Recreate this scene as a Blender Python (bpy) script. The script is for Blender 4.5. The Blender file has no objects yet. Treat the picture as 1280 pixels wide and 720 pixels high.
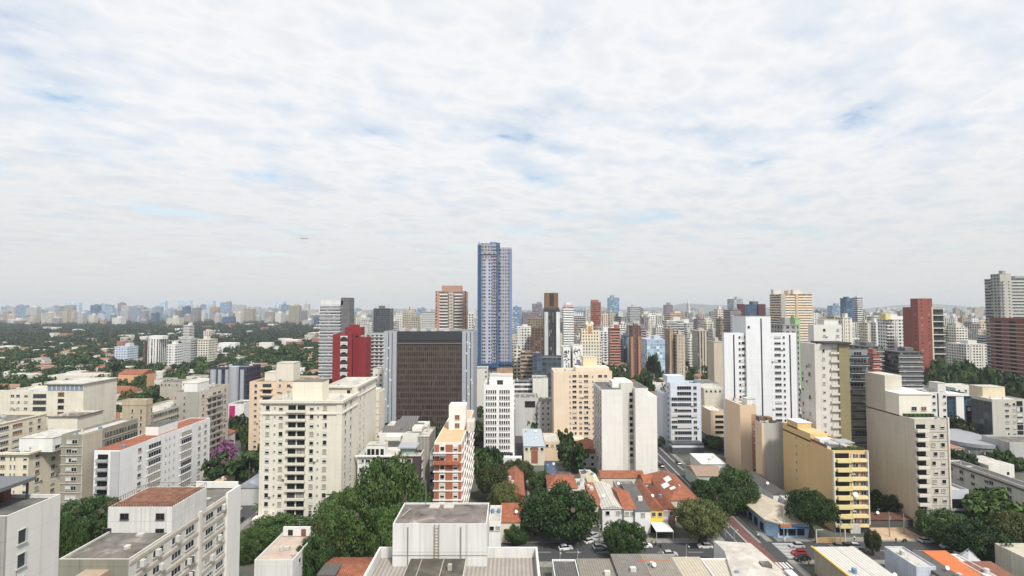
import bpy, math, random
import numpy as np
from mathutils import Vector
R = math.radians
rnd = random.Random(7)
SC = bpy.context.scene
COL = SC.collection

# ---------------------------------------------------------------- camera
CAMH, F, HY = 72.0, 640.0, 385.5
P = math.atan((HY - 360) / F)
cam = bpy.data.cameras.new('camera'); cam.sensor_width = 36; cam.lens = 18.0
cam.clip_start = 0.5; cam.clip_end = 60000
co = bpy.data.objects.new('camera', cam); COL.objects.link(co)
co.location = (0, 0, CAMH); co.rotation_euler = (R(90) + P, 0, 0)
SC.camera = co
# ---------------------------------------------------------------- light
SUN_EL, SUN_AZ = R(52), R(152)        # azimuth clockwise from +Y (camera looks to +Y): from behind, slightly right
W = bpy.data.worlds.new('World'); SC.world = W; W.use_nodes = True
nt = W.node_tree; nt.nodes.clear()
def N(nt, t, **k):
    n = nt.nodes.new(t)
    for a, b in k.items():
        setattr(n, a, b)
    return n
def L(nt, a, b): nt.links.new(a, b)
def M(nt, op, a, b=None, c=None):
    n = N(nt, 'ShaderNodeMath', operation=op)
    for i, v in enumerate((a, b, c)):
        if v is None: continue
        if isinstance(v, (int, float)): n.inputs[i].default_value = v
        else: L(nt, v, n.inputs[i])
    return n.outputs[0]
def ramp(nt, fac, stops):
    n = N(nt, 'ShaderNodeValToRGB'); e = n.color_ramp.elements
    while len(e) < len(stops): e.new(0.5)
    for k, (p_, c_) in zip(e, stops):
        k.position = p_; k.color = (*c_, 1) if isinstance(c_, tuple) else (c_, c_, c_, 1)
    L(nt, fac, n.inputs[0]); return n.outputs[0]
def mixc(nt, fac, a, b, mode='MIX'):
    n = N(nt, 'ShaderNodeMix', data_type='RGBA', blend_type=mode)
    for i, v in ((0, fac), (6, a), (7, b)):
        if isinstance(v, (int, float)): n.inputs[i].default_value = v
        elif isinstance(v, tuple): n.inputs[i].default_value = (*v, 1)
        else: L(nt, v, n.inputs[i])
    return n.outputs[2]
sky = N(nt, 'ShaderNodeTexSky', sky_type='NISHITA'); sky.sun_disc = False
sky.sun_elevation = SUN_EL; sky.sun_rotation = SUN_AZ; sky.air_density = 1.3; sky.dust_density = 1.5
bg1 = N(nt, 'ShaderNodeBackground'); L(nt, sky.outputs[0], bg1.inputs[0]); bg1.inputs[1].default_value = 0.15
tc = N(nt, 'ShaderNodeTexCoord'); sp = N(nt, 'ShaderNodeSeparateXYZ'); L(nt, tc.outputs['Generated'], sp.inputs[0])
zz = M(nt, 'ADD', M(nt, 'MAXIMUM', sp.outputs[2], 0.0), 0.10)
cx = M(nt, 'DIVIDE', sp.outputs[0], zz); cy = M(nt, 'DIVIDE', sp.outputs[1], zz)
ca, sa = math.cos(R(35)), math.sin(R(35))
ux = M(nt, 'ADD', M(nt, 'MULTIPLY', cx, ca), M(nt, 'MULTIPLY', cy, sa))
uy = M(nt, 'SUBTRACT', M(nt, 'MULTIPLY', cy, ca), M(nt, 'MULTIPLY', cx, sa))
cb = N(nt, 'ShaderNodeCombineXYZ'); L(nt, M(nt, 'MULTIPLY', ux, 0.8), cb.inputs[0]); L(nt, uy, cb.inputs[1])
cb.inputs[2].default_value = 5.1
n1 = N(nt, 'ShaderNodeTexNoise'); n1.inputs['Scale'].default_value = 2.1; n1.inputs['Detail'].default_value = 9; n1.inputs['Roughness'].default_value = 0.58; n1.inputs['Distortion'].default_value = 0.08
L(nt, cb.outputs[0], n1.inputs['Vector'])
n2 = N(nt, 'ShaderNodeTexNoise'); n2.inputs['Scale'].default_value = 2.9; n2.inputs['Detail'].default_value = 5
L(nt, cb.outputs[0], n2.inputs['Vector'])
n3 = N(nt, 'ShaderNodeTexNoise'); n3.inputs['Scale'].default_value = 6.5; n3.inputs['Detail'].default_value = 8; n3.inputs['Distortion'].default_value = 0.15
L(nt, cb.outputs[0], n3.inputs['Vector'])
dens = M(nt, 'ADD', M(nt, 'MULTIPLY', n1.outputs[0], 0.5), M(nt, 'MULTIPLY', n2.outputs[0], 0.5))
mask = ramp(nt, dens, [(0.345, 0.0), (0.385, 0.62), (0.43, 0.88), (0.49, 1.0)])
hz = N(nt, 'ShaderNodeMapRange'); L(nt, sp.outputs[2], hz.inputs[0])
hz.inputs[1].default_value = 0.02; hz.inputs[2].default_value = 0.27; hz.inputs[3].default_value = 1; hz.inputs[4].default_value = 0
mask = M(nt, 'MAXIMUM', mask, M(nt, 'MULTIPLY', hz.outputs[0], 0.97))
body = M(nt, 'ADD', M(nt, 'MULTIPLY', n1.outputs[0], 0.5), M(nt, 'MULTIPLY', n3.outputs[0], 0.5))
CLOUD = ramp(nt, body, [(0.38, (0.78, 0.85, 0.94)), (0.46, (0.88, 0.925, 0.98)), (0.54, (0.99, 1.0, 1.02)), (0.63, (0.90, 0.925, 0.96))])
CLOUD = mixc(nt, M(nt, 'MULTIPLY', hz.outputs[0], 0.82), CLOUD, (0.76, 0.76, 0.74))
bg2 = N(nt, 'ShaderNodeBackground'); L(nt, CLOUD, bg2.inputs[0]); bg2.inputs[1].default_value = 0.81
mxs = N(nt, 'ShaderNodeMixShader'); L(nt, mask, mxs.inputs[0]); L(nt, bg1.outputs[0], mxs.inputs[1]); L(nt, bg2.outputs[0], mxs.inputs[2])
wo = N(nt, 'ShaderNodeOutputWorld'); L(nt, mxs.outputs[0], wo.inputs[0])
sun = bpy.data.lights.new('sun', 'SUN'); sun.energy = 3.9; sun.angle = R(7); sun.color = (1, 0.95, 0.87)
so = bpy.data.objects.new('sun', sun); COL.objects.link(so)
sd = Vector((math.sin(SUN_AZ) * math.cos(SUN_EL), math.cos(SUN_AZ) * math.cos(SUN_EL), math.sin(SUN_EL)))
so.rotation_euler = (-sd).to_track_quat('-Z', 'Y').to_euler(); so.location = (60, -60, 150)
vs = SC.view_settings; vs.view_transform = 'Standard'; vs.look = 'None'; vs.exposure = 0.22; vs.gamma = 1
cy_ = SC.cycles; cy_.use_denoising = True; cy_.max_bounces = 5; cy_.diffuse_bounces = 2; cy_.glossy_bounces = 2
cy_.transparent_max_bounces = 4; cy_.volume_bounces = 0; cy_.use_adaptive_sampling = True; cy_.adaptive_threshold = 0.02
cy_.caustics_reflective = False; cy_.caustics_refractive = False

# ---------------------------------------------------------------- pixel -> world
cP, sP = math.cos(P), math.sin(P)
def yc(py): return cP - (360 - py) / F * sP
def X(px, Y, py=400): return (px - 640) / F * Y / yc(py)
def Z(py, Y): return CAMH + ((360 - py) / F * cP + sP) / yc(py) * Y
def G(px, py, z=0.0):
    Y = (z - CAMH) / ((360 - py) / F * cP + sP) * yc(py)
    return X(px, Y, py), Y

# ---------------------------------------------------------------- materials
MATS = {}
def newmat(key):
    m = bpy.data.materials.new(key); m.use_nodes = True
    nt = m.node_tree; b = nt.nodes['Principled BSDF']; return m, nt, b
def wall(c, stain=0.22, rough=0.85):
    k = ('wall', c, stain)
    if k in MATS: return MATS[k]
    m, nt, b = newmat('painted_wall'); tc = N(nt, 'ShaderNodeTexCoord')
    mp = N(nt, 'ShaderNodeMapping'); mp.inputs['Scale'].default_value = (0.55, 0.55, 0.05); L(nt, tc.outputs['Object'], mp.inputs[0])
    a = N(nt, 'ShaderNodeTexNoise'); a.inputs['Scale'].default_value = 1.6; a.inputs['Detail'].default_value = 6; L(nt, mp.outputs[0], a.inputs['Vector'])
    d = N(nt, 'ShaderNodeTexNoise'); d.inputs['Scale'].default_value = 0.13; d.inputs['Detail'].default_value = 5; L(nt, tc.outputs['Object'], d.inputs['Vector'])
    f = M(nt, 'MULTIPLY', ramp(nt, a.outputs[0], [(0.42, 0.0), (0.72, 1.0)]), stain)
    g = M(nt, 'MULTIPLY', ramp(nt, d.outputs[0], [(0.4, 0.0), (0.7, 1.0)]), stain * 0.6)
    c1 = mixc(nt, f, c, tuple(x * 0.42 for x in c)); c1 = mixc(nt, g, c1, tuple(x * 0.6 for x in c))
    # slab joints every storey, thin rain streaks and repainted patches
    s = N(nt, 'ShaderNodeSeparateXYZ'); L(nt, tc.outputs['Object'], s.inputs[0])
    ln = M(nt, 'LESS_THAN', M(nt, 'FRACT', M(nt, 'DIVIDE', s.outputs[2], 2.95)), 0.045)
    mp2 = N(nt, 'ShaderNodeMapping'); mp2.inputs['Scale'].default_value = (1.9, 1.9, 0.035); L(nt, tc.outputs['Object'], mp2.inputs[0])
    e = N(nt, 'ShaderNodeTexNoise'); e.inputs['Scale'].default_value = 1.3; e.inputs['Detail'].default_value = 4; L(nt, mp2.outputs[0], e.inputs['Vector'])
    vo = N(nt, 'ShaderNodeTexVoronoi', distance='CHEBYCHEV'); vo.inputs['Scale'].default_value = 0.17; L(nt, tc.outputs['Object'], vo.inputs['Vector'])
    pv_ = N(nt, 'ShaderNodeSeparateColor'); L(nt, vo.outputs['Color'], pv_.inputs[0])
    ex = M(nt, 'ADD', M(nt, 'MULTIPLY', ln, 0.05 + stain * 0.7), M(nt, 'MULTIPLY', ramp(nt, e.outputs[0], [(0.56, 0.0), (0.74, 1.0)]), 0.10 + stain * 1.1))
    ex = M(nt, 'ADD', ex, M(nt, 'MULTIPLY', pv_.outputs[0], 0.04 + stain * 0.35))
    c1 = mixc(nt, M(nt, 'MINIMUM', ex, 0.8), c1, tuple(x * 0.40 for x in c))
    L(nt, c1, b.inputs['Base Color']); b.inputs['Roughness'].default_value = rough; MATS[k] = m; return m
def flat(key, c, rough=0.6, metal=0.0, spec=0.5, emit=0):
    if key in MATS: return MATS[key]
    m, nt, b = newmat(key); tc = N(nt, 'ShaderNodeTexCoord')
    a = N(nt, 'ShaderNodeTexNoise'); a.inputs['Scale'].default_value = 0.9; a.inputs['Detail'].default_value = 6; L(nt, tc.outputs['Object'], a.inputs['Vector'])
    L(nt, mixc(nt, M(nt, 'MULTIPLY', a.outputs[0], 0.35), c, tuple(x * 0.62 for x in c)), b.inputs['Base Color'])
    b.inputs['Roughness'].default_value = rough; b.inputs['Metallic'].default_value = metal
    b.inputs['Specular IOR Level'].default_value = spec; MATS[key] = m; return m
def patchy(key, cols, scale=0.25, rough=0.9):
    if key in MATS: return MATS[key]
    m, nt, b = newmat(key); tc = N(nt, 'ShaderNodeTexCoord')
    a = N(nt, 'ShaderNodeTexNoise'); a.inputs['Scale'].default_value = scale; a.inputs['Detail'].default_value = 9; a.inputs['Roughness'].default_value = 0.65
    a.inputs['Distortion'].default_value = 0.6
    L(nt, tc.outputs['Object'], a.inputs['Vector'])
    st = [(0.3 + 0.4 * i / (len(cols) - 1), c) for i, c in enumerate(cols)]
    L(nt, ramp(nt, a.outputs[0], st), b.inputs['Base Color']); b.inputs['Roughness'].default_value = rough; MATS[key] = m; return m
def rows(key, c, c2, per=0.35, axis='X', rough=0.85, noise=0.5, bump=0.6):
    if key in MATS: return MATS[key]
    m, nt, b = newmat(key); tc = N(nt, 'ShaderNodeTexCoord'); s = N(nt, 'ShaderNodeSeparateXYZ'); L(nt, tc.outputs['Object'], s.inputs[0])
    u = s.outputs[0 if axis == 'X' else 1]
    w = M(nt, 'SINE', M(nt, 'MULTIPLY', u, 2 * math.pi / per)); w = M(nt, 'ADD', M(nt, 'MULTIPLY', w, 0.5), 0.5)
    a = N(nt, 'ShaderNodeTexNoise'); a.inputs['Scale'].default_value = 0.7; a.inputs['Detail'].default_value = 8; a.inputs['Roughness'].default_value = 0.7; L(nt, tc.outputs['Object'], a.inputs['Vector'])
    oi = N(nt, 'ShaderNodeObjectInfo')
    f = M(nt, 'ADD', M(nt, 'MULTIPLY', ramp(nt, a.outputs[0], [(0.35, 0.0), (0.65, 1.0)]), noise), M(nt, 'MULTIPLY', oi.outputs['Random'], 0.25))
    f = M(nt, 'MINIMUM', f, 1.0)
    cc = mixc(nt, f, c, c2); cc = mixc(nt, M(nt, 'MULTIPLY', M(nt, 'SUBTRACT', 1.0, w), 0.45), cc, tuple(x * 0.3 for x in c))
    L(nt, cc, b.inputs['Base Color']); b.inputs['Roughness'].default_value = rough
    bp = N(nt, 'ShaderNodeBump'); bp.inputs['Strength'].default_value = bump; bp.inputs['Distance'].default_value = 0.06; L(nt, w, bp.inputs['Height']); L(nt, bp.outputs[0], b.inputs['Normal'])
    MATS[key] = m; return m
def facade(style, c, bay=3.2, fh=3.0, glass=(0.035, 0.045, 0.06), ww=None, wh=None):
    k = ('fac', style, c, bay, fh, glass, ww, wh)
    if k in MATS: return MATS[k]
    m, nt, b = newmat('windowed_facade'); tc = N(nt, 'ShaderNodeTexCoord'); s = N(nt, 'ShaderNodeSeparateXYZ'); L(nt, tc.outputs['Object'], s.inputs[0])
    nn = N(nt, 'ShaderNodeSeparateXYZ'); L(nt, tc.outputs['Normal'], nn.inputs[0])
    isx = M(nt, 'GREATER_THAN', M(nt, 'ABSOLUTE', nn.outputs[0]), 0.5)
    isz = M(nt, 'GREATER_THAN', M(nt, 'ABSOLUTE', nn.outputs[2]), 0.5)
    u = M(nt, 'ADD', M(nt, 'MULTIPLY', isx, s.outputs[1]), M(nt, 'MULTIPLY', M(nt, 'SUBTRACT', 1.0, isx), s.outputs[0]))
    a, h = {'p': (0.58, 0.52), 'b': (0.985, 0.56), 'v': (0.5, 0.96), 'g': (0.9, 0.86), 'n': (0.0, 0.0), 's': (0.3, 0.4)}[style]
    if ww: a = ww
    if wh: h = wh
    ub = M(nt, 'DIVIDE', M(nt, 'ADD', u, 500 * bay), bay); vb = M(nt, 'DIVIDE', M(nt, 'ADD', s.outputs[2], 0.6), fh)
    mx = M(nt, 'LESS_THAN', M(nt, 'ABSOLUTE', M(nt, 'SUBTRACT', M(nt, 'FRACT', ub), 0.5)), a / 2)
    mz = M(nt, 'LESS_THAN', M(nt, 'ABSOLUTE', M(nt, 'SUBTRACT', M(nt, 'FRACT', vb), 0.5)), h / 2)
    mk = M(nt, 'MULTIPLY', M(nt, 'MULTIPLY', mx, mz), M(nt, 'SUBTRACT', 1.0, isz))
    cb = N(nt, 'ShaderNodeCombineXYZ'); L(nt, M(nt, 'FLOOR', M(nt, 'MULTIPLY', ub, 1.0 if style != 'b' else 2.0)), cb.inputs[0]); L(nt, M(nt, 'FLOOR', vb), cb.inputs[1])
    oi = N(nt, 'ShaderNodeObjectInfo'); L(nt, M(nt, 'MULTIPLY', oi.outputs['Random'], 97.0), cb.inputs[2])
    wn = N(nt, 'ShaderNodeTexWhiteNoise', noise_dimensions='3D'); L(nt, cb.outputs[0], wn.inputs['Vector'])
    gl = ramp(nt, wn.outputs['Value'], [(0.0, tuple(x * 0.5 for x in glass)), (0.6, tuple(x * 1.1 for x in glass)), (0.82, (0.09, 0.09, 0.085)), (1.0, (0.30, 0.29, 0.26))])
    if style == 'g': gl = ramp(nt, wn.outputs['Value'], [(0.0, glass), (0.8, tuple(min(1, x * 1.9) for x in glass)), (1.0, tuple(min(1, x * 3.5) for x in glass))])
    mp = N(nt, 'ShaderNodeMapping'); mp.inputs['Scale'].default_value = (0.5, 0.5, 0.05); L(nt, tc.outputs['Object'], mp.inputs[0])
    no = N(nt, 'ShaderNodeTexNoise'); no.inputs['Scale'].default_value = 1.0; no.inputs['Detail'].default_value = 5; L(nt, mp.outputs[0], no.inputs['Vector'])
    wc = mixc(nt, M(nt, 'MULTIPLY', ramp(nt, no.outputs[0], [(0.4, 0.0), (0.7, 1.0)]), 0.3), c, tuple(x * 0.5 for x in c))
    wc = mixc(nt, isz, wc, tuple(0.5 * x + 0.08 for x in c))
    L(nt, mixc(nt, mk, wc, gl), b.inputs['Base Color'])
    L(nt, M(nt, 'SUBTRACT', 0.85, M(nt, 'MULTIPLY', mk, 0.65)), b.inputs['Roughness'])
    MATS[k] = m; return m
def leafm(key, dark, light, extra=None, sc=0.35):
    if key in MATS: return MATS[key]
    m, nt, b = newmat(key); tc = N(nt, 'ShaderNodeTexCoord'); ge = N(nt, 'ShaderNodeNewGeometry'); oi = N(nt, 'ShaderNodeObjectInfo')
    a = N(nt, 'ShaderNodeTexNoise'); a.inputs['Scale'].default_value = sc; a.inputs['Detail'].default_value = 3; L(nt, tc.outputs['Object'], a.inputs['Vector'])
    f = M(nt, 'ADD', M(nt, 'MULTIPLY', a.outputs[0], 0.6), M(nt, 'MULTIPLY', ge.outputs['Random Per Island'], 0.4))
    f = M(nt, 'ADD', f, M(nt, 'MULTIPLY', M(nt, 'SUBTRACT', oi.outputs['Random'], 0.5), 0.35))
    L(nt, ramp(nt, f, [(0.25, dark), (0.78, light)]), b.inputs['Base Color']); b.inputs['Roughness'].default_value = 0.65
    b.inputs['Specular IOR Level'].default_value = 0.25; MATS[key] = m; return m
WHITE = (0.74, 0.74, 0.72); OFFW = (0.68, 0.67, 0.62); CREAM = (0.69, 0.65, 0.55); BEIGE = (0.52, 0.46, 0.36); PEACH = (0.72, 0.55, 0.40)
GREY = (0.34, 0.34, 0.33); LGREY = (0.5, 0.5, 0.49); DGREY = (0.11, 0.115, 0.12); BRICK = (0.34, 0.11, 0.07); BROWN = (0.14, 0.075, 0.055)
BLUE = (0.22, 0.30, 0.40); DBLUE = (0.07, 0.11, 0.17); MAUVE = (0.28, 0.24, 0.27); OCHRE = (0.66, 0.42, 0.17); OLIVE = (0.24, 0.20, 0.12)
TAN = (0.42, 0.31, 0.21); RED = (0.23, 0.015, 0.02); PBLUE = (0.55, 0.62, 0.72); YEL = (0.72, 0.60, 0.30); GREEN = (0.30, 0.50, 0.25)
concrete = lambda: patchy('weathered_roof_concrete', [(0.045, 0.042, 0.036), (0.12, 0.11, 0.095), (0.17, 0.155, 0.14), (0.33, 0.29, 0.25)], 0.3)
darkroof = lambda: patchy('dark_roof_membrane', [(0.05, 0.05, 0.048), (0.10, 0.10, 0.095), (0.17, 0.16, 0.15)], 0.3)
paleroof = lambda: patchy('pale_roof_screed', [(0.30, 0.28, 0.25), (0.46, 0.44, 0.40), (0.60, 0.58, 0.54)], 0.3)
tileX = lambda: rows('orange_clay_tiles', (0.46, 0.14, 0.06), (0.17, 0.075, 0.05), 0.5, 'X', noise=0.85)
tileB = lambda: rows('brown_clay_tiles', (0.30, 0.12, 0.07), (0.15, 0.07, 0.05), 0.5, 'X')
corrX = lambda: rows('grey_fibre_sheets', (0.30, 0.27, 0.23), (0.16, 0.145, 0.12), 0.62, 'X')
corrW = lambda: rows('white_metal_sheets', (0.62, 0.60, 0.56), (0.42, 0.39, 0.34), 0.9, 'X', bump=0.3)
corrD = lambda: rows('dark_fibre_sheets', (0.13, 0.125, 0.12), (0.07, 0.068, 0.065), 0.62, 'X')
GL = lambda: flat('dark_window_glass', (0.012, 0.015, 0.018), 0.14, spec=0.35)
GLM = lambda: flat('grey_window_glass', (0.045, 0.055, 0.065), 0.15)
CUR = lambda: flat('curtained_glass', (0.36, 0.34, 0.29), 0.35)
SHU = lambda: flat('white_roller_shutter', (0.60, 0.59, 0.55), 0.6)
BSH = lambda: flat('brown_wood_shutter', (0.20, 0.075, 0.045), 0.6)
FRM = lambda: flat('window_frame_metal', (0.50, 0.50, 0.48), 0.5)
DFR = lambda: flat('dark_frame_metal', (0.06, 0.06, 0.06), 0.5)
MET = lambda: flat('galvanised_metal', (0.35, 0.36, 0.37), 0.45, 0.3)
BARK = lambda: patchy('tree_bark', [(0.05, 0.035, 0.025), (0.13, 0.10, 0.08)], 2.0)

# ---------------------------------------------------------------- mesh building
class MB:
    def __init__(s): s.v = []; s.f = []; s.m = []
    def box(s, x0, x1, y0, y1, z0, z1, mi=0):
        n = len(s.v)
        s.v += [(x0, y0, z0), (x1, y0, z0), (x1, y1, z0), (x0, y1, z0), (x0, y0, z1), (x1, y0, z1), (x1, y1, z1), (x0, y1, z1)]
        s.f += [(n, n+3, n+2, n+1), (n+4, n+5, n+6, n+7), (n, n+1, n+5, n+4), (n+1, n+2, n+6, n+5), (n+2, n+3, n+7, n+6), (n+3, n, n+4, n+7)]
        s.m += [mi] * 6; return s
    def poly(s, pts, mi=0):
        n = len(s.v); s.v += [tuple(p) for p in pts]; s.f.append(tuple(range(n, n + len(pts)))); s.m.append(mi); return s
    def prism(s, pts, z0, z1, mi=0, mt=None):
        n = len(s.v); k = len(pts); s.v += [(x, y, z0) for x, y in pts] + [(x, y, z1) for x, y in pts]
        s.f += [tuple(reversed(range(n, n + k))), tuple(range(n + k, n + 2 * k))]; s.m += [mi, mi if mt is None else mt]
        for i in range(k):
            j = (i + 1) % k; s.f.append((n + i, n + j, n + k + j, n + k + i)); s.m.append(mi)
        return s
    def cone(s, p0, p1, r0, r1, n=8, mi=0):
        a, b = Vector(p0), Vector(p1); d = (b - a).normalized(); u = d.orthogonal().normalized(); w = d.cross(u); k = len(s.v)
        for c, r in ((a, r0), (b, r1)):
            for i in range(n):
                t = 2 * math.pi * i / n; s.v.append(tuple(c + (u * math.cos(t) + w * math.sin(t)) * r))
        for i in range(n):
            j = (i + 1) % n; s.f.append((k + i, k + j, k + n + j, k + n + i)); s.m.append(mi)
        s.f += [tuple(reversed(range(k, k + n))), tuple(range(k + n, k + 2 * n))]; s.m += [mi, mi]; return s
    def gable(s, x0, x1, y0, y1, z, h, axis='X', ov=0.4, mi=0, hip=0.0):
        # ridge runs along axis, hip = how far the ridge is pulled in
        x0 -= ov; x1 += ov; y0 -= ov; y1 += ov; n = len(s.v)
        if axis == 'X': r0, r1 = (x0 + hip, (y0 + y1) / 2), (x1 - hip, (y0 + y1) / 2)
        else: r0, r1 = ((x0 + x1) / 2, y0 + hip), ((x0 + x1) / 2, y1 - hip)
        s.v += [(x0, y0, z), (x1, y0, z), (x1, y1, z), (x0, y1, z), (*r0, z + h), (*r1, z + h)]
        if axis == 'X': fs = [(0, 1, 5, 4), (2, 3, 4, 5), (1, 2, 5), (3, 0, 4)]
        else: fs = [(1, 2, 5, 4), (3, 0, 4, 5), (0, 1, 4), (2, 3, 5)]
        s.f += [tuple(n + i for i in f) for f in fs] + [(n, n+3, n+2, n+1)]; s.m += [mi] * 5; return s
    def mesh(s, name, mats):
        me = bpy.data.meshes.new(name); me.from_pydata(s.v, [], s.f)
        for m in (mats if isinstance(mats, (list, tuple)) else [mats]): me.materials.append(m)
        if any(s.m): me.polygons.foreach_set('material_index', s.m)
        me.update(); return me
    def build(s, name, mats, parent=None, loc=(0, 0, 0)):
        return link(name, s.mesh(name, mats), parent, loc)
def link(name, me, parent=None, loc=(0, 0, 0), rz=0.0):
    o = bpy.data.objects.new(name, me); COL.objects.link(o); o.location = loc
    if rz: o.rotation_euler = (0, 0, rz)
    if parent is not None: o.parent = parent
    return o
def tag(o, label=None, cat=None, group=None, kind=None):
    for k, v in (('label', label), ('category', cat), ('group', group), ('kind', kind)):
        if v: o[k] = v
    return o
def root(name, loc, label, cat, group=None, rz=0.0):
    o = link(name, None, None, loc, rz); o.empty_display_size = 1; return tag(o, label, cat, group)
WC = {}
def winmesh(w, h, kind, frame=None):
    w = round(w * 5) / 5; h = round(h * 5) / 5; w = max(w, 0.4); h = max(h, 0.4)
    k = (w, h, kind, frame)
    if k in WC: return WC[k]
    b = MB(); t = 0.09
    b.box(-w/2, w/2, -0.03, 0.02, 0, h, 1)
    b.box(-w/2 - t, -w/2, -0.12, 0.02, 0, h + t, 0).box(w/2, w/2 + t, -0.12, 0.02, 0, h + t, 0).box(-w/2, w/2, -0.12, 0.02, h, h + t, 0)
    b.box(-w/2 - 0.15, w/2 + 0.15, -0.22, 0.02, -0.12, 0, 0)
    n = int(w / 1.3)
    for i in range(1, n + 1):
        x = -w/2 + w * i / (n + 1); b.box(x - 0.035, x + 0.035, -0.07, 0.0, 0.0, h, 0)
    if kind == 's': b.box(-w/2 + 0.01, w/2 - 0.01, -0.09, -0.035, h * 0.45, h, 2)
    if kind == 't': b.box(-w/2 + 0.01, w/2 - 0.01, -0.09, -0.035, h * 0.72, h, 2)
    if kind == 'u': b.box(-w/2 + 0.01, w/2 - 0.01, -0.09, -0.035, h * 0.2, h, 2)
    if kind == 'h': b.box(-w/2 + 0.01, 0.0, -0.09, -0.035, 0, h, 2)
    gm = {'d': GL, 'm': GLM, 'c': CUR, 's': GL, 'h': GL, 't': GL, 'u': GL, 'w': SHU, 'b': BSH}[kind]()
    WC[k] = b.mesh('window', [frame or FRM(), gm, SHU()]); return WC[k]
class Bld:
    def __init__(s, name, label, x0, x1, yt, D, dep=12.0, far=None, mat=None, cat='building', roof='flat', yb=None, z0=0.0, rm=None, par=0.9, group=None, H=None, body='walls'):
        s.D = D; s.yt = yt; s.x0p, s.x1p = x0, x1
        a, b = X(x0, D, yt), X(x1, D, yt); s.cx = (a + b) / 2; s.W = b - a; s.H = H or Z(yt, D); s.edge = x1 if (x0 + x1) / 2 < 640 else x0
        if far is not None: dep = D * (s.edge - 640) / (far - 640) - D
        s.dep = max(dep, 2.0); s.z0 = z0
        s.o = root(name, (s.cx, D, z0), label, cat, group); s.mat = mat; w = s.W / 2
        FP.append((s.cx - w - 1, s.cx + w + 1, D - 1, D + s.dep + 1))
        H_ = s.H - z0
        if roof == 'flat':
            m = MB().box(-w, w, 0, s.dep, 0, H_ - par); t = 0.22; e = 0.0
            m.box(-w, w, 0, t, H_ - par, H_).box(-w, w, s.dep - t, s.dep, H_ - par, H_).box(-w, -w + t, t, s.dep - t, H_ - par, H_).box(w - t, w, t, s.dep - t, H_ - par, H_)
            s.body = m.build(body, mat, s.o)
            MB().box(-w + t, w - t, t, s.dep - t, H_ - par + 0.004, H_ - par + 0.06).build('roof', rm or concrete(), s.o)
        elif roof == 'none': s.body = MB().box(-w, w, 0, s.dep, 0, H_).build(body, mat, s.o)
        else:
            s.body = MB().box(-w, w, 0, s.dep, 0, H_).build(body, mat, s.o)
        if roof == 'flat' and 70 < D < 345: s.clutter(int(min(9, max(3, s.W * s.dep / 45))), int(abs(s.cx)))
    def fx(s, px): return X(px, s.D, s.yt) - s.cx
    def fz(s, py): return Z(py, s.D) - s.z0
    def sy(s, px): return s.D * (s.edge - 640) / (px - 640) - s.D
    def sz(s, px, py): return Z(py, s.D + s.sy(px)) - s.z0
    def box(s, name, x0, x1, y0, y1, z0, z1, mat, parent=None):
        return MB().box(x0, x1, y0, y1, z0, z1).build(name, mat, parent or s.o)
    def win(s, face, u, z, w, h, kind='d', frame=None, name='window', parent=None, off=0.0):
        l, r = {'F': ((u, -off, z), 0.0), 'R': ((s.W / 2 + off, u, z), R(90)), 'L': ((-s.W / 2 - off, u, z), R(-90))}[face]
        return link(name, winmesh(w, h, kind, frame), parent or s.o, l, r)
    def grid(s, face, us, zs, w, h, kinds='d', frame=None, name='window', cap=98, off=0.0, skip=0.0):
        sp = [(z, u) for z in zs for u in us if rnd.random() >= skip]
        if isinstance(w, (int, float)): wd = {u: w for u in us}
        else: wd = dict(zip(us, w))
        n = getattr(s, 'n_' + name, 0)
        if n + len(sp) > cap:
            sp.sort(key=lambda t: (-t[0], abs(t[1])))
        rest = None
        for z, u in sp:
            k = rnd.choice(kinds)
            if k == 'd' and wd[u] > 0.9: k = rnd.choice('dddtuh')
            if wd[u] >= 1.2 and rnd.random() < 0.10 and s.D < 300 and name == 'window': s.ac(face, u + wd[u] / 2 + 0.55, z - 0.1, off)
            if n < cap: s.win(face, u, z, wd[u], h, k, frame, name, off=off); n += 1
            else:
                if rest is None: rest = MB()
                me = winmesh(wd[u], h, k if k in 'dm' else 'd', frame)
                for vv in [0]:
                    b0 = len(rest.v)
                    for v in me.vertices:
                        x, y, q = v.co
                        rest.v.append((u + x, y - off, z + q) if face == 'F' else ((s.W/2 + off - y, u + x, z + q) if face == 'R' else (-s.W/2 - off + y, u - x, z + q)))
                    for p in me.polygons: rest.f.append(tuple(b0 + i for i in p.vertices)); rest.m.append(min(p.material_index, 2))
        setattr(s, 'n_' + name, n)
        if rest:
            o = rest.build('window_grid', [frame or FRM(), GL(), SHU()], s.o); o['kind'] = 'stuff'
    def ac(s, face, u, z, off=0.0):
        if 'ac' not in WC: WC['ac'] = MB().box(-.4, .4, -.42, -.01, 0, .55).box(-.3, .3, -.44, -.42, .06, .48, 1).mesh('air_conditioner', [flat('unit_casing', (0.5, 0.5, 0.48)), DFR()])
        lim = s.W / 2 - .5 if face == 'F' else s.dep - .5
        if abs(u) > lim or (face != 'F' and u < .5): return
        l, r = {'F': ((u, -off, z), 0.0), 'R': ((s.W / 2 + off, u, z), R(90)), 'L': ((-s.W / 2 - off, u, z), R(-90))}[face]
        link('air_conditioner', WC['ac'], s.o, l, r)
    def zs(s, py0, dpy, n): # sill heights, py of window bottoms
        z = s.fz(py0); d = s.D * dpy / F; return [z - i * d for i in range(n) if z - i * d > 0.8]
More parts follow.
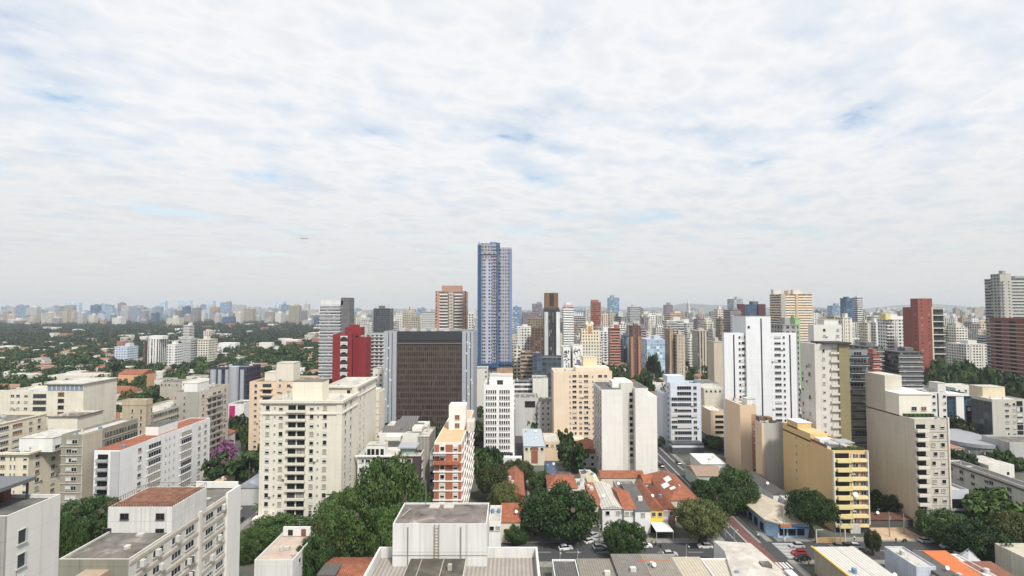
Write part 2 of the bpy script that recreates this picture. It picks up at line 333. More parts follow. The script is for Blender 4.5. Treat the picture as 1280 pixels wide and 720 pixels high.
    def balc(s, face, u, z, w, d=1.2, mat=None, h=1.0, kind='solid', name='balcony'):
        key = (round(w, 1), d, h, kind, (mat or s.mat).name)
        if key not in WC:
            b = MB(); b.box(-w/2, w/2, -d, 0.01, -0.12, 0.06)
            if kind == 'solid': b.box(-w/2, w/2, -d, -d + 0.1, 0.06, h).box(-w/2, -w/2 + 0.1, -d + 0.1, 0, 0.06, h).box(w/2 - 0.1, w/2, -d + 0.1, 0, 0.06, h)
            else:
                b.box(-w/2, w/2, -d, -d + 0.05, h - 0.06, h, 1).box(-w/2, w/2, -d + 0.01, -d + 0.03, 0.1, h - 0.06, 2)
                b.box(-w/2, -w/2 + 0.05, -d, 0, h - 0.06, h, 1).box(w/2 - 0.05, w/2, -d, 0, h - 0.06, h, 1)
            WC[key] = b.mesh('balcony', [mat or s.mat, MET(), GLM()])
        l, r = {'F': ((u, 0, z), 0.0), 'R': ((s.W / 2, u, z), R(90)), 'L': ((-s.W / 2, u, z), R(-90))}[face]
        return link(name, WC[key], s.o, l, r)
    def band(s, z, h=0.35, d=0.25, mat=None, faces='F', name='floor_band'):
        w = s.W / 2; m = MB()
        if 'F' in faces: m.box(-w - d, w + d, -d, 0, z, z + h)
        if 'R' in faces: m.box(w, w + d, 0, s.dep, z, z + h)
        if 'L' in faces: m.box(-w - d, -w, 0, s.dep, z, z + h)
        return m.build(name, mat or s.mat, s.o)
    def pent(s, x0, x1, yt, y0=2.0, dep=5.0, mat=None, name='rooftop_tower', rm=None):
        a, b = X(x0, s.D + y0, yt) - s.cx, X(x1, s.D + y0, yt) - s.cx; z1 = Z(yt, s.D + y0) - s.z0; z0 = s.H - s.z0 - 0.85
        p = s.box(name, a, b, y0, y0 + dep, z0, z1, mat or s.mat)
        MB().box(a - 0.12, b + 0.12, y0 - 0.12, y0 + dep + 0.12, z1 + 0.003, z1 + 0.2).build('roof_cap', rm or paleroof(), p)
        return p, a, b, z0, z1
    def mast(s, px, yt, y0=3.0, r=0.12):
        x = X(px, s.D + y0, yt) - s.cx; z1 = Z(yt, s.D + y0) - s.z0
        m = MB().cone((x, y0, s.H - s.z0 - 0.9), (x, y0, z1), r, r * 0.4, 6)
        for k in (0.6, 0.75, 0.88): zz_ = s.H - s.z0 + (z1 - s.H + s.z0) * k; m.box(x - 0.5, x + 0.5, y0 - 0.03, y0 + 0.03, zz_, zz_ + 0.05)
        return m.build('antenna', MET(), s.o)
    def clutter(s, n=5, seed=0):
        r = random.Random(seed + int(s.D)); w = s.W / 2 - 1.2
        if w < 0.5 or s.dep < 4: return
        for i in range(n):
            x, y = r.uniform(-w, w), r.uniform(1.0, s.dep - 1.0); z = s.H - s.z0 - 0.85; a = r.uniform(0.4, 1.1); h = r.uniform(0.5, 1.6); k = r.random()
            m = MB()
            if k < 0.35: m.cone((x, y, z), (x, y, z + h), a * 0.7, a * 0.7, 12).cone((x, y, z + h), (x, y, z + h + 0.2), a * 0.72, 0.2, 12); nm, mt = 'water_tank', (flat('blue_fibre_tank', (0.13, 0.24, 0.36)) if r.random() < .4 else paleroof())
            elif k < 0.75: m.box(x - a, x + a, y - 0.5, y + 0.5, z, z + h * 0.7); nm, mt = 'roof_unit', flat('unit_casing', (0.5, 0.5, 0.48))
            else: m.cone((x, y, z), (x, y, z + h * 2.2), 0.05, 0.03, 6).box(x - 0.6, x + 0.6, y - 0.03, y + 0.03, z + h * 1.8, z + h * 1.8 + 0.05).box(x - 0.4, x + 0.4, y - 0.03, y + 0.03, z + h * 2.0, z + h * 2.0 + 0.05); nm, mt = 'antenna', MET()
            m.build(nm, mt, s.o)
FP = []
def clear_at(x0, x1, y0, y1):
    return all(x1 < a or x0 > b or y1 < c or y0 > d for a, b, c, d in FP)
# ================================================================ setting
g = MB().poly([(-9500, -300, 0), (9500, -300, 0), (9500, 11500, 0), (-9500, 11500, 0)]).build('ground', patchy('city_ground', [(0.03, 0.042, 0.024), (0.075, 0.08, 0.06), (0.15, 0.14, 0.125)], 0.05)); g['kind'] = 'structure'
ASP = flat('asphalt', (0.055, 0.057, 0.06), 0.9); PAVE = patchy('pavement_concrete', [(0.17, 0.16, 0.15), (0.27, 0.26, 0.24)], 0.5)
LINE = flat('road_paint', (0.62, 0.62, 0.58), 0.7); BUSRED = patchy('worn_red_lane', [(0.10, 0.055, 0.05), (0.19, 0.075, 0.065)], 0.6)
def sheet(name, x0, x1, y0, y1, z, m, kind='structure'):
    o = MB().box(x0, x1, y0, y1, z - 0.3, z).build(name, m); o['kind'] = kind; return o
AVX0, AVX1 = 66.0, 78.6
sheet('pavement', AVX0 - 3.5, AVX1 + 2.0, 100, 760, 0.12, PAVE)
sheet('road', AVX0, AVX1, 100, 760, 0.124, ASP)
sheet('pavement', -30, AVX0 - 3.5, 145.5, 163.5, 0.12, PAVE)
sheet('road', -26, AVX0, 148.5, 160, 0.128, ASP)
sheet('pavement', AVX1 + 3.5, 260, 147, 164, 0.12, PAVE)
sheet('road', AVX1, 256, 149.5, 161, 0.128, ASP)
sheet('pavement', -101, -88, 120, 420, 0.12, PAVE)
sheet('road', -98.5, -90.5, 120, 420, 0.124, ASP)
sheet('pavement', -4, 9, 150, 420, 0.116, PAVE); sheet('road', -1.0, 6.0, 165, 420, 0.121, ASP)
sheet('road', -88, AVX0, 318, 330, 0.13, ASP); sheet('road', AVX1, 420, 318, 330, 0.13, ASP)
sheet('parking_yard', 9.5, 26, 159.9, 182, 0.132, flat('pale_asphalt', (0.16, 0.165, 0.18), 0.9))
ml = MB()
for y in range(104, 140, 2): pass
for x in (69.2, 72.0, 72.3, 75.9, 76.3): ml.box(x, x + 0.14, 104, 148, 0.1, 0.1285).box(x, x + 0.14, 160, 420, 0.1, 0.1285)
for k in range(11): ml.box(79.6, 86.0, 150.4 + k * 0.9, 150.85 + k * 0.9, 0.1, 0.1325)
for k in range(12): ml.box(66.4 + k * 1.0, 66.9 + k * 1.0, 144.6, 148.0, 0.1, 0.1325)
for k in range(9): ml.box(-20 + k * 9, -15.5 + k * 9, 154, 154.15, 0.1, 0.1325)
for k in range(16): ml.box(100 + k * 9, 104 + k * 9, 155, 155.15, 0.1, 0.1365)
o = ml.build('road_markings', LINE); o['kind'] = 'structure'
sheet('bus_lane', 72.6, 75.7, 104, 188, 0.1272, BUSRED)
sheet('sand_lot', X(1098, 164, 665), X(1152, 164, 665), 162, 171, 0.14, patchy('bare_sand', [(0.42, 0.30, 0.19), (0.55, 0.42, 0.29)], 0.3))
sheet('grass_verge', 100, 190, 171, 195, 0.10, patchy('verge_grass', [(0.035, 0.055, 0.02), (0.07, 0.09, 0.035)], 0.4))
for i_ in range(3): FP.append([(AVX0 - 3.5, AVX1 + 3.5, 100, 760), (-30, 260, 142, 166), (-101, -88, 120, 420)][i_])
FP.append((-88, 420, 317, 331)); FP.append((-4, 9, 150, 420))
# distant hills
def hills(x0, x1, y, hs, mat):
    n = 90; b = MB()
    rr = random.Random(int(y)); ph = [rr.uniform(0, 6) for _ in range(6)]
    def h(x, j): 
        t = (x - x0) / (x1 - x0); e = min(1, t * 6, (1 - t) * 6)
        return e * hs * (0.62 + 0.18 * math.sin(t * 9 + ph[0]) + 0.12 * math.sin(t * 23 + ph[1]) + 0.05 * math.sin(t * 60 + ph[2])) * j
    prof = [(0, -0.01), (500, 0.45), (900, 0.85), (1200, 1.0), (1700, 0.7), (2200, -0.01)]
    for dy, j in prof:
        for i in range(n + 1): x = x0 + (x1 - x0) * i / n; b.v.append((x, y + dy, h(x, j)))
    for k in range(len(prof) - 1):
        for i in range(n): a = k * (n + 1) + i; b.f.append((a, a + 1, a + n + 2, a + n + 1)); b.m.append(0)
    o = b.build('hills', mat); o['kind'] = 'structure'
HM = patchy('distant_hillside', [(0.05, 0.065, 0.05), (0.12, 0.13, 0.12)], 0.004)
hills(1800, 8800, 7600, 170, HM); hills(-8200, 1200, 8200, 88, HM); hills(600, 4200, 8700, 150, HM)

# ================================================================ foreground
C = Bld
# --- bottom-left blank walled block
D = 62.0; xr = X(9, D, 645)
b = C('apartment_block', 'bottom left corner block with a blank off white side wall and two small stacked windows', -70, 9, 645, D, far=75, mat=wall((0.66, 0.645, 0.61), 0.12), rm=darkroof(), par=0.5)
b.D = D
s_ = b.dep
b.box('corner_pier', b.W/2 - 0.75, b.W/2 + 0.004, -0.25, 0.0, 0, b.H, wall((0.33, 0.33, 0.31)))
for z in (b.H - 3.6, b.H - 6.5, b.H - 9.4): b.win('R', 1.9, z - 0.4, 1.0, 1.5, 'm')
b.box('wall_groove', b.W/2, b.W/2 + 0.03, 1.35, 1.45, 0, b.H - 6, wall((0.3, 0.3, 0.3)))
m = b.box('canopy_roof', -b.W/2 - 3, X(46, 69, 593) - b.cx, -1.2, 7.0, b.H + 2.0, b.H + 2.45, flat('canopy_metal', (0.16, 0.165, 0.17), 0.5, 0.2))
for y in (1.0, 6.4): b.box('canopy_post', X(40, 69, 593) - b.cx - 0.2, X(40, 69, 593) - b.cx, y, y + 0.2, b.H - 0.5, b.H + 2.0, DFR())
b.box('roof_wall', -b.W/2 + 0.3, b.W/2 - 6.0, 5.6, 6.6, b.H - 0.45, b.H + 1.2, wall((0.15, 0.07, 0.05)))
# --- long slab bottom left
D = 86.0
b = C('apartment_slab', 'long off white slab with a rust brown railed roof terrace at the bottom left', 73, 161, 699, D, far=298, mat=wall((0.62, 0.60, 0.55), 0.2), rm=concrete(), par=0.35)
f = b.box('front_cladding', -b.W/2, b.W/2, -0.05, 0, 0, b.H, wall((0.26, 0.26, 0.21), 0.35))
b.box('roof_hatch', X(108, D, 705) - b.cx, X(138, D, 705) - b.cx, -2.6, -0.06, 0, b.H - 1.6, wall((0.42, 0.32, 0.24)))
zt = Z(634, 96.6); xa, xb = X(135, 96.6, 640) - b.cx, X(215, 96.6, 640) - b.cx
p = b.box('rooftop_tower', xa, xb, 10.6, 21.4, b.H - 0.35, zt, wall((0.66, 0.655, 0.64), 0.3))
MB().box(xa + 0.3, xb - 0.3, 10.9, 21.1, zt + 0.003, zt + 0.06).build('terrace_floor', patchy('rusty_roof_tiles', [(0.09, 0.035, 0.02), (0.17, 0.07, 0.04), (0.26, 0.14, 0.09)], 0.8), p)
rl = MB()
for i in range(25):
    x = xa + (xb - xa) * i / 24; rl.box(x - 0.03, x + 0.03, 10.6, 10.66, zt, zt + 0.9)
for i in range(19): y = 10.7 + 10.6 * i / 18; rl.box(xa, xa + 0.06, y, y + 0.06, zt, zt + 0.9).box(xb - 0.06, xb, y, y + 0.06, zt, zt + 0.9)
rl.box(xa, xb, 10.6, 10.65, zt + 0.85, zt + 0.92).box(xa, xb, 21.3, 21.35, zt + 0.85, zt + 0.92).box(xa, xa + .05, 10.6, 21.3, zt + 0.85, zt + 0.92).box(xb - .05, xb, 10.6, 21.3, zt + 0.85, zt + 0.92)
rl.build('railing', flat('rusty_railing', (0.16, 0.09, 0.06), 0.7), p)
for u, z in ((X(163, 96.6) - b.cx, zt - 2.2), (X(207, 96.6) - b.cx, zt - 2.2), (X(142, 96.6) - b.cx, zt - 4.9), (X(207, 96.6) - b.cx, zt - 5.0)): b.win('F', u, z, 1.4, 1.0, 'd', off=-10.6 + 0.0, frame=DFR())
for k, y in enumerate((3, 7.0, 12, 16, 22.5, 26.5)):
    for i in range(8): b.win('R', y, b.H - 2.6 - i * 2.95, 2.6, 1.3, rnd.choice('dmcsd'))
b.box('side_pier', b.W/2, b.W/2 + 0.5, 18.6, 19.4, 0, b.H + 0.3, b.mat); b.box('side_pier', b.W/2, b.W/2 + 0.5, 28.6, 33.9, 0, b.H + 0.6, wall((0.70, 0.69, 0.66), 0.08))
b.clutter(5, 3)
sr_ = random.Random(5)
for i in range(26): y_ = sr_.choice((3, 7, 12, 16, 22.5, 26.5)) + sr_.uniform(-1, .6); z_ = b.H - 2.6 - sr_.randrange(8) * 2.95; b.box('open_shutter', b.W/2 + .1, b.W/2 + .75, y_, y_ + .75, z_ + .1, z_ + 1.2, SHU())
for k in range(8): b.box('side_band', b.W/2, b.W/2 + 0.18, 0.2, 28.4, b.H - 1.0 - k * 2.95, b.H - 0.5 - k * 2.95, wall((0.52, 0.46, 0.38), 0.3))
b.box('end_parapet', -b.W/2 + 2, b.W/2, 33.4, 33.8, b.H, b.H + 1.4, wall((0.72, 0.71, 0.68), 0.1))
# --- bottom centre block with lift house and hatch roof
D = 46.0
b = C('apartment_block', 'bottom centre white block with a tall blank lift house and a ladder on its face', 441, 678, 760, D, dep=9.0, H=46.9, mat=wall((0.66, 0.66, 0.64), 0.2), rm=rows('ribbed_roof_sheets', (0.40, 0.36, 0.32), (0.24, 0.21, 0.19), 0.42, 'X'), par=1.1)
LT = 50.1; lx0, lx1 = X(491, 53, 650) - b.cx, X(608.5, 53, 650) - b.cx; wm = wall((0.68, 0.68, 0.66), 0.3)
p = b.box('lift_house', lx0, lx1, 7.0, 12.7, 0, LT - 0.25, wm)
t = .11; MB().box(lx0, lx1, 7.0, 7.0 + t, LT - 0.25, LT).box(lx0, lx1, 12.7 - t, 12.7, LT - 0.25, LT).box(lx0, lx0 + t, 7 + t, 12.7 - t, LT - 0.25, LT).box(lx1 - t, lx1, 7 + t, 12.7 - t, LT - 0.25, LT).build('parapet', wm, p)
MB().box(lx0 + t, lx1 - t, 7 + t, 12.7 - t, LT - 0.246, LT - 0.16).build('lift_house_roof', patchy('stained_roof_concrete', [(0.05, 0.043, 0.038), (0.14, 0.12, 0.108), (0.19, 0.165, 0.15), (0.36, 0.31, 0.28)], 0.45), p)
for x in (X(510, 53, 660) - b.cx, X(576, 53, 660) - b.cx): p2 = MB().cone((x, 6.93, 38), (x, 6.93, LT - 0.3), 0.06, 0.06, 8).build('drain_pipe', wall((0.25, 0.23, 0.2)), p)
b.box('wall_joint', lx0, lx1, 6.975, 7.0, 46.9, 47.0, wall((0.3, 0.3, 0.28)), p)
lad = MB(); lx = X(546.5, 53, 660) - b.cx
for dx in (-0.22, 0.22): lad.box(lx + dx - 0.03, lx + dx + 0.03, 6.75, 6.8, 46.8, LT + 0.1)
for i in range(11): lad.box(lx - 0.2, lx + 0.2, 6.76, 6.79, 46.95 + i * 0.3, 46.99 + i * 0.3)
lad.build('ladder', flat('rusty_ladder', (0.25, 0.20, 0.15), 0.7), p)
for px in (542, 560):  b.box('roof_hatch', X(px, 57, 630) - b.cx - 0.55, X(px, 57, 630) - b.cx + 0.55, 11.4, 12.3, LT - 0.2, LT - 0.05, flat('hatch_metal', (0.5, 0.46, 0.42)), p)
px0, px1 = X(513, 53, 690) - b.cx, X(583, 53, 690) - b.cx
q = b.box('front_wing', px0, px1, -1.0, 6.95, 0, 46.62, wm)
MB().box(px0 + 0.06, px1 - 0.06, -0.9, 6.9, 46.624, 46.68).build('wing_roof', patchy('mossy_roof_slab', [(0.035, 0.033, 0.026), (0.08, 0.073, 0.06), (0.17, 0.14, 0.10)], 0.45), q)
b.box('roof_pipe', px0 + 1.2, px0 + 1.28, -0.9, 6.9, 46.68, 46.76, flat('pvc_pipe', (0.35, 0.33, 0.30)), q); b.box('roof_pipe', px0 + 3.5, px1 - 1.5, 2.2, 2.28, 46.68, 46.76, flat('pvc_pipe', (0.35, 0.33, 0.30)), q); b.box('roof_vent', px1 - 1.6, px1 - 1.2, 4.5, 4.9, 46.68, 47.2, paleroof(), q)
b.box('roof_pipe', px0 + 3.4, px0 + 3.5, 1.0, 6.9, 46.68, 46.78, flat('pvc_pipe', (0.35, 0.33, 0.30)), q)
MB().cone((X(506.5, 58, 620) - b.cx, 12.5, LT), (X(506.5, 58, 620) - b.cx, 12.5, LT + 1.6), 0.025, 0.015, 5).build('antenna', MET(), p)
MB().cone((X(531.5, 58, 620) - b.cx, 12.5, LT), (X(531.5, 58, 620) - b.cx, 12.5, LT + 2.6), 0.03, 0.02, 5).build('antenna', MET(), p)
MB().cone((X(501, 54, 640) - b.cx, 8.6, LT + 0.1), (X(512, 56, 632) - b.cx, 10.6, LT + 0.15), 0.05, 0.05, 5).build('roof_pipe', flat('pvc_pipe', (0.35, 0.33, 0.30)), p)

# --- small roof house bottom, left of centre (white terrace house)
D = 128.0
b = C('terrace_house', 'white house with an open roof terrace and a brown door below the dark trees', 318, 366, 700, D, dep=16, mat=wall((0.70, 0.70, 0.68), 0.2), rm=patchy('terrace_floor', [(0.38, 0.28, 0.22), (0.5, 0.42, 0.36)], 0.5), par=1.0)
b.box('rear_wall', -b.W/2 + 0.3, b.W/2 - 1.5, 15.0, 15.6, b.H - 0.8, b.H + 1.6, wall((0.70, 0.70, 0.68), 0.2))
b.box('door', 0.6, 1.9, 14.93, 15.0, b.H - 0.8, b.H + 1.1, BSH()); b.box('door_opening', -3.0, -1.7, 14.93, 15.0, b.H - 0.6, b.H + 0.9, GL())
MB().cone((0, 15.3, b.H + 1.6), (0, 15.3, b.H + 4.0), 0.05, 0.03, 6).box(-0.9, 0.9, 15.28, 15.33, b.H + 3.5, b.H + 3.56).box(-0.6, 0.6, 15.28, 15.33, b.H + 2.9, b.H + 2.96).build('antenna', MET(), b.o)
for u in (4, 9): b.win('R', u, b.H - 2.6, 1.2, 1.2, 'd')
D = 126.0
b = C('tiled_house', 'low house with patched dark grey and orange roof beside the white terrace house', 396, 462, 712, D, dep=12, H=6.2, mat=wall(OFFW), roof='none')
MB().gable(-b.W/2, b.W/2, 0, 12, b.H, 1.3, 'X', ov=0.3).build('roof', tileX(), b.o)
b.box('roof_sheet', -b.W/2 - 0.2, -b.W/2 + 4.2, 0.4, 5.6, b.H + 0.9, b.H + 1.45, corrD())

# ================================================================ left mid blocks
K = 'dddmcsub'
# far-left cream building with glazed top floor
D = 240.0
b = C('apartment_block', 'cream block with a glazed top floor and one column of four brown windows, far left', 60, 105, 480, D, dep=20, mat=wall(CREAM, 0.2), rm=paleroof())
b.box('glazed_floor', -b.W/2 - 0.3, b.W/2 + 0.1, -0.15, 0, b.H - 3.0, b.H - 0.6, flat('glazed_band', (0.22, 0.27, 0.33), 0.25))
b.box('roof_slab', -b.W/2 - 1, b.W/2 + 0.6, -1.0, 20.4, b.H + 0.004, b.H + 0.35, paleroof())
for i in range(9): b.box('glazing_bar', -b.W/2 + i * b.W / 8 - 0.12, -b.W/2 + i * b.W / 8 + 0.12, -0.25, -0.15, b.H - 3.0, b.H - 0.6, flat('white_bar', (0.7, 0.7, 0.7)))
b.grid('F', [b.fx(77)], b.zs(495, 8.0, 9), 2.6, 1.5, 'db', DFR())
b.grid('F', [b.fx(99)], b.zs(527, 8.0, 5), 1.4, 1.4, 'db')
b = C('apartment_block', 'cream wing with stacked grey glazed balconies left of the glazed top block', 0, 60, 489, 246, dep=18, mat=wall(CREAM, 0.2), rm=paleroof())
b.grid('F', [b.fx(16), b.fx(23), b.fx(33)], b.zs(496, 7.9, 9), 1.5, 1.0, 'dmc')
b.grid('F', [b.fx(50)], b.zs(497, 7.9, 9), 6.0, 1.7, 'mdm', DFR(), name='glazed_balcony')
b = C('apartment_block', 'cream block with slanting roof edge and long brown window strips, far left', -45, -42, 519, 196, far=60, mat=wall(CREAM, 0.15), rm=concrete(), H=Z(513, 235)) if False else None
D = 200.0
b = C('apartment_block', 'long low cream block whose side wall shows rows of wide brown windows, far left', -110, -43, 530, D, far=58, mat=wall((0.72, 0.66, 0.52), 0.15), rm=concrete(), H=24.6)
for i in range(7):
    for u, w in ((5, 2.4), (11, 1.2), (15, 4.2), (21, 4.2), (27, 1.4), (31, 1.4)): 
        if u < b.dep - 1: b.win('R', u, b.H - 3.2 - i * 3.0, w, 1.4, rnd.choice('dmbs'))
b.band(b.H - 0.5, 0.3, 0.3, faces='R')
b = C('apartment_block', 'small cream block with a dark overhanging roof slab between the far left blocks', 60, 97, 521, 226, dep=14, mat=wall(CREAM, 0.1), rm=concrete())
b.band(b.H, 0.3, 0.6, concrete(), 'FR', 'roof_edge'); b.grid('F', [b.fx(66)], b.zs(538, 8.4, 4), 1.3, 1.3, 'ds')
D = 188.0
b = C('apartment_block', 'cream corner block with a flared cornice and a glazed white roof room, left edge', 0, 36, 566, D, far=77, mat=wall((0.70, 0.64, 0.50), 0.18), rm=concrete())
b.band(b.H - 0.5, 0.7, 0.9, faces='FR', name='cornice')
b.grid('F', [b.fx(4), b.fx(14), b.fx(19), b.fx(32)], [b.H - 2.6 - i * 3.0 for i in range(6)], [1.6, 0.5, 0.5, 1.2], 1.2, K)
b.grid('R', [3.5, 10, 16.0, 21.5], [b.H - 2.6 - i * 3.0 for i in range(6)], 1.7, 1.4, K)
p, a_, b2, z0, z1 = b.pent(24, 66, 548, 4.0, 14, wall(WHITE, 0.12), rm=paleroof())
for i in range(5): b.win('R', 6 + i * 2.4, z0 + 0.9, 1.9, 1.3, 'd', parent=p, off=(b2 - b.W/2))
b.clutter(5, 1)
# grey-beige stepped slab
D = 170.0
b = C('apartment_slab', 'grey beige slab with white shuttered double windows behind the white slab with red roof', 77, 103, 543, D, far=172, mat=wall((0.30, 0.285, 0.235), 0.25), rm=paleroof())
MB().box(b.W/2, b.W/2 + 0.3, 0, 8, 0, b.H - 0.2).build('side_bay', wall((0.52, 0.47, 0.38), 0.25), b.o)
zz0 = [b.H - 3.0 - i * 3.0 for i in range(9)]
b.grid('F', [b.fx(87), b.fx(94)], zz0, 1.6, 1.2, 'dwdws')
for z in zz0: b.band(z - 1.0, 0.25, 0.2, wall((0.5, 0.45, 0.36)), 'FR')
for i in range(7):
    b.box('glazed_balcony', b.W/2 + 0.0, b.W/2 + 0.22, 9.5, b.dep - 0.5, zz0[i] - 0.3, zz0[i] + 1.3, facade('b', (0.30, 0.31, 0.26), 1.4, 3.0, (0.06, 0.07, 0.06), 0.85, 0.9))
b = C('concrete_tower', 'blank beige concrete stair tower rising behind the grey beige slab', 153, 183, 500, 208, far=191, dep=9, mat=wall((0.46, 0.39, 0.28), 0.3), rm=paleroof())
b.grid('F', [b.fx(166), b.fx(177)], b.zs(516, 8.5, 5), 0.6, 1.4, 'd'); b.grid('R', [3.0], b.zs(516, 8.5, 6), 0.6, 1.4, 'd')
b.band(b.H - 2.0, 0.25, 0.15, faces='FR')
b = C('apartment_slab', 'low beige slab with a pale roof and continuous green grey windows left of the grey windowed block', 150, 190, 516, 214, far=245, mat=wall((0.50, 0.46, 0.38), 0.2), rm=paleroof())
for i in range(6): b.box('glazed_balcony', b.W/2, b.W/2 + 0.2, 1, b.dep * 0.8, b.H - 2.4 - i * 3, b.H - 1.0 - i * 3, facade('b', (0.30, 0.31, 0.26), 1.4, 3.0, (0.06, 0.07, 0.06), 0.85, 0.9))
# white slab with red tile roof
D = 171.0
b = C('apartment_slab', 'white slab with a flat red tiled roof edge and glazed balconies along its side', 118, 150, 563, D, far=262, mat=wall((0.78, 0.78, 0.78), 0.13), rm=tileX(), par=0.3)
zz0 = [b.H - 2.9 - i * 2.9 for i in range(8)]
for i, z in enumerate(zz0):
    b.balc('F', b.fx(129), z - 0.6, 3.6, 1.1, wall((0.42, 0.42, 0.42)), kind='solid', h=0.8)
    b.box('balcony_opening', b.fx(129) - 1.7, b.fx(129) + 1.7, -0.03, 0, z - 0.5, z + 1.6, GL())
b.box('grey_pier', b.fx(139), b.W/2, -0.25, 0, 0, b.H - 0.3, wall((0.45, 0.45, 0.46), 0.1))
def sidecol(u, w, h, kinds, dz=0.0, name='window', zs=None, frame=None, off=0.0, skip=0.0): b.grid('R', [u], [z + dz for z in (zs or zz0)], w, h, kinds, frame, name, off=off, skip=skip)
dl = b.dep; sc = lambda px: b.sy(px)
sidecol(sc(174.5), 1.5, 1.2, 'ddscb')
for px in (192, 231.5):
    for z in zz0:
        b.box('glazed_balcony', b.W/2, b.W/2 + 0.55, sc(px) - 3.4, sc(px) + 3.4, z - 0.9, z + 1.45, b.mat) if False else None
        b.balc('R', sc(px), z - 0.9, 6.8, 0.45, wall((0.72, 0.73, 0.73)), kind='solid', h=0.55)
        b.win('R', sc(px), z - 0.75, 6.4, 2.1, rnd.choice('dmcc'), flat('white_bar', (0.7, 0.7, 0.7)), 'glazed_balcony', off=0.4)
for px in (207, 211.5, 217): sidecol(sc(px), 0.5, 0.5, 'd', 0.6, 'small_window')
sidecol(sc(248.5), 1.5, 1.2, 'ddscb'); sidecol(sc(256), 1.5, 1.2, 'ddscb')
p, a_, b2, z0, z1 = b.pent(182, 198, 533, 21, 11, wall((0.76, 0.76, 0.74), 0.12), rm=darkroof()); p.name = 'rooftop_tower'
b.box('roof_tiles', -b.W/2 + 0.1, b.W/2 - 0.1, 0.3, 13, b.H + 0.0, b.H + 0.12, tileX())
# grey block with windowed side
D = 231.0
b = C('apartment_block', 'grey block with a blank end and six columns of dark windows on its long side', 217, 248, 490, D, far=286, mat=wall((0.37, 0.36, 0.32), 0.2), rm=concrete())
zz0 = [b.H - 2.9 - i * 2.9 for i in range(11)]
MB().box(b.W/2, b.W/2 + 0.05, 0.3, b.dep, 0, b.H).build('side_wall', wall((0.58, 0.52, 0.44), 0.15), b.o)
sidecol(3.5, 1.6, 1.3, 'dddmc', off=0.05); sidecol(b.dep - 3.5, 1.6, 1.3, 'dddb', off=0.05)
for z in zz0:
    b.balc('R', b.dep * 0.5, z - 0.8, b.dep * 0.5, 1.0, wall((0.45, 0.43, 0.40)), h=0.75)
for k in range(3): sidecol(b.dep * (0.34 + 0.16 * k), 2.6, 1.9, 'ddm', -0.7, off=0.05)
b.grid('F', [b.fx(219.5), b.fx(231)], zz0[:9], 0.9, 0.9, 'db')
p, *_ = b.pent(230, 247, 479.5, 3, 9, wall(WHITE, 0.1)); b.clutter(4, 3)
# dark blue glass building with silver columns
b = C('office_building', 'dark blue glass office with silver half round columns', 262, 309, 459, 330, dep=18, mat=facade('g', (0.05, 0.06, 0.09), 1.8, 3.4, (0.015, 0.02, 0.035)), rm=darkroof())
sil = flat('silver_cladding', (0.55, 0.58, 0.63), 0.3, 0.4)
for px, r in ((267, 2.6), (275, 1.6), (284, 1.6), (293, 4.2), (303, 1.8)): MB().cone((b.fx(px), 0, 0), (b.fx(px), 0, b.H - 1.5 + (px == 293) * 2), r * 0.72, r * 0.72, 20).build('column', sil, b.o)
b.clutter(4, 9)
b = C('shop_building', 'small white building with a tall magenta banner below the blue glass office', 285, 305, 505, 300, dep=14, mat=wall(WHITE, 0.1)); b.box('banner', b.fx(287), b.fx(294), -0.3, -0.02, 1, b.H - 1, flat('magenta_banner', (0.45, 0.03, 0.16), 0.6))
# peach tower behind main cream tower
D = 252.0
b = C('apartment_tower', 'peach tower with dark window rows partly hidden behind the main cream tower', 312, 378, 477, D, dep=22, mat=wall(PEACH, 0.15), rm=concrete())
zz0 = [b.H - 2.6 - i * 2.95 for i in range(12)]
b.grid('F', [b.fx(320), b.fx(349), b.fx(361)], zz0, [1.3, 1.5, 1.5], 1.3, K); b.grid('F', [b.fx(334)], zz0, 4.0, 1.4, 'dmd', DFR())
for z in zz0: b.balc('F', b.fx(334), z - 0.9, 6.0, 0.9, wall((0.76, 0.62, 0.46), 0.1), h=0.75)
p, *_ = b.pent(346, 367, 454, 8, 8, wall(CREAM, 0.1)); p, *_ = b.pent(331, 346, 466, 8, 8, wall(CREAM, 0.1))
b.mast(352, 447, 9)
# main cream tower
D = 175.0; cm = wall((0.70, 0.665, 0.57), 0.14)
b = C('apartment_tower', 'large cream tower with a moulded cornice and balconies down the middle of its front', 327, 427, 503, D, far=447, mat=cm, rm=paleroof())
H = b.H; b.band(H - 0.2, 0.9, 0.7, cm, 'FR', 'cornice'); b.band(H - 4.0, 0.45, 0.35, cm, 'FR', 'cornice')
zz0 = [H - 2.5 - i * 2.92 for i in range(13)]
b.grid('F', [b.fx(335), b.fx(351.5), b.fx(390), b.fx(406.5)], zz0, 1.2, 1.4, 'ddsc', cap=60)
for px in (344, 398): b.grid('F', [b.fx(px)], [z + 0.5 for z in zz0], 0.4, 0.5, 'd', name='small_window')
for z in zz0:
    b.balc('F', b.fx(371), z - 0.7, 6.5, 0.9, cm, h=0.8, kind='solid')
    for px in (365.5, 377): b.win('F', b.fx(px), z - 0.55, 2.3, 2.0, rnd.choice('ddmc'), DFR(), 'balcony_window')
for k in range(13):
    for u in (4.0, 10.0): b.win('R', u, zz0[k], 1.2, 1.4, rnd.choice('ddc'))
b.box('corner_pier', b.W/2 - 1.6, b.W/2 + 0.25, -0.25, 0.6, 0, H - 0.3, cm); b.box('corner_pier', -b.W/2 - 0.25, -b.W/2 + 0.5, -0.25, 0.6, 0, H - 0.3, cm)
p, a_, b2, z0, z1 = b.pent(366, 403, 477, 5.5, 6.5, wall((0.75, 0.70, 0.58), 0.08), rm=concrete()); b.clutter(3, 5)
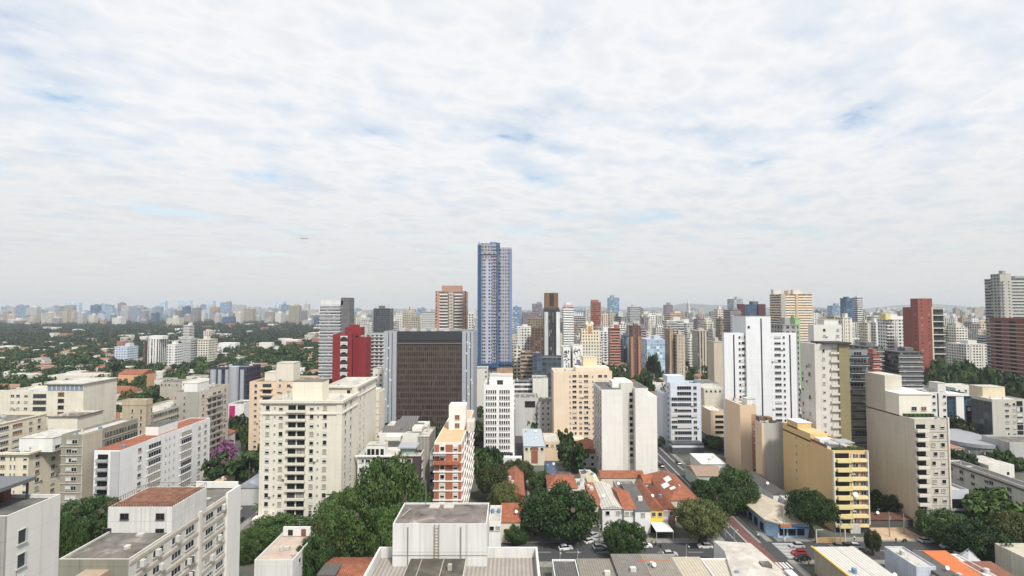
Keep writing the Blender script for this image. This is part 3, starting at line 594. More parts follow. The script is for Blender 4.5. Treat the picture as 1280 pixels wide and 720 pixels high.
b.box('entrance_wall', -b.W/2 - 1, -b.W/2 + 5, -3, -0.3, 0, 2.6, cm)
# second cream tower to the right
b = C('apartment_tower', 'plain cream tower with a stepped cornice right behind the main cream tower', 405, 447, 483, 196, far=470, mat=wall((0.70, 0.66, 0.56), 0.14), rm=paleroof())
b.band(b.H - 0.4, 0.8, 0.7, b.mat, 'FR', 'cornice'); b.band(b.H - 4.0, 0.4, 0.3, b.mat, 'FR', 'cornice')
zz0 = [b.H - 2.8 - i * 2.92 for i in range(14)]
sidecol(3.5, 1.0, 1.3, 'ddc'); sidecol(8.5, 0.9, 1.2, 'd'); b.grid('F', [b.fx(436)], zz0, 1.2, 1.4, 'dcs')
b.box('front_bay', b.fx(441), b.W/2 + 0.3, -0.7, 0, 0, b.H - 0.5, b.mat)
D = 236.0
b = C('apartment_block', 'pale cream block with paired windows and beige bands beside the brown glass office', 446, 474, 490, D, far=481, mat=wall((0.68, 0.63, 0.52), 0.12), rm=paleroof(), dep=14)
zz0 = [b.H - 3.4 - i * 2.9 for i in range(10)]
b.grid('F', [b.fx(455), b.fx(464)], zz0, 2.2, 1.4, K); b.grid('F', [b.fx(450)], zz0[::1], 0.9, 1.2, 'ds')
for z in zz0: b.band(z - 0.9, 0.22, 0.15, wall((0.55, 0.47, 0.36)))
b.box('cap', -b.W/2 + 0.4, b.W/2 - 0.4, 1, 6, b.H, b.H + 1.2, b.mat)
# striped tower, red tower
b = C('apartment_tower', 'tall tower with thin white balcony bands and a dark grey fin at its right', 400, 425, 381, 465, dep=22, mat=facade('b', (0.62, 0.64, 0.66), 3.2, 3.0, (0.04, 0.05, 0.065), 0.99, 0.62), rm=paleroof())
for i in range(22): b.band(b.H - 3.3 - i * 3.0, 0.7, 0.6, flat('white_band', (0.72, 0.73, 0.74), 0.7), 'FR')
b.box('roof_frame', -b.W/2, b.W/2 + 2, 2, 8, b.H, b.H + 4.0, wall((0.7, 0.7, 0.7)))
b.box('grey_fin', b.W/2, X(437, 467, 372) - b.cx, 2, 16, 0, Z(372, 467), facade('p', (0.13, 0.13, 0.14), 3.0, 3.0, (0.2, 0.2, 0.21), 0.5, 0.4)); b.mast(411, 378, 4)
b = C('apartment_tower', 'crimson red tower with a column of arched white balconies', 416, 440, 418, 400, dep=18, mat=wall(RED, 0.12), rm=flat('red_roof', RED), par=0.5)
rm_ = wall(RED, 0.12)
b.box('red_wing', b.W/2, X(457, 402, 420) - b.cx, 3, 18, 0, Z(422, 403), rm_); b.box('red_crest', b.fx(429), b.fx(450), 4, 12, b.H - 1, Z(409, 404), rm_); b.box('red_crest', b.fx(434), b.fx(445), 5, 10, b.H + 2, Z(406, 405), rm_)
b.box('red_rib', b.fx(447), b.fx(449), 2.0, 3, 0, Z(414, 402), rm_); b.box('red_rib', b.fx(441), b.fx(443), 1.8, 3, 0, Z(413, 402), rm_)
wb = flat('arch_white', (0.62, 0.6, 0.57), 0.7)
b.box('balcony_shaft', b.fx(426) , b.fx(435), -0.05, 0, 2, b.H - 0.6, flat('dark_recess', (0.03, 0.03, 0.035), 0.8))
for i in range(9):
    z = b.H - 5.6 - i * 5.9; cxx = b.fx(430.5); w_ = b.fx(435) - b.fx(426)
    ar = MB(); ar.box(cxx - w_/2, cxx + w_/2, -1.0, -0.06, z - 1.1, z)
    for k in range(8):
        a0, a1 = math.pi * k / 8, math.pi * (k + 1) / 8; r = w_ * 0.46
        ar.poly([(cxx + math.cos(a0) * r, -0.9, z + 1.9 + math.sin(a0) * 1.9), (cxx + math.cos(a0) * w_/2 * 1.0, -0.9, z + 4.6), (cxx + math.cos(a1) * w_/2 * 1.0, -0.9, z + 4.6), (cxx + math.cos(a1) * r, -0.9, z + 1.9 + math.sin(a1) * 1.9)])
    ar.build('arched_balcony', wb, b.o)
b = C('apartment_tower', 'grey tower with stepped white balconies right of the crimson tower', 457, 480, 417, 432, dep=16, mat=facade('p', (0.42, 0.43, 0.42), 3.6, 3.0, (0.05, 0.055, 0.06), 0.62, 0.55), rm=concrete())
for i in range(17): b.band(b.H - 3 - i * 3, 0.5, 0.9, flat('white_band', (0.72, 0.73, 0.74), 0.7), 'F')
b = C('apartment_block', 'small white block with six square windows wedged against the brown glass office', 466, 481, 461, 330, dep=12, mat=wall(OFFW, 0.1)); b.grid('F', [b.fx(470), b.fx(476)], b.zs(470, 6.2, 8), 1.3, 1.3, 'd')
# brown glass office
D = 300.0
bg_ = facade('g', (0.075, 0.060, 0.052), 1.25, 3.4, (0.026, 0.019, 0.016), 0.86, 0.66)
b = C('office_tower', 'brown glass office block between two silver grey side shafts', 480, 592, 414, D, dep=30, mat=wall((0.32, 0.34, 0.37), 0.1), rm=darkroof(), body='core')
sh = flat('silver_panel', (0.42, 0.45, 0.49), 0.4, 0.2); c0, c1 = b.fx(497), b.fx(577.5)
b.box('glass_front', c0, c1, -0.5, 0, 0, b.H - 6.8, bg_); b.box('louvre_band', c0, c1, -0.5, 0, b.H - 5.2, b.H + 0.0, rows('dark_louvres', (0.045, 0.05, 0.06), (0.03, 0.03, 0.035), 1.2, 'X'))
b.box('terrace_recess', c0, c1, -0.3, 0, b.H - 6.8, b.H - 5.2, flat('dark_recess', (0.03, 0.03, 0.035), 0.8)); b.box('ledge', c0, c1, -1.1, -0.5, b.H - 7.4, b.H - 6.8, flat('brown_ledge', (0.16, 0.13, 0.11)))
for px0, px1 in ((480.5, 486), (487, 490.5), (491.5, 496.5), (578, 583), (584, 588), (589, 592)): b.box('side_shaft', b.fx(px0), b.fx(px1), -1.3, 0, 0, b.H - 0.2, sh)
for i in range(32): b.box('mullion', c0 + (c1 - c0) * i / 31 - 0.08, c0 + (c1 - c0) * i / 31 + 0.08, -0.75, -0.5, 0, b.H - 7.4, flat('bronze_mullion', (0.12, 0.10, 0.09), 0.4))
r2 = random.Random(3)
for px0, px1 in ((481, 490), (579, 591)):
    for i in range(12): x = b.fx(r2.uniform(px0, px1)); z = r2.uniform(8, b.H - 4); b.box('shaft_plate', x - 0.35, x + 0.35, -1.42, -1.3, z, z + 1.0, flat('white_plate', (0.75, 0.75, 0.75)))
for px in (500, 515, 527, 540, 556): b.box('cooling_tower', b.fx(px) - 1.6, b.fx(px) + 1.6, 6, 9, b.H - 0.9, b.H + 1.4, flat('unit_casing', (0.5, 0.5, 0.48)))
# white and dark terrace blocks with solar roofs
D = 190.0
b = C('apartment_block', 'white terraced block with a glazed roof room in front of the solar panel roofs', 447, 498, 570, D, dep=12, mat=wall(WHITE, 0.1), rm=paleroof())
b.grid('F', [b.fx(452), b.fx(460), b.fx(472), b.fx(484)], b.zs(578, 9.9, 5), 1.5, 1.0, 'ddm'); b.band(b.H - 0.2, 0.5, 0.8, b.mat, 'F', 'roof_edge')
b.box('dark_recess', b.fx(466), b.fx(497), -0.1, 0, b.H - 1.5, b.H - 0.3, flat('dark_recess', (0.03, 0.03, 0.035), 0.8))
p, a_, b2, z0, z1 = b.pent(458, 481, 557, 3, 5, wall(WHITE, 0.06)); 
for u in (-0.36, -0.14, 0.1, 0.36): b.win('F', (a_ + b2) / 2 + u * (b2 - a_), z0 + 0.5, 1.0, 2.0, 'd', DFR(), parent=p, off=-3.0)
D = 214.0
b = C('apartment_block', 'white block with tilted grey solar panels stepping up its roof', 474, 527, 541, D, dep=22, mat=wall((0.74, 0.73, 0.68), 0.1), rm=paleroof())
sol = facade('g', (0.30, 0.31, 0.33), 1.1, 1.0, (0.07, 0.075, 0.085), 0.9, 0.9)
sol = rows('solar_panel', (0.12, 0.115, 0.115), (0.19, 0.18, 0.175), 1.1, 'X', rough=0.35)
for px, py, y0, w_ in ((483, 541, 1, 8), (490, 547, -3, 6), (502, 533, 6, 9), (513, 537, 8, 7), (506, 528, 14, 8)):
    x = X(px, D + y0, py) - b.cx; z = Z(py, D + y0); sp_ = MB()
    sp_.v += [(x - w_/2, y0, z - 1.6), (x + w_/2, y0, z - 1.6), (x + w_/2 + 1.5, y0 + 6, z + 1.6), (x - w_/2 + 1.5, y0 + 6, z + 1.6), (x - w_/2, y0, z - 2), (x + w_/2, y0, z - 2), (x + w_/2 + 1.5, y0 + 6, z + 1.2), (x - w_/2 + 1.5, y0 + 6, z + 1.2)]
    sp_.f += [(0, 1, 2, 3), (7, 6, 5, 4), (0, 4, 5, 1), (1, 5, 6, 2), (2, 6, 7, 3), (3, 7, 4, 0)]; sp_.m += [0] * 6; sp_.build('solar_panel', sol, b.o)
    b.box('roof_volume', x - w_/2 + 0.3, x + w_/2 + 0.3, y0 + 0.5, y0 + 5.5, b.H - 0.9, z - 1.6, b.mat)
b.box('stair_house', b.fx(514), b.fx(526), 2, 8, b.H, b.H + 1.6, b.mat)
b = C('apartment_block', 'tall narrow grey block with ribbed front beside the orange and white block', 522, 537, 545, 205, dep=16, mat=rows('ribbed_grey_wall', (0.40, 0.37, 0.33), (0.30, 0.28, 0.25), 1.3, 'X', bump=0.2), rm=paleroof()); b.clutter(4, 2)
b.box('roof_rim', -b.W/2, b.W/2, -0.2, 0, b.H - 0.2, b.H + 0.2, wall(WHITE))
b = C('apartment_block', 'dark brown block with a planted roof terrace and glass roof room', 497, 525, 569, 181, far=529, dep=9, mat=wall((0.075, 0.05, 0.055), 0.1), rm=paleroof())
b.band(b.H - 0.3, 0.45, 0.3, wall((0.7, 0.62, 0.5)), 'FR', 'roof_edge')
for i in range(4): b.win('F', b.fx(507), b.H - 2.5 - i * 3.1, 4.6, 1.3, 'w', SHU()); b.win('F', b.fx(512), b.H - 2.5 - i * 3.1, 1.1, 1.1, 'd', off=0.1); b.win('R', 4.5, b.H - 2.6 - i * 3.1, 2.5, 1.5, 'w', SHU())
b.box('roof_room', b.fx(498), b.fx(516), 3, 8, b.H - 0.8, b.H + 1.7, flat('pale_green_glass', (0.35, 0.45, 0.42), 0.2)); b.box('roof_room_cover', b.fx(495), b.fx(519), 2, 9, b.H + 1.7, b.H + 2.1, flat('grey_cover', (0.36, 0.38, 0.41), 0.6))
b = C('apartment_block', 'grey block with dark balcony openings hidden between brown block and orange block', 537, 545, 567, 200, dep=10, mat=wall((0.33, 0.33, 0.35))); b.grid('F', [b.fx(541)], b.zs(574, 9.5, 6), 2.0, 1.4, 'd')
# orange and white block
D = 168.0; om = wall((0.40, 0.135, 0.07), 0.2); wm2 = wall((0.76, 0.74, 0.70), 0.06)
b = C('apartment_block', 'white and orange brick block with a white lift tower on a tan roof', 543, 577, 553, D, far=592, mat=wm2, rm=flat('tan_roof', (0.62, 0.40, 0.23), 0.9), par=0.25)
zz0 = [b.H - 2.6 - i * 3.0 for i in range(9)]
for i, z in enumerate(zz0):
    for px0, px1 in ((543.5, 549), (557, 566), (573, 577)): b.box('brick_panel', b.fx(px0), b.fx(px1), -0.12, 0, z - 0.5, z + 1.9, om)
    b.win('F', b.fx(553), z, 1.2, 1.3, rnd.choice('dms')); b.win('F', b.fx(569.5), z, 1.2, 1.3, rnd.choice('dms'))
    b.band(z - 0.95, 0.4, 0.35, wm2, 'FR')
    for k in range(6):
        u = b.dep * (k + 0.5) / 6
        b.box('brick_panel', b.W/2, b.W/2 + 0.12, u - 1.3, u + 0.9, z - 0.5, z + 1.9, om); b.win('R', u + 1.3, z, 0.7, 1.3, 'd')
b.box('upper_balcony', b.fx(543), b.fx(575), -1.4, -0.1, zz0[1] - 1.2, zz0[1] - 0.2, om); b.box('balcony_awning', b.fx(543), b.fx(558), -1.8, -0.1, zz0[1] + 1.6, zz0[1] + 1.8, flat('grey_awning', (0.25, 0.25, 0.25)))
xt0, xt1 = X(561, 186, 520) - b.cx, X(582, 186, 520) - b.cx; zt = Z(507, 186)
p = b.box('lift_tower', xt0, xt1, 18, 25, 0, zt, wm2)
for i in range(3): b.win('F', (xt0 + xt1) / 2, zt - 5.0 - i * 2.9, 1.7, 1.5, 'bbd'[i], off=-18.0)
b.box('roof_vent', xt1 + 0.5, xt1 + 3.2, 16, 22, b.H - 0.2, b.H + 3.0, wall((0.6, 0.55, 0.48)))
# white tower with narrow windows
D = 234.0
b = C('office_tower', 'white tower with two groups of five narrow windows on every floor', 605, 643, 481, D, dep=16, mat=wall((0.80, 0.80, 0.79), 0.12), rm=paleroof())
zz0 = b.zs(492, 7.55, 12)
cols = [608.5 + 2.75 * i for i in range(5)] + [625.2 + 2.75 * i for i in range(5)]
b.grid('F', [b.fx(c) for c in cols], zz0, 0.6, 1.5, 'd', frame=flat('white_bar', (0.7, 0.7, 0.7)))
p, a_, b2, z0, z1 = b.pent(612, 641, 470, 1.0, 9, wall((0.80, 0.80, 0.79), 0.05)); b.win('F', b.fx(625), z0 + 0.8, 2.6, 2.0, 'd', parent=p, off=-1.0)
for px in (606.5, 624): b.box('drain_pipe', b.fx(px) - 0.07, b.fx(px) + 0.07, -0.12, 0, 2, b.H - 4, wall((0.45, 0.45, 0.44)))
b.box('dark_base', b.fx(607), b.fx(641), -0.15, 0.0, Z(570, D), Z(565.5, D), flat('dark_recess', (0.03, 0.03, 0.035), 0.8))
b.box('podium', b.fx(605), b.fx(652), -3, -0.2, 0, Z(572, D - 3), wall((0.72, 0.72, 0.71), 0.15))
b.clutter(3, 8)
# ================================================================ centre and right blocks
# peach tower
D = 276.0
b = C('apartment_tower', 'peach tower with a blank left strip and small brown windows behind the white slab', 692, 765, 464, D, dep=16, mat=wall((0.76, 0.62, 0.47), 0.12), rm=paleroof())
zz0 = b.zs(471.5, 6.4, 13)
b.grid('F', [b.fx(718), b.fx(725.5), b.fx(732.5), b.fx(750), b.fx(757)], zz0, [2.0, 1.4, 2.2, 2.0, 1.4], 1.2, 'ddbdm', cap=70)
b.grid('F', [b.fx(712.5), b.fx(741)], zz0, 0.5, 0.7, 'd', name='small_window')
b.box('roof_storey', b.fx(720), b.fx(762), 1.5, 12, b.H - 0.9, Z(459.5, D), wall((0.76, 0.64, 0.49), 0.05))
p, *_ = b.pent(729, 746, 446.5, 5, 7, wall((0.76, 0.62, 0.42), 0.05)); b.box('podium', b.fx(690), b.fx(728), -5, -0.2, 0, Z(549, D - 5), wall((0.76, 0.64, 0.49), 0.1))
# white slab
D = 217.0; wg = wall((0.74, 0.735, 0.70), 0.10)
b = C('apartment_slab', 'white slab with two blank front walls split by a recessed grey window column', 752, 821, 487, D, far=745, dep=14, mat=wg, rm=darkroof(), roof='none')
b.body.data = MB().box(-b.W/2, b.fx(778), 0, 22, 0, b.H).mesh('walls', wg)
b.dep = 22
MB().box(-b.W/2 + 0.2, b.fx(778) - 0.2, 0.2, 21.8, b.H + 0.004, b.H + 0.1).build('roof', darkroof(), b.o)
b.box('recess_wall', b.fx(778), b.fx(794), 3.5, 20, 0, b.H + 2.4, wall((0.60, 0.59, 0.54), 0.1)); b.box('right_wing', b.fx(794), b.fx(810), 0.0, 20, 0, b.H + 0.6, wg); b.box('right_wing', b.fx(810), b.fx(821), 0.0, 20, 0, b.H - 2.8, wg)
b.box('wing_roof', b.fx(794) + 0.3, b.fx(810) - 0.3, 0.3, 19.7, b.H + 0.604, b.H + 0.7, darkroof())
b.box('lift_house', b.fx(768), b.fx(793), 4.5, 12, b.H, Z(477, D + 4), wall((0.78, 0.77, 0.73), 0.05)); b.box('vent_slot', b.fx(784), b.fx(791), 4.4, 4.5, Z(480, D + 4), Z(478.6, D + 4), DFR())
for i in range(12): b.win('F', b.fx(791), Z(494.5 + i * 7.6, D + 3.5), 1.2, 1.1, 'dddc'[i % 4], DFR(), off=-3.5)
b.box('drain_pipe', b.fx(787.5) - 0.06, b.fx(787.5) + 0.06, 3.4, 3.5, 3, b.H - 6, wall((0.3, 0.3, 0.28)))
zz0 = [b.H - 2.6 - i * 2.8 for i in range(12)]
b.grid('L', [3.0, 7.5, 12, 17], zz0, 1.8, 1.5, 'dddbm')
for z in zz0: b.box('side_band', -b.W/2 - 0.12, -b.W/2, 0.5, 21, z - 0.9, z - 0.5, wall((0.45, 0.33, 0.28)))
# blue white office
D = 262.0; bw = wall((0.62, 0.66, 0.74), 0.08)
b = C('office_building', 'blue white office with wide dark window rows and a sloping grey roof', 838, 876, 479, D, dep=18, far=831, mat=bw, rm=flat('pale_blue_roof', (0.46, 0.51, 0.56), 0.7))
zz0 = b.zs(486.8, 6.9, 11)
b.grid('F', [b.fx(855)], zz0, 7.0, 1.7, 'dddm', cap=98); b.grid('F', [b.fx(868.5)], zz0, 1.6, 1.5, 'dddm')
b.grid('F', [b.fx(842.5)], zz0[2:], 2.8, 1.7, 'd'); b.grid('L', [4, 9, 14], zz0, 2.0, 1.3, 'dm')
b.box('left_wing', b.fx(832) , -b.W/2 , 6, 20, 0, b.H - 6, bw); b.box('podium', b.fx(835), b.fx(873), -6, -0.2, 0, Z(553, D - 4), flat('dark_podium', (0.08, 0.09, 0.1), 0.5)); b.box('podium_band', b.fx(834.8), b.fx(873.2), -6.1, -0.25, 3.3, 4.3, bw)
b.box('roof_box', b.fx(840), b.fx(862), 8, 16, b.H - 0.8, Z(470, D + 8), flat('pale_blue_wall', (0.55, 0.60, 0.66), 0.7)); b.clutter(4, 4)
# white tower with three black stripes
D = 250.0; wt = wall((0.74, 0.76, 0.79), 0.12)
b = C('apartment_tower', 'white tower with three thin black vertical lines and a raised central shaft', 905, 995, 416, D, dep=20, mat=wt, rm=paleroof(), far=904)
zz0 = b.zs(423, 7.35, 17); blk = flat('black_recess', (0.02, 0.02, 0.022), 0.8)
b.box('central_shaft', b.fx(931), b.fx(962), -1.2, 14, 0, Z(395.5, D), wt); b.box('shaft_cap', b.fx(932), b.fx(961), -1.0, 13, Z(395.5, D) + 0.004, Z(395.5, D) + 0.3, darkroof())
for px, o_ in ((917, 0.02), (950, 1.22), (987, 0.02)): b.box('black_line', b.fx(px) - 0.32, b.fx(px) + 0.32, -o_ - 0.04, -o_ + 0.02, 2, (b.H - 1) if px != 950 else Z(398, D), blk)
b.grid('F', [b.fx(930), b.fx(939.5) - 0.0, b.fx(961), b.fx(971.5)], zz0, [2.3, 1.5, 2.0, 3.0], 1.1, 'dddm', cap=72, off=0.0)
b.grid('F', [b.fx(924.2), b.fx(979.5)], zz0, 0.8, 1.0, 'd', name='small_window', cap=40)
for px in (938, 941): pass
b.win('F', b.fx(934.5), Z(410, D), 1.0, 1.0, 'd', off=1.2)
b.clutter(3, 2)
# beige block with olive column and glass balconies
D = 190.0
b = C('apartment_tower', 'pale tower with a dark roof canopy, an olive column and scattered side windows', 1018, 1047, 430, D, far=1000, dep=14, mat=wall((0.62, 0.60, 0.55), 0.18), rm=darkroof())
zz0 = [b.H - 3.0 - i * 3.0 for i in range(17)]
b.grid('F', [b.fx(1029)], zz0, 0.7, 1.0, 'dcs'); b.grid('F', [b.fx(1043)], zz0, 2.4, 1.6, 'wcwm', name='enclosed_balcony')
for z in zz0: b.balc('F', b.fx(1042), z - 0.6, 3.0, 0.7, wall((0.66, 0.60, 0.50)), h=0.7)
r3 = random.Random(5)
for z in zz0[::1]:
    for u in (3.5, 5.2, 8.0):
        if r3.random() < 0.55: b.win('L', u, z + r3.uniform(-0.3, 0.4), 1.1 if u < 5 else 0.7, r3.choice((1.4, 0.8)), r3.choice('ddc'))
b.box('roof_canopy', b.fx(1027), b.fx(1061), -1.6, 7, b.H + 0.05, b.H + 0.7, flat('black_canopy', (0.04, 0.04, 0.038), 0.7)); b.box('olive_column', b.W/2, b.fx(1060), -0.6, 9, 0, b.H, wall((0.25, 0.21, 0.12), 0.12)); b.mast(1045, 418, 3)
b = C('apartment_tower', 'narrow dark tower of glass fronted balconies right of the olive column', 1060, 1084, 437, 199, dep=12, mat=wall((0.22, 0.235, 0.24)), rm=darkroof())
zz0 = [b.H - 2.9 - i * 3.0 for i in range(18)]
for z in zz0: b.balc('F', 0, z - 0.1, b.W - 0.2, 1.3, wall((0.5, 0.52, 0.53)), kind='rail', h=1.0); b.win('F', rnd.uniform(-1, 1), z, rnd.choice((3.0, 4.0, 5.0)), 2.0, rnd.choice('dmmcc'), FRM())
b = C('apartment_block', 'pale block with a small roof box behind the canopy topped tower', 1017, 1052, 406, 260, dep=14, far=1010, mat=wall((0.66, 0.65, 0.62), 0.1), rm=paleroof())
b.grid('F', [b.fx(1030), b.fx(1047)], b.zs(414, 7.5, 12), 1.2, 1.2, 'dc'); b.pent(1030, 1048, 400, 4, 6)
# cream right slab
D = 170.0; cb_ = wall((0.56, 0.525, 0.45), 0.22)
b = C('apartment_slab', 'big beige slab with a blank stepped side wall and a balcony front at the right', 1143, 1185, 524, D, far=1083, mat=cb_, rm=paleroof(), par=0.4)
H = b.H; zz0 = [H - 3.0 - i * 2.97 for i in range(11)]
for i, z in enumerate(zz0):
    b.balc('F', b.fx(1150), z - 0.9, 3.7, 1.3, wall((0.68, 0.65, 0.57), 0.1), h=1.0); b.box('balcony_opening', b.fx(1144.5), b.fx(1156), -0.03, 0, z - 0.7, z + 1.3, GL())
    b.win('F', b.fx(1165.5) + (i % 2) * 0.6, z, 1.3, 1.1, 'dscd'[i % 4]); b.win('F', b.fx(1177.5) - (i % 2) * 0.3, z, 1.3, 1.1, 'sddc'[i % 4])
    b.box('front_band', b.fx(1158), b.W/2, -0.08, 0, z - 1.25, z - 1.13, wall((0.35, 0.32, 0.27)))
b.box('corner_pier', b.W/2 - 0.3, b.W/2 + 0.15, -0.3, 0.3, 0, H + 0.6, wall((0.72, 0.66, 0.55)))
w = b.W / 2; d = b.dep
# stepped side: upper tiers
z2, z3 = Z(493, D + 6.5), Z(469, D + 13)
b.box('upper_tier', -w, w, 6.5, 12.9, H - 0.4, z2, wall((0.72, 0.69, 0.60), 0.1)); b.box('upper_tier', -w, -w + 6.0, 12.95, d, H - 0.4, z3, cb_)
b.box('rear_tier', -w + 6, w, 12.95, d, H - 0.4, z2 + 0.6, wall((0.72, 0.69, 0.60), 0.1))
b.box('tier_cap', -w - 0.1, w + 0.3, 6.2, 13.0, z2 + 0.004, z2 + 0.3, flat('white_cap', (0.76, 0.75, 0.72)))
b.box('lift_house', X(1103, 184) - b.cx, X(1116, 184) - b.cx, 13.2, 17, z2, Z(469.5, D + 14), wall((0.78, 0.77, 0.73), 0.05))
for u in (-0.5, 2.8): b.win('F', u, H + 1.6, 1.5, 1.1, 'db'[u > 0], off=-6.5)
for i in range(7): b.box('roof_planter', -w + 0.6 + i * 1.45, -w + 1.7 + i * 1.45, 4.6, 5.8, H - 0.35, H + 0.7, leafm('dark_foliage', (0.012, 0.03, 0.01), (0.05, 0.085, 0.025)))
b = C('apartment_block', 'white block with small square windows and a dark vertical joint behind the beige slab', 1150, 1183, 490, 232, far=1124, dep=20, mat=wall((0.66, 0.65, 0.62), 0.12), rm=concrete())
b.grid('F', [b.fx(1156), b.fx(1167), b.fx(1180)], b.zs(497, 8.3, 8), 1.1, 1.0, 'ddm'); b.box('black_line', b.fx(1172) - 0.3, b.fx(1172) + 0.3, -0.04, 0.02, 2, b.H - 0.6, blk); b.pent(1172, 1182, 479, 3, 5); b.grid('L', [4, 9, 14], b.zs(497, 8.3, 8), 1.2, 1.2, 'dm'); b.clutter(5, 4)
# yellow building
D = 168.0; ym = wall((0.66, 0.46, 0.22), 0.12); yf = wall((0.78, 0.64, 0.33), 0.08)
b = C('apartment_block', 'ochre yellow block with a blank side wall and striped balcony front at the crossing', 1040, 1083, 563, D, far=979, mat=ym, rm=paleroof(), par=0.5)
w = b.W / 2; H = b.H; zz0 = [H - 2.4 - i * 2.95 for i in range(8)]
b.box('front_frame', -w, -w + 0.25, -0.9, 0, Z(655, D), H, flat('white_frame', (0.76, 0.74, 0.68))); b.box('front_frame', w - 0.25, w + 0.05, -0.9, 0, Z(655, D), H + 0.1, flat('white_frame', (0.76, 0.74, 0.68)))
for i, z in enumerate(zz0):
    b.box('floor_band', -w + 0.3, w - 0.3, -0.8, 0, z - 1.15, z - 0.15, yf)
    b.balc('F', -w + 3.2, z - 1.1, 4.6, 1.5, wall((0.70, 0.60, 0.30), 0.1), h=1.0)
    b.box('balcony_opening', -w + 0.9, -w + 5.4, -0.05, 0, z - 0.1, z + 1.5, GL()); b.win('F', -w + 6.6, z, 1.0, 1.3, 'wcsw'[i % 4], off=0.1); b.win('F', 1.9, z, 1.6, 1.3, 'bdmb'[i % 4], off=0.1); b.win('F', 4.2, z, 1.5, 1.3, 'dbbm'[i % 4], off=0.1)
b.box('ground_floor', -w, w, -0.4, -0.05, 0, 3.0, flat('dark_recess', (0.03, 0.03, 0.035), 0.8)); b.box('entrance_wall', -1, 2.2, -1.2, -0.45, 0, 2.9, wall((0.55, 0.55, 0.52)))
# stepped side
zs1 = Z(537, 186); b.box('upper_tier', -w, -w + 6, 12, b.dep, H - 0.5, zs1, ym); b.box('upper_tier', -w + 1.5, -w + 6.5, 9, 12, H - 0.5, zs1 - 1.2, wall((0.76, 0.74, 0.68)))
b.box('lift_house', -w, -w + 5, 20, 27, zs1 - 0.5, Z(526, 192), ym); b.box('tier_cap', -w - 0.1, -w + 5.2, 19.8, 27.2, Z(526, 192), Z(526, 192) + 0.25, flat('white_cap', (0.76, 0.75, 0.72)))
for i in range(6): b.win('L', 21, H - 1.5 - i * 2.95, 0.5, 0.7, 'd')
b.box('terrace_cover', -w + 4, w - 2, 2.5, 7.5, H + 1.6, H + 1.85, flat('grey_cover', (0.36, 0.38, 0.41), 0.6))
for x in (-w + 4.2, w - 2.4): b.box('cover_post', x, x + 0.15, 2.7, 2.9, H - 0.4, H + 1.6, DFR())
for i in range(8): MB().box(-0.6, 0.6, -0.5, 0.5, 0, rnd.uniform(0.8, 1.5)).build('roof_planter', leafm('dark_foliage', (0.012, 0.03, 0.01), (0.05, 0.085, 0.025)), b.o, (-w + 1.5 + i * 1.3, 1.4, H - 0.45))
b.box('dark_parapet', -w, -w + 0.3, 3, 12, H, H + 0.9, BSH())
b.o.name = 'apartment_block'
MB().cone((1.0, -0.9, zz0[4] + 0.4), (1.0, -1.2, zz0[4] + 0.5), 0.1, 0.85, 14).build('satellite_dish', flat('dish_white', (0.78, 0.78, 0.78)), b.o)
# peach and grey blocks
pm = wall((0.72, 0.54, 0.38), 0.1)
b = C('apartment_block', 'blank grey fronted block with peach edges left of the ochre block', 952, 979, 529, 204, far=944, dep=14, mat=wall((0.47, 0.46, 0.44), 0.2), rm=concrete())
MB().box(-b.W/2 - 0.06, -b.W/2, 0, b.dep, 0, b.H).box(-b.W/2 - 0.06, -b.W/2 + 0.9, -0.1, 0, 0, b.H).build('peach_edge', pm, b.o)
b.box('roof_frame', b.fx(955), b.fx(964), 4, 7, b.H - 0.8, b.H + 1.6, wall((0.16, 0.12, 0.09))); b.box('orange_hut', b.fx(966), b.fx(972), 4, 7, b.H - .8, b.H + 1.4, wall((0.45, 0.28, 0.12))); b.clutter(4, 2)
b = C('apartment_block', 'peach block with one column of small side windows below the white striped tower', 925, 945, 506, 226, dep=16, mat=pm, rm=paleroof())
b.grid('F', [b.fx(942)], b.zs(530, 8.2, 9), 1.0, 1.0, 'd', DFR()); b.pent(934, 944, 499, 3, 5, wall(WHITE)); b.box('recess_strip', b.fx(939), b.fx(945.5), -0.06, 0, 2, b.H - 4, wall((0.50, 0.30, 0.2)))
b = C('apartment_block', 'small peach block with four floors of dark balconies behind the white striped tower', 888, 906, 513, 290, dep=14, mat=wall(PEACH, 0.12), rm=flat('white_cap', (0.76, 0.75, 0.72))); b.grid('F', [b.fx(899)], b.zs(522, 6.4, 6), 4.5, 1.3, 'd', DFR())
# right edge group
b = C('office_building', 'blue glass building with one broad white pillar and white roof slab', 1184, 1214, 492, 300, dep=16, mat=facade('g', (0.03, 0.06, 0.09), 2.2, 3.2, (0.01, 0.03, 0.05)), rm=flat('white_cap', (0.76, 0.75, 0.72)))
b.box('pillar', b.fx(1193.5), b.fx(1203), -0.8, 0, 0, b.H, wall(WHITE, 0.05)); b.band(b.H - 1.2, 1.3, 1.2, flat('white_cap', (0.76, 0.75, 0.72)), 'FL', 'roof_edge')
b = C('office_building', 'beige fronted block with a dark glass side and small brown windows at the right edge', 1240, 1282, 499, 262, far=1214, dep=16, mat=wall((0.50, 0.485, 0.43), 0.15), rm=flat('white_cap', (0.76, 0.75, 0.72)))
MB().box(-b.W/2 - 0.08, -b.W/2 - 0.001, 0.2, b.dep, 2, b.H - 1.5).build('glass_side', facade('g', (0.06, 0.07, 0.08), 2.4, 3.2, (0.03, 0.036, 0.042)), b.o)
b.grid('F', [b.fx(1258), b.fx(1267)], b.zs(507, 7.3, 7), [1.8, 1.2], 1.2, 'ddmc'); b.grid('F', [b.fx(1274)], b.zs(507, 7.3, 7), 2.8, 2.2, 'd', DFR()); b.pent(1228, 1256, 484, 8, 8, wall((0.62, 0.54, 0.38), 0.1)); b.clutter(6, 1)
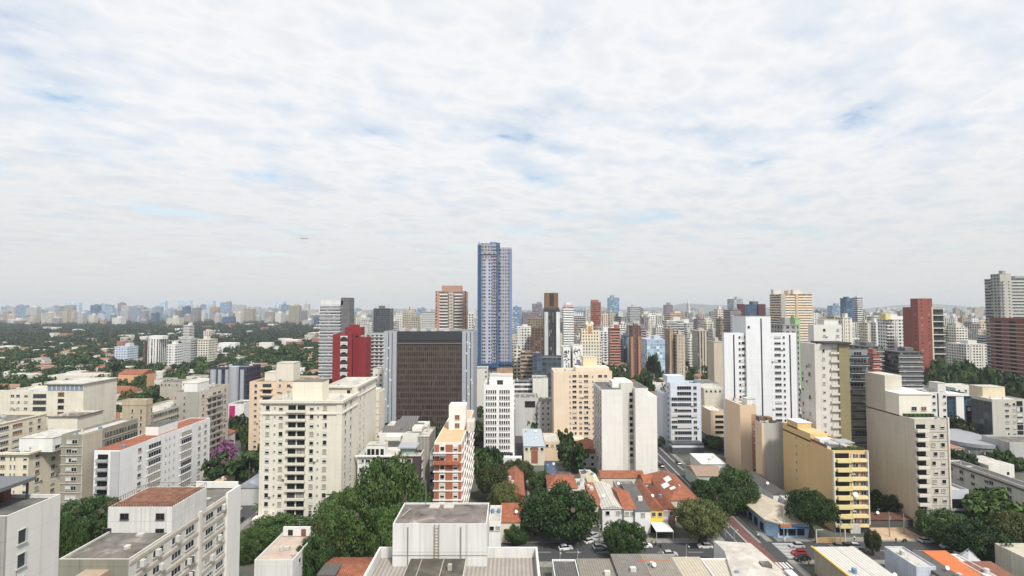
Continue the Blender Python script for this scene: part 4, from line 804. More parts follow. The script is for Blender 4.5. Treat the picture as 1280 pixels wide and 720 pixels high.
b = C('office_building', 'low grey roofed block with skylights at the far right edge of the avenue side', 1262, 1330, 553, 236, dep=14, mat=wall((0.45, 0.45, 0.44)))
# rounded mall
mm = MB(); cxm, cym = G(1226, 590)[0], 262.0; pts = [(cxm + 24 * math.cos(a) * (1.0), 252 + 10 - 16 * math.sin(a)) for a in [math.pi * k / 14 for k in range(15)]]
o = root('mall_building', (0, 0, 0), 'low rounded grey building with ribbed walls in front of the blue glass block', 'building')
x_0 = X(1186, 252, 560); x_1 = X(1248, 252, 560); cxm = (x_0 + x_1) / 2; rr_ = (x_1 - x_0) / 2
pts = [(cxm - rr_ * math.cos(a), 256 - 14 * math.sin(a)) for a in [math.pi * k / 16 for k in range(17)]] + [(x_1, 275), (x_0, 275)]
MB().prism(pts, 0, 6.5).build('walls', rows('grey_ribbed_wall', (0.26, 0.27, 0.28), (0.2, 0.2, 0.21), 1.4, 'X', bump=0.3), o); MB().prism([(cxm + (x - cxm) * 1.04, y - 0.5) for x, y in pts], 6.5, 8.2).build('roof', flat('grey_roof', (0.30, 0.31, 0.33), 0.8), o)
for k in range(7): a = math.pi * (k + 1) / 8; MB().cone((cxm - rr_ * 1.08 * math.cos(a), 255 - 15.5 * math.sin(a), 0), (cxm - rr_ * 1.08 * math.cos(a), 255 - 15.5 * math.sin(a), 5), 0.3, 0.3, 8).build('column', wall(LGREY), o)
FP.append((x_0, x_1, 238, 276))
# long white block on right edge
D = 150.0
b = C('long_building', 'long low white block running back along the right edge, with a dark gutter line', 1425, 1447, 620, D, far=1186, mat=wall((0.66, 0.65, 0.62), 0.3), rm=corrD(), H=9.0, par=0.6)
b.box('gutter', -b.W/2 - 0.35, -b.W/2, 0, b.dep, b.H - 1.5, b.H - 0.95, flat('brown_gutter', (0.10, 0.07, 0.06)))
b.grid('L', [b.sy(p_) for p_ in (1190, 1203, 1217, 1234, 1240, 1262)], [b.H - 3.6, b.H - 6.4], 1.5, 1.4, 'dmd')
b = C('small_building', 'small grey white building with a blue window beside the beige slab base', 1186, 1211, 612, 172, dep=12, mat=wall((0.52, 0.54, 0.58), 0.1), rm=paleroof()); b.win('F', 0, 3.6, 3.6, 1.6, 'm'); b.box('dark_recess', b.fx(1187), b.fx(1203), -0.05, 0, 6.0, 9.0, GL())

# ================================================================ skyline: x0 x1 ytop distance style wall label
def col(c): return {'W': WHITE, 'O': OFFW, 'C': CREAM, 'B': BEIGE, 'P': PEACH, 'G': GREY, 'L': LGREY, 'D': DGREY, 'R': BRICK, 'N': BROWN, 'U': BLUE, 'K': DBLUE, 'M': MAUVE, 'T': TAN, 'V': OLIVE, 'I': PBLUE, 'Y': YEL}[c]
SKY = '''0 18 394 2300 gK dark blue glass block at the left end of the park skyline
1 15 383.5 3000 gU pale blue office towers edge behind the leftmost skyline block
10 31 399 2100 pW stepped white apartment block at the left of the park skyline
32 52 384 2400 bW pale banded tower, third from the left on the far skyline
31 50 397 2060 pB sandy low tower standing in front of the pale banded skyline tower
52 77 391 2000 vC wide tan cream double tower above the park trees
70 86 384 3000 gU faint blue tower rising behind the wide tan cream double tower
81 103 378 3200 gI broad pale blue office tower on the left skyline
77 88 395 2200 vM narrow mauve tower right of the wide tan double tower
88 97 390 2250 pB slim beige tower between mauve tower and white striped tower
97 109 391 2000 bW white tower with fine stripes on the left skyline
111 123 394 2100 pC cream tower between white striped tower and teal tower
113 127 381.5 2600 gK teal blue glass tower with a raised top on the left skyline
125 134 401 1950 pT low tan block in front of the teal glass tower
135 143 382.5 3000 gU hazy blue grey slab right of the teal glass tower
140 158 397 1900 pW white zigzag apartment block at the far edge of the park
147 158 379 3300 vM rounded dark topped tower above the white zigzag block
160 175 389 2500 pM wide mauve block on the left skyline
173 188 385 3000 gU blue grey block behind the wide mauve block
189 200 391 2300 gK short dark blue block left of the tall pale tower
199 210 377 3000 gI tall pale blue tower above the cream park block
209 230 397 1800 pC wide cream block with a pediment roof at the park edge
228 239 383.5 2300 gK deep blue tower beside the wide cream park block
223 241 376 3300 gI broad pale tower behind the deep blue tower
240 252 385 2500 vM greyish violet tower right of the deep blue tower
252 258 388 2450 pW thin white tower beside the violet tower
258 270 376 3050 gI faint pale tower with a flat top above the park
262 276 384 2500 pT pinkish beige slab in the left skyline
275 290 378 3000 gU misty blue grey tower pair before the dark glass block
278 295 396 2000 gK dark glass block with a cream left wing beyond the park
294 305 391 2100 pC cream white slab right of the dark glass park block
305 320 386 2350 bB pale beige tower with ribs right of the cream slab
331 345 390 2200 bB grey beige banded block right of centre of the park skyline
344 355 391 2100 pW white slab beside the grey beige banded block
345 358 377 3000 gI pale tower above the white slab on the park skyline
361 377 382 2100 bB wide beige tower with broad bands beyond the park
380 388 380 2600 vW slender white tower with a mast left of the striped tower
378 392 400 1900 bW low white block below the slender masted tower
392 400 396 2000 gK dark blue grey slab touching the tall striped tower
185 210 424 595 vW white tower with dark vertical stripes among the tiled houses
209 229 431 588 pW plain white tower with small windows joined to the striped white one
143 173 434 630 pI pale blue white block with a roof box among the tiled houses
179 187 427 620 pN narrow brown wing behind the striped white tower
229 243 407 1000 bW slim white tower standing alone in front of the park
227 248 424 640 bL grey and white banded block below the slim white tower
247 272 425 650 pC cream block with a blank right wall, middle left
254 268 414 1100 pC small cream block topping the banded and cream pair
441 449 387 1500 gU blue grey tower just right of the dark fin
443 465 397 1300 pO white block group between dark fin and black topped tower
467 492 386 800 gD black glass tower with two roof masts
496 505 391 1500 gL pale grey tower left of the lattice spire
514 528 387 1300 gU grey blue tower behind the lattice spire
527 546 390 700 bL grey green tower with white bands beside the orange topped tower
546 585 365 500 bT tall brown and white balcony tower with a salmon roof block
580 592 393 620 pO cream white slab between the salmon topped tower and the blue netted tower
641 652 384 1100 gU blue grey office slab right of the blue netted tower
653 672 391 800 vM mauve ribbed block left of the orange topped dark tower
665 678 380 900 gM dark purple grey tower peeking over the mauve block
658 680 399 640 pV olive beige block with dark openings below the mauve block
646 664 409 560 pW bright white block with four dark window rows
664 680 411 540 pN dark brown block next to the bright white block
698 704 403 900 gV dark green slab right of the orange topped tower
703 717 384 640 bW white banded tower with red trimmed crown
716 722 392 900 pC thin cream tower right of the white banded tower
721 732 389 900 vU blue grey vertical striped tower
731 738 387 950 vC cream ribbed tower left of the brick banded tower
738 751 378 800 bR brick and cream banded tower with a red crown
752 760 394 750 pP plain peach tower right of the brick banded tower
759 774 372 1300 gU tall hazy blue glass tower in mid skyline
760 769 390 1000 pB beige slab in front of the hazy blue glass tower
768 776 396 800 bD dark banded slab right of the beige slab
760 775 411 560 bR red and white banded tower above a red roof
776 786 420 620 vK dark blue and white glass block right of the red banded tower
784 800 384 900 bL white green banded tower in mid skyline
786 801 408 500 pN brown black tower with an orange brick front
799 808 410 640 bM purple banded block right of the brown black tower
801 812 397 820 vM mauve grey slab above the purple banded block
808 816 401 760 pC narrow cream slab right of the mauve grey slab
815 831 395 1000 vO white framed tower with a blue grey middle
801 832 425 540 gI low pale office with blue glass front behind red roofs
829 841 381 1500 gM grey violet skyscraper left of the white spire
831 853 392 760 bP peach stepped tower with brown bands
831 842 412 486 vT brown shaft attached to the olive beige tower
841 856 419 480 pB olive beige tower with deep dark windows, mid right
855 863 413 620 bO white banded slab right of the olive beige tower
858 863.5 380 1300 pW slender white tower with a needle spire
865 885 414 560 vB wide tan ribbed slab right of the white banded slab
867 881 399 800 bM block with a dark mauve roof below the right hills
876 893 403 640 pC yellow cream slab left of the beige blank block
885 894 412 520 pL grey slab with dark balconies above the beige blank block
892 905 387 700 pC cream white tower top at the left of the mauve tower
895 905 399 600 pV dark windowed olive slab touching the white striped tower
884 906 428 420 nB blank beige block left of the white striped tower
904 926 388 600 bM mauve grey tower behind the white striped tower
909 929 374 900 gL glassy white topped tower above the mauve tower
921 956 381 700 gK blue glass block framed by dark brown columns
962 1015 368 600 bP large peach grid tower with twin roof boxes
1017 1026 389 1500 gK small dark blue tower right of the large peach tower
1026 1035 393 1300 pG grey block next to the small dark blue tower
1034 1050 382 1600 gU clear blue glass block before the hills
1050 1066 373 800 gK navy glass tower half of a pair on the right
1066 1078 372 806 bW white banded tower half of a pair on the right
1044 1065 398 420 pC cream tower with small windows above the dark canopy
1076 1088 404 560 pC low cream slab right of the white banded tower
1086 1099 403 560 pW white cream slab left of the large white block
1097 1138 400 470 pW large white block with a yellow and white roof box
1184 1200 395 1300 pW small white block below the pale hillside towers
1197 1209 397 1250 pT brown and white block below the pale hillside towers
1208 1241 402 900 pP peach block cluster left of the brick tower at the right edge
1182 1200 411 650 pP peach block with a red roof band beside the brick and glass tower
1207 1236 408 680 vB beige slab cluster above the white windowed block
1183 1238 431 560 pO long whitish block with rows of dark windows above the trees
1238 1263 343 480 pG tall grey glass tower at the right edge
1262 1300 348 486 bG right half of the tall grey tower with white balcony bands
1150 1185 428 700 vG dim grey block behind the brick and glass tower
1100 1152 441 335 bD long black slab with fine horizontal lines
1060 1104 434 345 bD dark grey roofed slab with a red strip
1079 1100 443 328 bR red banded low block in front of the dark grey slab
962 998 407 300 pG dark gravel roofed block behind the white striped tower
985 1000 399 430 nH block with green painted blank wall patches
'''
SKB = {}
H_GREEN = (0.33, 0.52, 0.24)
for ln in SKY.strip().split('\n'):
    q = ln.split(' ', 5); x0, x1, yt, D = map(float, q[:4]); st, cc = q[4][0], q[4][1]; lab = q[5]
    c = H_GREEN if cc == 'H' else col(cc)
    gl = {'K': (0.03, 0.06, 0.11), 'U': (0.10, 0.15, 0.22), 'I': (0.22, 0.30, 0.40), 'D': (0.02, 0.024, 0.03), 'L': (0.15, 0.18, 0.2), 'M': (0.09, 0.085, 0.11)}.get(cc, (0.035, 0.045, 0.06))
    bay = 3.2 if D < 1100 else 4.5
    dep = min(max(X(x1, D, yt) - X(x0, D, yt), 12), 26)
    if x0 > 655 and x0 != 1262:
        fr = min((D + dep) / D, 1 + 0.45 * (x1 - x0) / (x0 - 640)); dep = D * (fr - 1) if dep > 12 else dep; fr = (D + dep) / D; x0n = min(640 + (x0 - 640) * fr, x1 - 0.4 * (x1 - x0)); kk = (int(x0), int(x1)); x0 = x0n
    elif x1 < 625:
        fr = min((D + dep) / D, 1 + 0.45 * (x1 - x0) / (640 - x1)); dep = D * (fr - 1) if dep > 12 else dep; fr = (D + dep) / D; x1n = max(640 - (640 - x1) * fr, x0 + 0.4 * (x1 - x0)); kk = (int(x0), int(x1)); x1 = x1n
    else: kk = (int(x0), int(x1))
    dep = max(dep, 8)
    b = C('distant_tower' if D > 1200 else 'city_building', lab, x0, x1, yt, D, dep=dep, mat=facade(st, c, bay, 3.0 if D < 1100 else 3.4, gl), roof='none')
    SKB[kk] = b
    r4 = random.Random(int(x0 * 7 + D)); w = b.W / 2
    if D < 1200:
        b.box('roof_edge', -w - 0.15, w + 0.15, -0.15, b.dep + 0.15, b.H + 0.004, b.H + 0.6, wall(tuple(0.8 * x for x in c)))
        if st == 'b' and D < 720:
            n = min(24, int((b.H - 3) / 3.0))
            for i in range(n): b.box('floor_band', -w - 0.5, w + 0.5, -0.6, -0.02, b.H - 3.35 - i * 3.0, b.H - 2.65 - i * 3.0, wall(tuple(min(0.74, 0.25 + x) for x in c), 0.1))
        if st in 'pv' and D < 600 and cc not in 'GR':
            for k in range(2): b.box('wall_pier', (-0.34 + 0.5 * k) * b.W, (-0.34 + 0.5 * k) * b.W + 1.0, -0.5, 0, 0, b.H - 0.5, wall(tuple(min(0.76, 0.9 * x + 0.05) for x in c), 0.1))
    a = r4.uniform(-0.3, 0.1) * b.W; e = r4.uniform(0.25, 0.5) * b.W; hh = r4.uniform(2.5, 5.0) * (1 if D < 1200 else 1.5)
    b.box('rooftop_tower', a, a + e, b.dep * 0.3, b.dep * 0.7, b.H, b.H + hh, wall(tuple(min(0.7, 0.85 * x + 0.06) for x in c)))
    if D < 1000 and r4.random() < 0.6: x_ = a + e * 0.5; MB().cone((x_, b.dep/2, b.H + hh), (x_, b.dep/2, b.H + hh + r4.uniform(3, 7)), 0.15, 0.06, 5).build('antenna', MET(), b.o)
# details on landmark skyline buildings
b = SKB[546, 585]; sal = wall((0.44, 0.26, 0.20), 0.08); w = b.W / 2
b.box('roof_block', -w + 4.5, w - 4.5, 2, 14, b.H, Z(357, 502), sal); salf = facade('s', (0.50, 0.27, 0.19), 4.2, 3.0, (0.05, 0.04, 0.04), 0.5, 0.5); b.box('side_column', -w - 1, -w + 3.4, -1.5, 0, 0, b.H + 1, salf); b.box('side_column', w - 3.6, w + 0.6, -1.5, 0, 0, b.H + 1, salf)
b.box('window_column', -2.2, 2.2, -1.7, 0, 0, b.H, facade('p', (0.55, 0.5, 0.45), 1.6, 3.0, (0.03, 0.03, 0.03), 0.5, 0.6))
for i in range(24):
    for s1 in (-1, 1): b.box('balcony', s1 * (w * .52) - w * .28, s1 * (w * .52) + w * .28, -1.9, -0.6, b.H - 3.2 - i * 3.0, b.H - 2.1 - i * 3.0, flat('white_band', (0.72, 0.73, 0.74), 0.7))
b = SKB[467, 492]
for px in (470, 486): b.mast(px, 380, 6, 0.5)
b = SKB[1097, 1138]; b.box('roof_box', b.fx(1111), b.fx(1118), 4, 12, b.H, Z(392, 474), wall(YEL)); b.box('roof_box', b.fx(1118), b.fx(1126), 4, 12, b.H, Z(392.5, 474), wall(WHITE)); b.box('balcony_column', b.fx(1108), b.fx(1116), -0.6, 0, 4, b.H - 3, facade('b', (0.7, 0.7, 0.7), 3, 3.0, (0.03, 0.03, 0.03), 0.9, 0.6))
b = SKB[962, 1015]
for px in (969, 994): b.box('roof_box', b.fx(px), b.fx(px) + 8, 4, 10, b.H, b.H + 6, wall((0.66, 0.64, 0.6)))
MB().box(-b.W/2 - 0.1, -b.W/2 + 5, -0.7, 0, 0, b.H).build('grey_side', wall((0.45, 0.43, 0.38)), b.o)
b.box('centre_rib', -1.2, 1.2, -1.0, 0, 0, b.H, wall((0.62, 0.48, 0.36)))
b = SKB[858, 863]; MB().cone((0, 6, b.H + 3), (0, 6, Z(368, 1306)), 1.6, 0.3, 8).build('spire', wall(WHITE), b.o)
b = SKB[380, 388]; MB().cone((0, 6, b.H), (0, 6, Z(375, 2600)), 1.6, 0.6, 6).build('antenna', MET(), b.o)
b = SKB[921, 956]
for px in (921, 947): b.box('brown_column', b.fx(px), b.fx(px + 9), -2, 0, 0, b.H + 1, wall((0.10, 0.035, 0.04)))
b = SKB[786, 801]; b.box('brick_front', b.fx(788), b.fx(791), -1.5, 0, 0, b.H - 10, wall((0.42, 0.20, 0.12))); b.box('brick_front', b.fx(797), b.fx(800), -1.5, 0, 0, b.H - 10, wall((0.42, 0.20, 0.12)))
b = SKB[703, 717]; b.box('crown', -b.W/2 + 1, b.W/2 - 1, 0, 8, b.H, b.H + 3, wall((0.6, 0.35, 0.33))); b.box('crown', -b.W/2 + 3, b.W/2 - 3, 1, 8, b.H + 3, b.H + 6, wall(WHITE))
b = SKB[738, 751]; b.box('crown', -b.W/2, b.W/2 - 3, 2, 12, b.H, b.H + 4, wall((0.36, 0.13, 0.10)))
b = SKB[1238, 1263]; b.box('blank_top', -b.W/2, b.W/2, -0.5, 0, b.H - 7, b.H, wall((0.48, 0.46, 0.40)))
b.box('light_face', b.fx(1252), b.W/2, -0.8, 0, 0, b.H - 6, facade('p', (0.44, 0.43, 0.39), 5, 3.0, (0.1, 0.1, 0.1), 0.3, 0.4))
b = SKB[185, 210]; MB().box(b.fx(186), b.fx(203), 0.5, 10, b.H, b.H + 4).build('roof_block', wall(WHITE), b.o)

# lattice spire at centre-left
o = root('radio_mast', (X(512, 900), 900, 0), 'thin dark radio mast behind the brown glass office', 'mast'); zt = Z(383, 900)
m = MB()
for k in range(14):
    z0, z1 = zt * k / 14, zt * (k + 1) / 14; r0, r1 = 3.4 * (1 - k / 14.5), 3.4 * (1 - (k + 1) / 14.5)
    for a in range(4):
        t0, t1 = math.pi / 2 * a, math.pi / 2 * (a + 1); p0 = (r0 * math.cos(t0), r0 * math.sin(t0), z0); p1 = (r1 * math.cos(t0), r1 * math.sin(t0), z1); p2 = (r1 * math.cos(t1), r1 * math.sin(t1), z1)
        m.cone(p0, p1, 0.4, 0.4, 4).cone(p0, p2, 0.25, 0.25, 4)
m.build('lattice', DFR(), o); MB().box(-6, 6, -1, 1, zt * 0.72, zt * 0.74).build('antenna_arm', DFR(), o)

# brick and glass tower, orange topped dark tower, ornate tower, blue netted tower
b = C('apartment_tower', 'brown red tower with sloping white floor lines at the right edge', 1292, 1340, 396, 380, far=1237, mat=wall((0.20, 0.085, 0.07), .15), rm=darkroof(), H=64.5)
for i in range(20):
    b.box('floor_band', -b.W/2 - .5, -b.W/2 - .01, 0, b.dep, b.H - 5 - i * 3, b.H - 4.45 - i * 3, wall((0.55, 0.45, 0.40), .1))
    for k in range(3): b.box('window', -b.W/2 - .12, -b.W/2 - .01, b.dep * (k + .2) / 3, b.dep * (k + .62) / 3, b.H - 3.9 - i * 3, b.H - 2.6 - i * 3, GL())
b = C('apartment_tower', 'brick red tower with a tall blank wall and dark green glass balconies, right side', 1147, 1165, 373, 430, dep=8, mat=facade('s', (0.26, 0.075, 0.055), 6, 3.0, (0.16, 0.05, 0.04)), rm=darkroof())
b.box('brick_wing', -b.W/2 - .1, b.W/2 - .5, 8, 430 * (1147 - 640) / (1137 - 640) - 430 + 8, 0, Z(384, 440), wall((0.24, 0.07, 0.055), 0.1)); b.box('cream_edge', b.W/2 - 1.0, b.W/2 + 0.1, -0.4, 0.3, 0, Z(384, 430), wall((0.72, 0.58, 0.42)))
w0 = b.W / 2 + 0.1; w1 = X(1180.5, 430, 385) - b.cx; zt = Z(385, 430)
b.box('balcony_wing', w0, w1, 1.5, 20, 0, zt, facade('g', (0.05, 0.06, 0.05), 2.2, 3.0, (0.02, 0.03, 0.028)))
for i in range(13): b.box('balcony', w0, w1 + 0.3, 0, 1.4, zt - 1 - i * 5.4, zt - 0.3 - i * 5.4, wall((0.66, 0.6, 0.5)))
b = C('office_tower', 'slim black glass tower with an orange brown top and white edges', 680, 700, 387, 450, dep=16, mat=facade('v', (0.05, 0.05, 0.055), 1.6, 3.0, (0.02, 0.02, 0.024)), rm=darkroof())
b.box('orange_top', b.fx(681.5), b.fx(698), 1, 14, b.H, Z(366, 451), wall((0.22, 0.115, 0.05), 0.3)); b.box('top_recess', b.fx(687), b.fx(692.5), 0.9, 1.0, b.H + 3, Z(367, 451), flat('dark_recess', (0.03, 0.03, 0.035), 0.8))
b.box('dark_collar', b.fx(680.5), b.fx(699), 0.4, 14.5, b.H, b.H + 1.8, DFR())
b.box('white_edge', b.fx(680.5), b.fx(685), -0.7, 0, 0, b.H - 2, wall((0.55, 0.57, 0.58))); b.box('white_edge', b.fx(695.2), b.fx(699.8), -0.7, 0, 0, b.H - 2, wall((0.74, 0.75, 0.76)))
b = C('office_building', 'dark blue grey low office at the foot of the slim black tower', 676, 704, 447, 400, dep=20, mat=facade('g', (0.07, 0.09, 0.11), 4, 4.5, (0.03, 0.04, 0.05), 0.8, 0.6), rm=darkroof())
b = C('apartment_tower', 'ornate cream building with stepped turrets and an orange accent', 725, 752, 427, 480, dep=20, mat=facade('p', CREAM, 2.6, 3.0, (0.12, 0.11, 0.09), 0.45, 0.5), rm=paleroof())
for px0, px1, yt in ((727, 733, 411), (733, 742, 405), (742, 750, 413)): b.box('turret', b.fx(px0), b.fx(px1), 2, 12, b.H - 1, Z(yt, 482), facade('p', (0.74, 0.66, 0.48), 2.6, 3.0, (0.12, 0.11, 0.09), 0.45, 0.5))
b.box('orange_accent', b.fx(736), b.fx(740), 1.5, 2, Z(416, 482), Z(408, 482), wall((0.6, 0.28, 0.14)))
for px in (735, 741): MB().cone((b.fx(px), 6, Z(405, 484)), (b.fx(px), 6, Z(401.5, 484)), 2.2, 0.4, 10).build('dome', wall(CREAM), b.o)
# mural walls
for k, (x0, x1, yt, lab) in enumerate(((704, 713, 434, 'narrow white wall with a black painted mural of loops, left one of two'), (716, 728, 432, 'white wall with a black painted mural and a blue patch, right one of two'))):
    b = C('apartment_block', lab, x0, x1, yt, 330, dep=14, mat=wall(WHITE, 0.1)); r5 = random.Random(k + 4)
    m = MB()
    for i in range(26):
        x = r5.uniform(-b.W/2 + 0.8, b.W/2 - 0.8); z = b.H - 2 - r5.random() ** 1.2 * 11; a = r5.uniform(0, 3.14); l = r5.uniform(0.4, 1.1); dx, dz = math.cos(a) * l, math.sin(a) * l; nx, nz = -math.sin(a) * 0.22, math.cos(a) * 0.22
        m.poly([(x - dx - nx, -0.03 - i * 0.002, z - dz - nz), (x + dx - nx, -0.03 - i * 0.002, z + dz - nz), (x + dx + nx, -0.03 - i * 0.002, z + dz + nz), (x - dx + nx, -0.03 - i * 0.002, z - dz + nz)])
    m.build('mural', flat('black_paint', (0.02, 0.02, 0.025)), b.o)
    if k: b.box('blue_patch', -0.8, 1.6, -0.02, 0, b.H - 15, b.H - 9, flat('lilac_paint', (0.30, 0.32, 0.5)))
# blue netted tower
D = 455.0
b = C('tower_under_construction', 'very tall unfinished tower wrapped in blue safety netting', 597, 621, 305, D, dep=26, mat=facade('p', (0.34, 0.33, 0.36), 2.6, 3.0, (0.10, 0.09, 0.12), 0.55, 0.5), cat='skyscraper', roof='none')
net = rows('blue_safety_net', (0.05, 0.12, 0.25), (0.03, 0.07, 0.16), 2.9, 'X', noise=.9); lil = facade('p', (0.43, 0.45, 0.55), 4.2, 3.0, (0.09, 0.08, 0.14), 0.4, 0.55); zb = Z(459, D)
b.box('net_strip', b.fx(597.5), b.fx(602), -0.7, 0, zb, b.H - 1, net); b.box('net_strip', b.fx(621), b.fx(625), -1.0, 0, zb, b.H + 1, facade('p', (0.07, 0.14, 0.27), 2.4, 3.0, (0.02, 0.03, 0.08), 0.55, 0.5))
b.box('right_half', b.fx(621), b.fx(639.5), 0, 24, 0, Z(309.5, D), facade('p', (0.36, 0.37, 0.43), 2.2, 3.0, (0.17, 0.14, 0.18), 0.6, 0.6)); b.box('net_strip', b.fx(636.5), b.fx(640), -0.6, 0, Z(454, D), Z(312, D), flat('pale_blue_net', (0.16, 0.25, 0.42), 0.6))
b.box('lilac_bay', b.fx(604.5), b.fx(614), -0.5, 0, zb, b.H - 14, lil)
b.box('net_skirt', b.fx(596.5), b.fx(624), -2.5, 0, zb, zb + 3.5, net); b.box('net_skirt', b.fx(625), b.fx(641), -2.0, 0, Z(455.5, D), Z(454.5, D) + 1.5, net)
fr_ = MB()
for px in (598.5, 603, 608, 614, 620): fr_.box(b.fx(px) - 0.4, b.fx(px) + 0.4, 0, 1, b.H, Z(303.5, D))
fr_.box(b.fx(598), b.fx(621), 0, 1, Z(305, D) , Z(304.2, D)).box(b.fx(612), b.fx(621), 2, 12, b.H, Z(302, D)); fr_.build('roof_frame', flat('steel_blue', (0.18, 0.26, 0.42)), b.o)
MB().cone((b.fx(598.5), 2, b.H - 2), (b.fx(598.5), 2, Z(301, D)), 0.35, 0.2, 6).build('antenna', net, b.o)
b.box('upper_slab', b.fx(598), b.fx(621), -0.9, 0, b.H - 9, b.H - 8.2, lil)
for i in range(0, 45, 1):
    z = zb + 4 + i * 2.95 * 0.97
    if z < b.H - 2: b.box('net_seam', b.fx(615.5), b.fx(620.5), -0.6, 0, z, z + 0.5, flat('pale_blue_net', (0.16, 0.25, 0.42), 0.6))
b = C('apartment_block', 'plain off white slab standing below the blue netted tower', 594, 609, 461, 350, dep=16, mat=wall(OFFW, 0.1)); b.grid('F', [b.fx(607.5)], b.zs(466, 5.6, 8), 0.9, 1.2, 'd')
b = C('city_building', 'small building with an orange panel under the blue netted tower', 621, 641, 462, 400, dep=12, mat=wall(TAN)); b.box('orange_panel', b.fx(627), b.fx(634), -0.3, 0, b.H - 8, b.H - 1, wall((0.5, 0.2, 0.1)))
for x0, x1, yt, D, c, st, lab in ((643, 650, 434, 420, CREAM, 'p', 'pale olive cream slab right of the netted tower'), (651, 666, 440, 400, TAN, 'b', 'tan block with dark balcony rows right of the pale olive slab'), (666, 677, 441, 380, DBLUE, 'g', 'navy block left of the low blue grey office'),
    (640, 667, 477, 330, WHITE, 'b', 'white terraced parking block with black gaps'), (666, 685, 473, 325, OFFW, 'n', 'blank off white box building beside the terraced parking block'), (644, 673, 497, 292, LGREY, 'n', 'grey warehouse with one big dark window'), (672, 692, 503, 290, LGREY, 's', 'pale low shed beside the grey warehouse')):
    b = C('city_building', lab, x0, x1, yt, D, dep=16, mat=facade(st, c, 3.0, 3.0)); b.clutter(3, int(x0))
    if yt == 497: b.box('loading_window', b.fx(656), b.fx(669), -0.1, 0, b.H - 5.5, b.H - 2.0, GL())
# ================================================================ visibility bookkeeping (keeps hidden fillers out)
OCC = [(b_[0], b_[1], b_[2]) for b_ in []]
def px_of(x, y): return 640 + F * x / y
def py_of(z, y):
    t = (z - CAMH) / y; return 360 - F * (t * cP - sP) / (cP + t * sP)
for o in list(COL.objects):
    if o.parent is None and o.type == 'EMPTY' and o.get('category') and o.children:
        for ch in o.children:
            if ch.type == 'MESH' and ch.name.split('.')[0] in ('walls', 'core', 'upper_tier', 'right_half', 'lift_tower') and len(ch.data.vertices):
                vs_ = [v.co for v in ch.data.vertices]; ys = min(v[1] for v in vs_) + o.location[1]; y2 = max(v[1] for v in vs_) + o.location[1]
                xa = min(v[0] for v in vs_) + o.location[0]; xb = max(v[0] for v in vs_) + o.location[0]; zt = max(v[2] for v in vs_)
                OCC.append((px_of(xa, ys), px_of(xb, ys), ys, py_of(zt, ys)))
def seen(x, y, h, w=4):
    pa, pb, pt = px_of(x - w, y), px_of(x + w, y), py_of(h, y)
    if pb < -5 or pa > 1285 or pt > 722: return False
    n = 0
    for p in (pa + 0.5, (pa + pb) / 2, pb - 0.5):
        if not (0 <= p <= 1280): continue
        if not any(a <= p <= b and yy < y and t < pt - 0.5 for a, b, yy, t in OCC): n += 1
    return n > 0
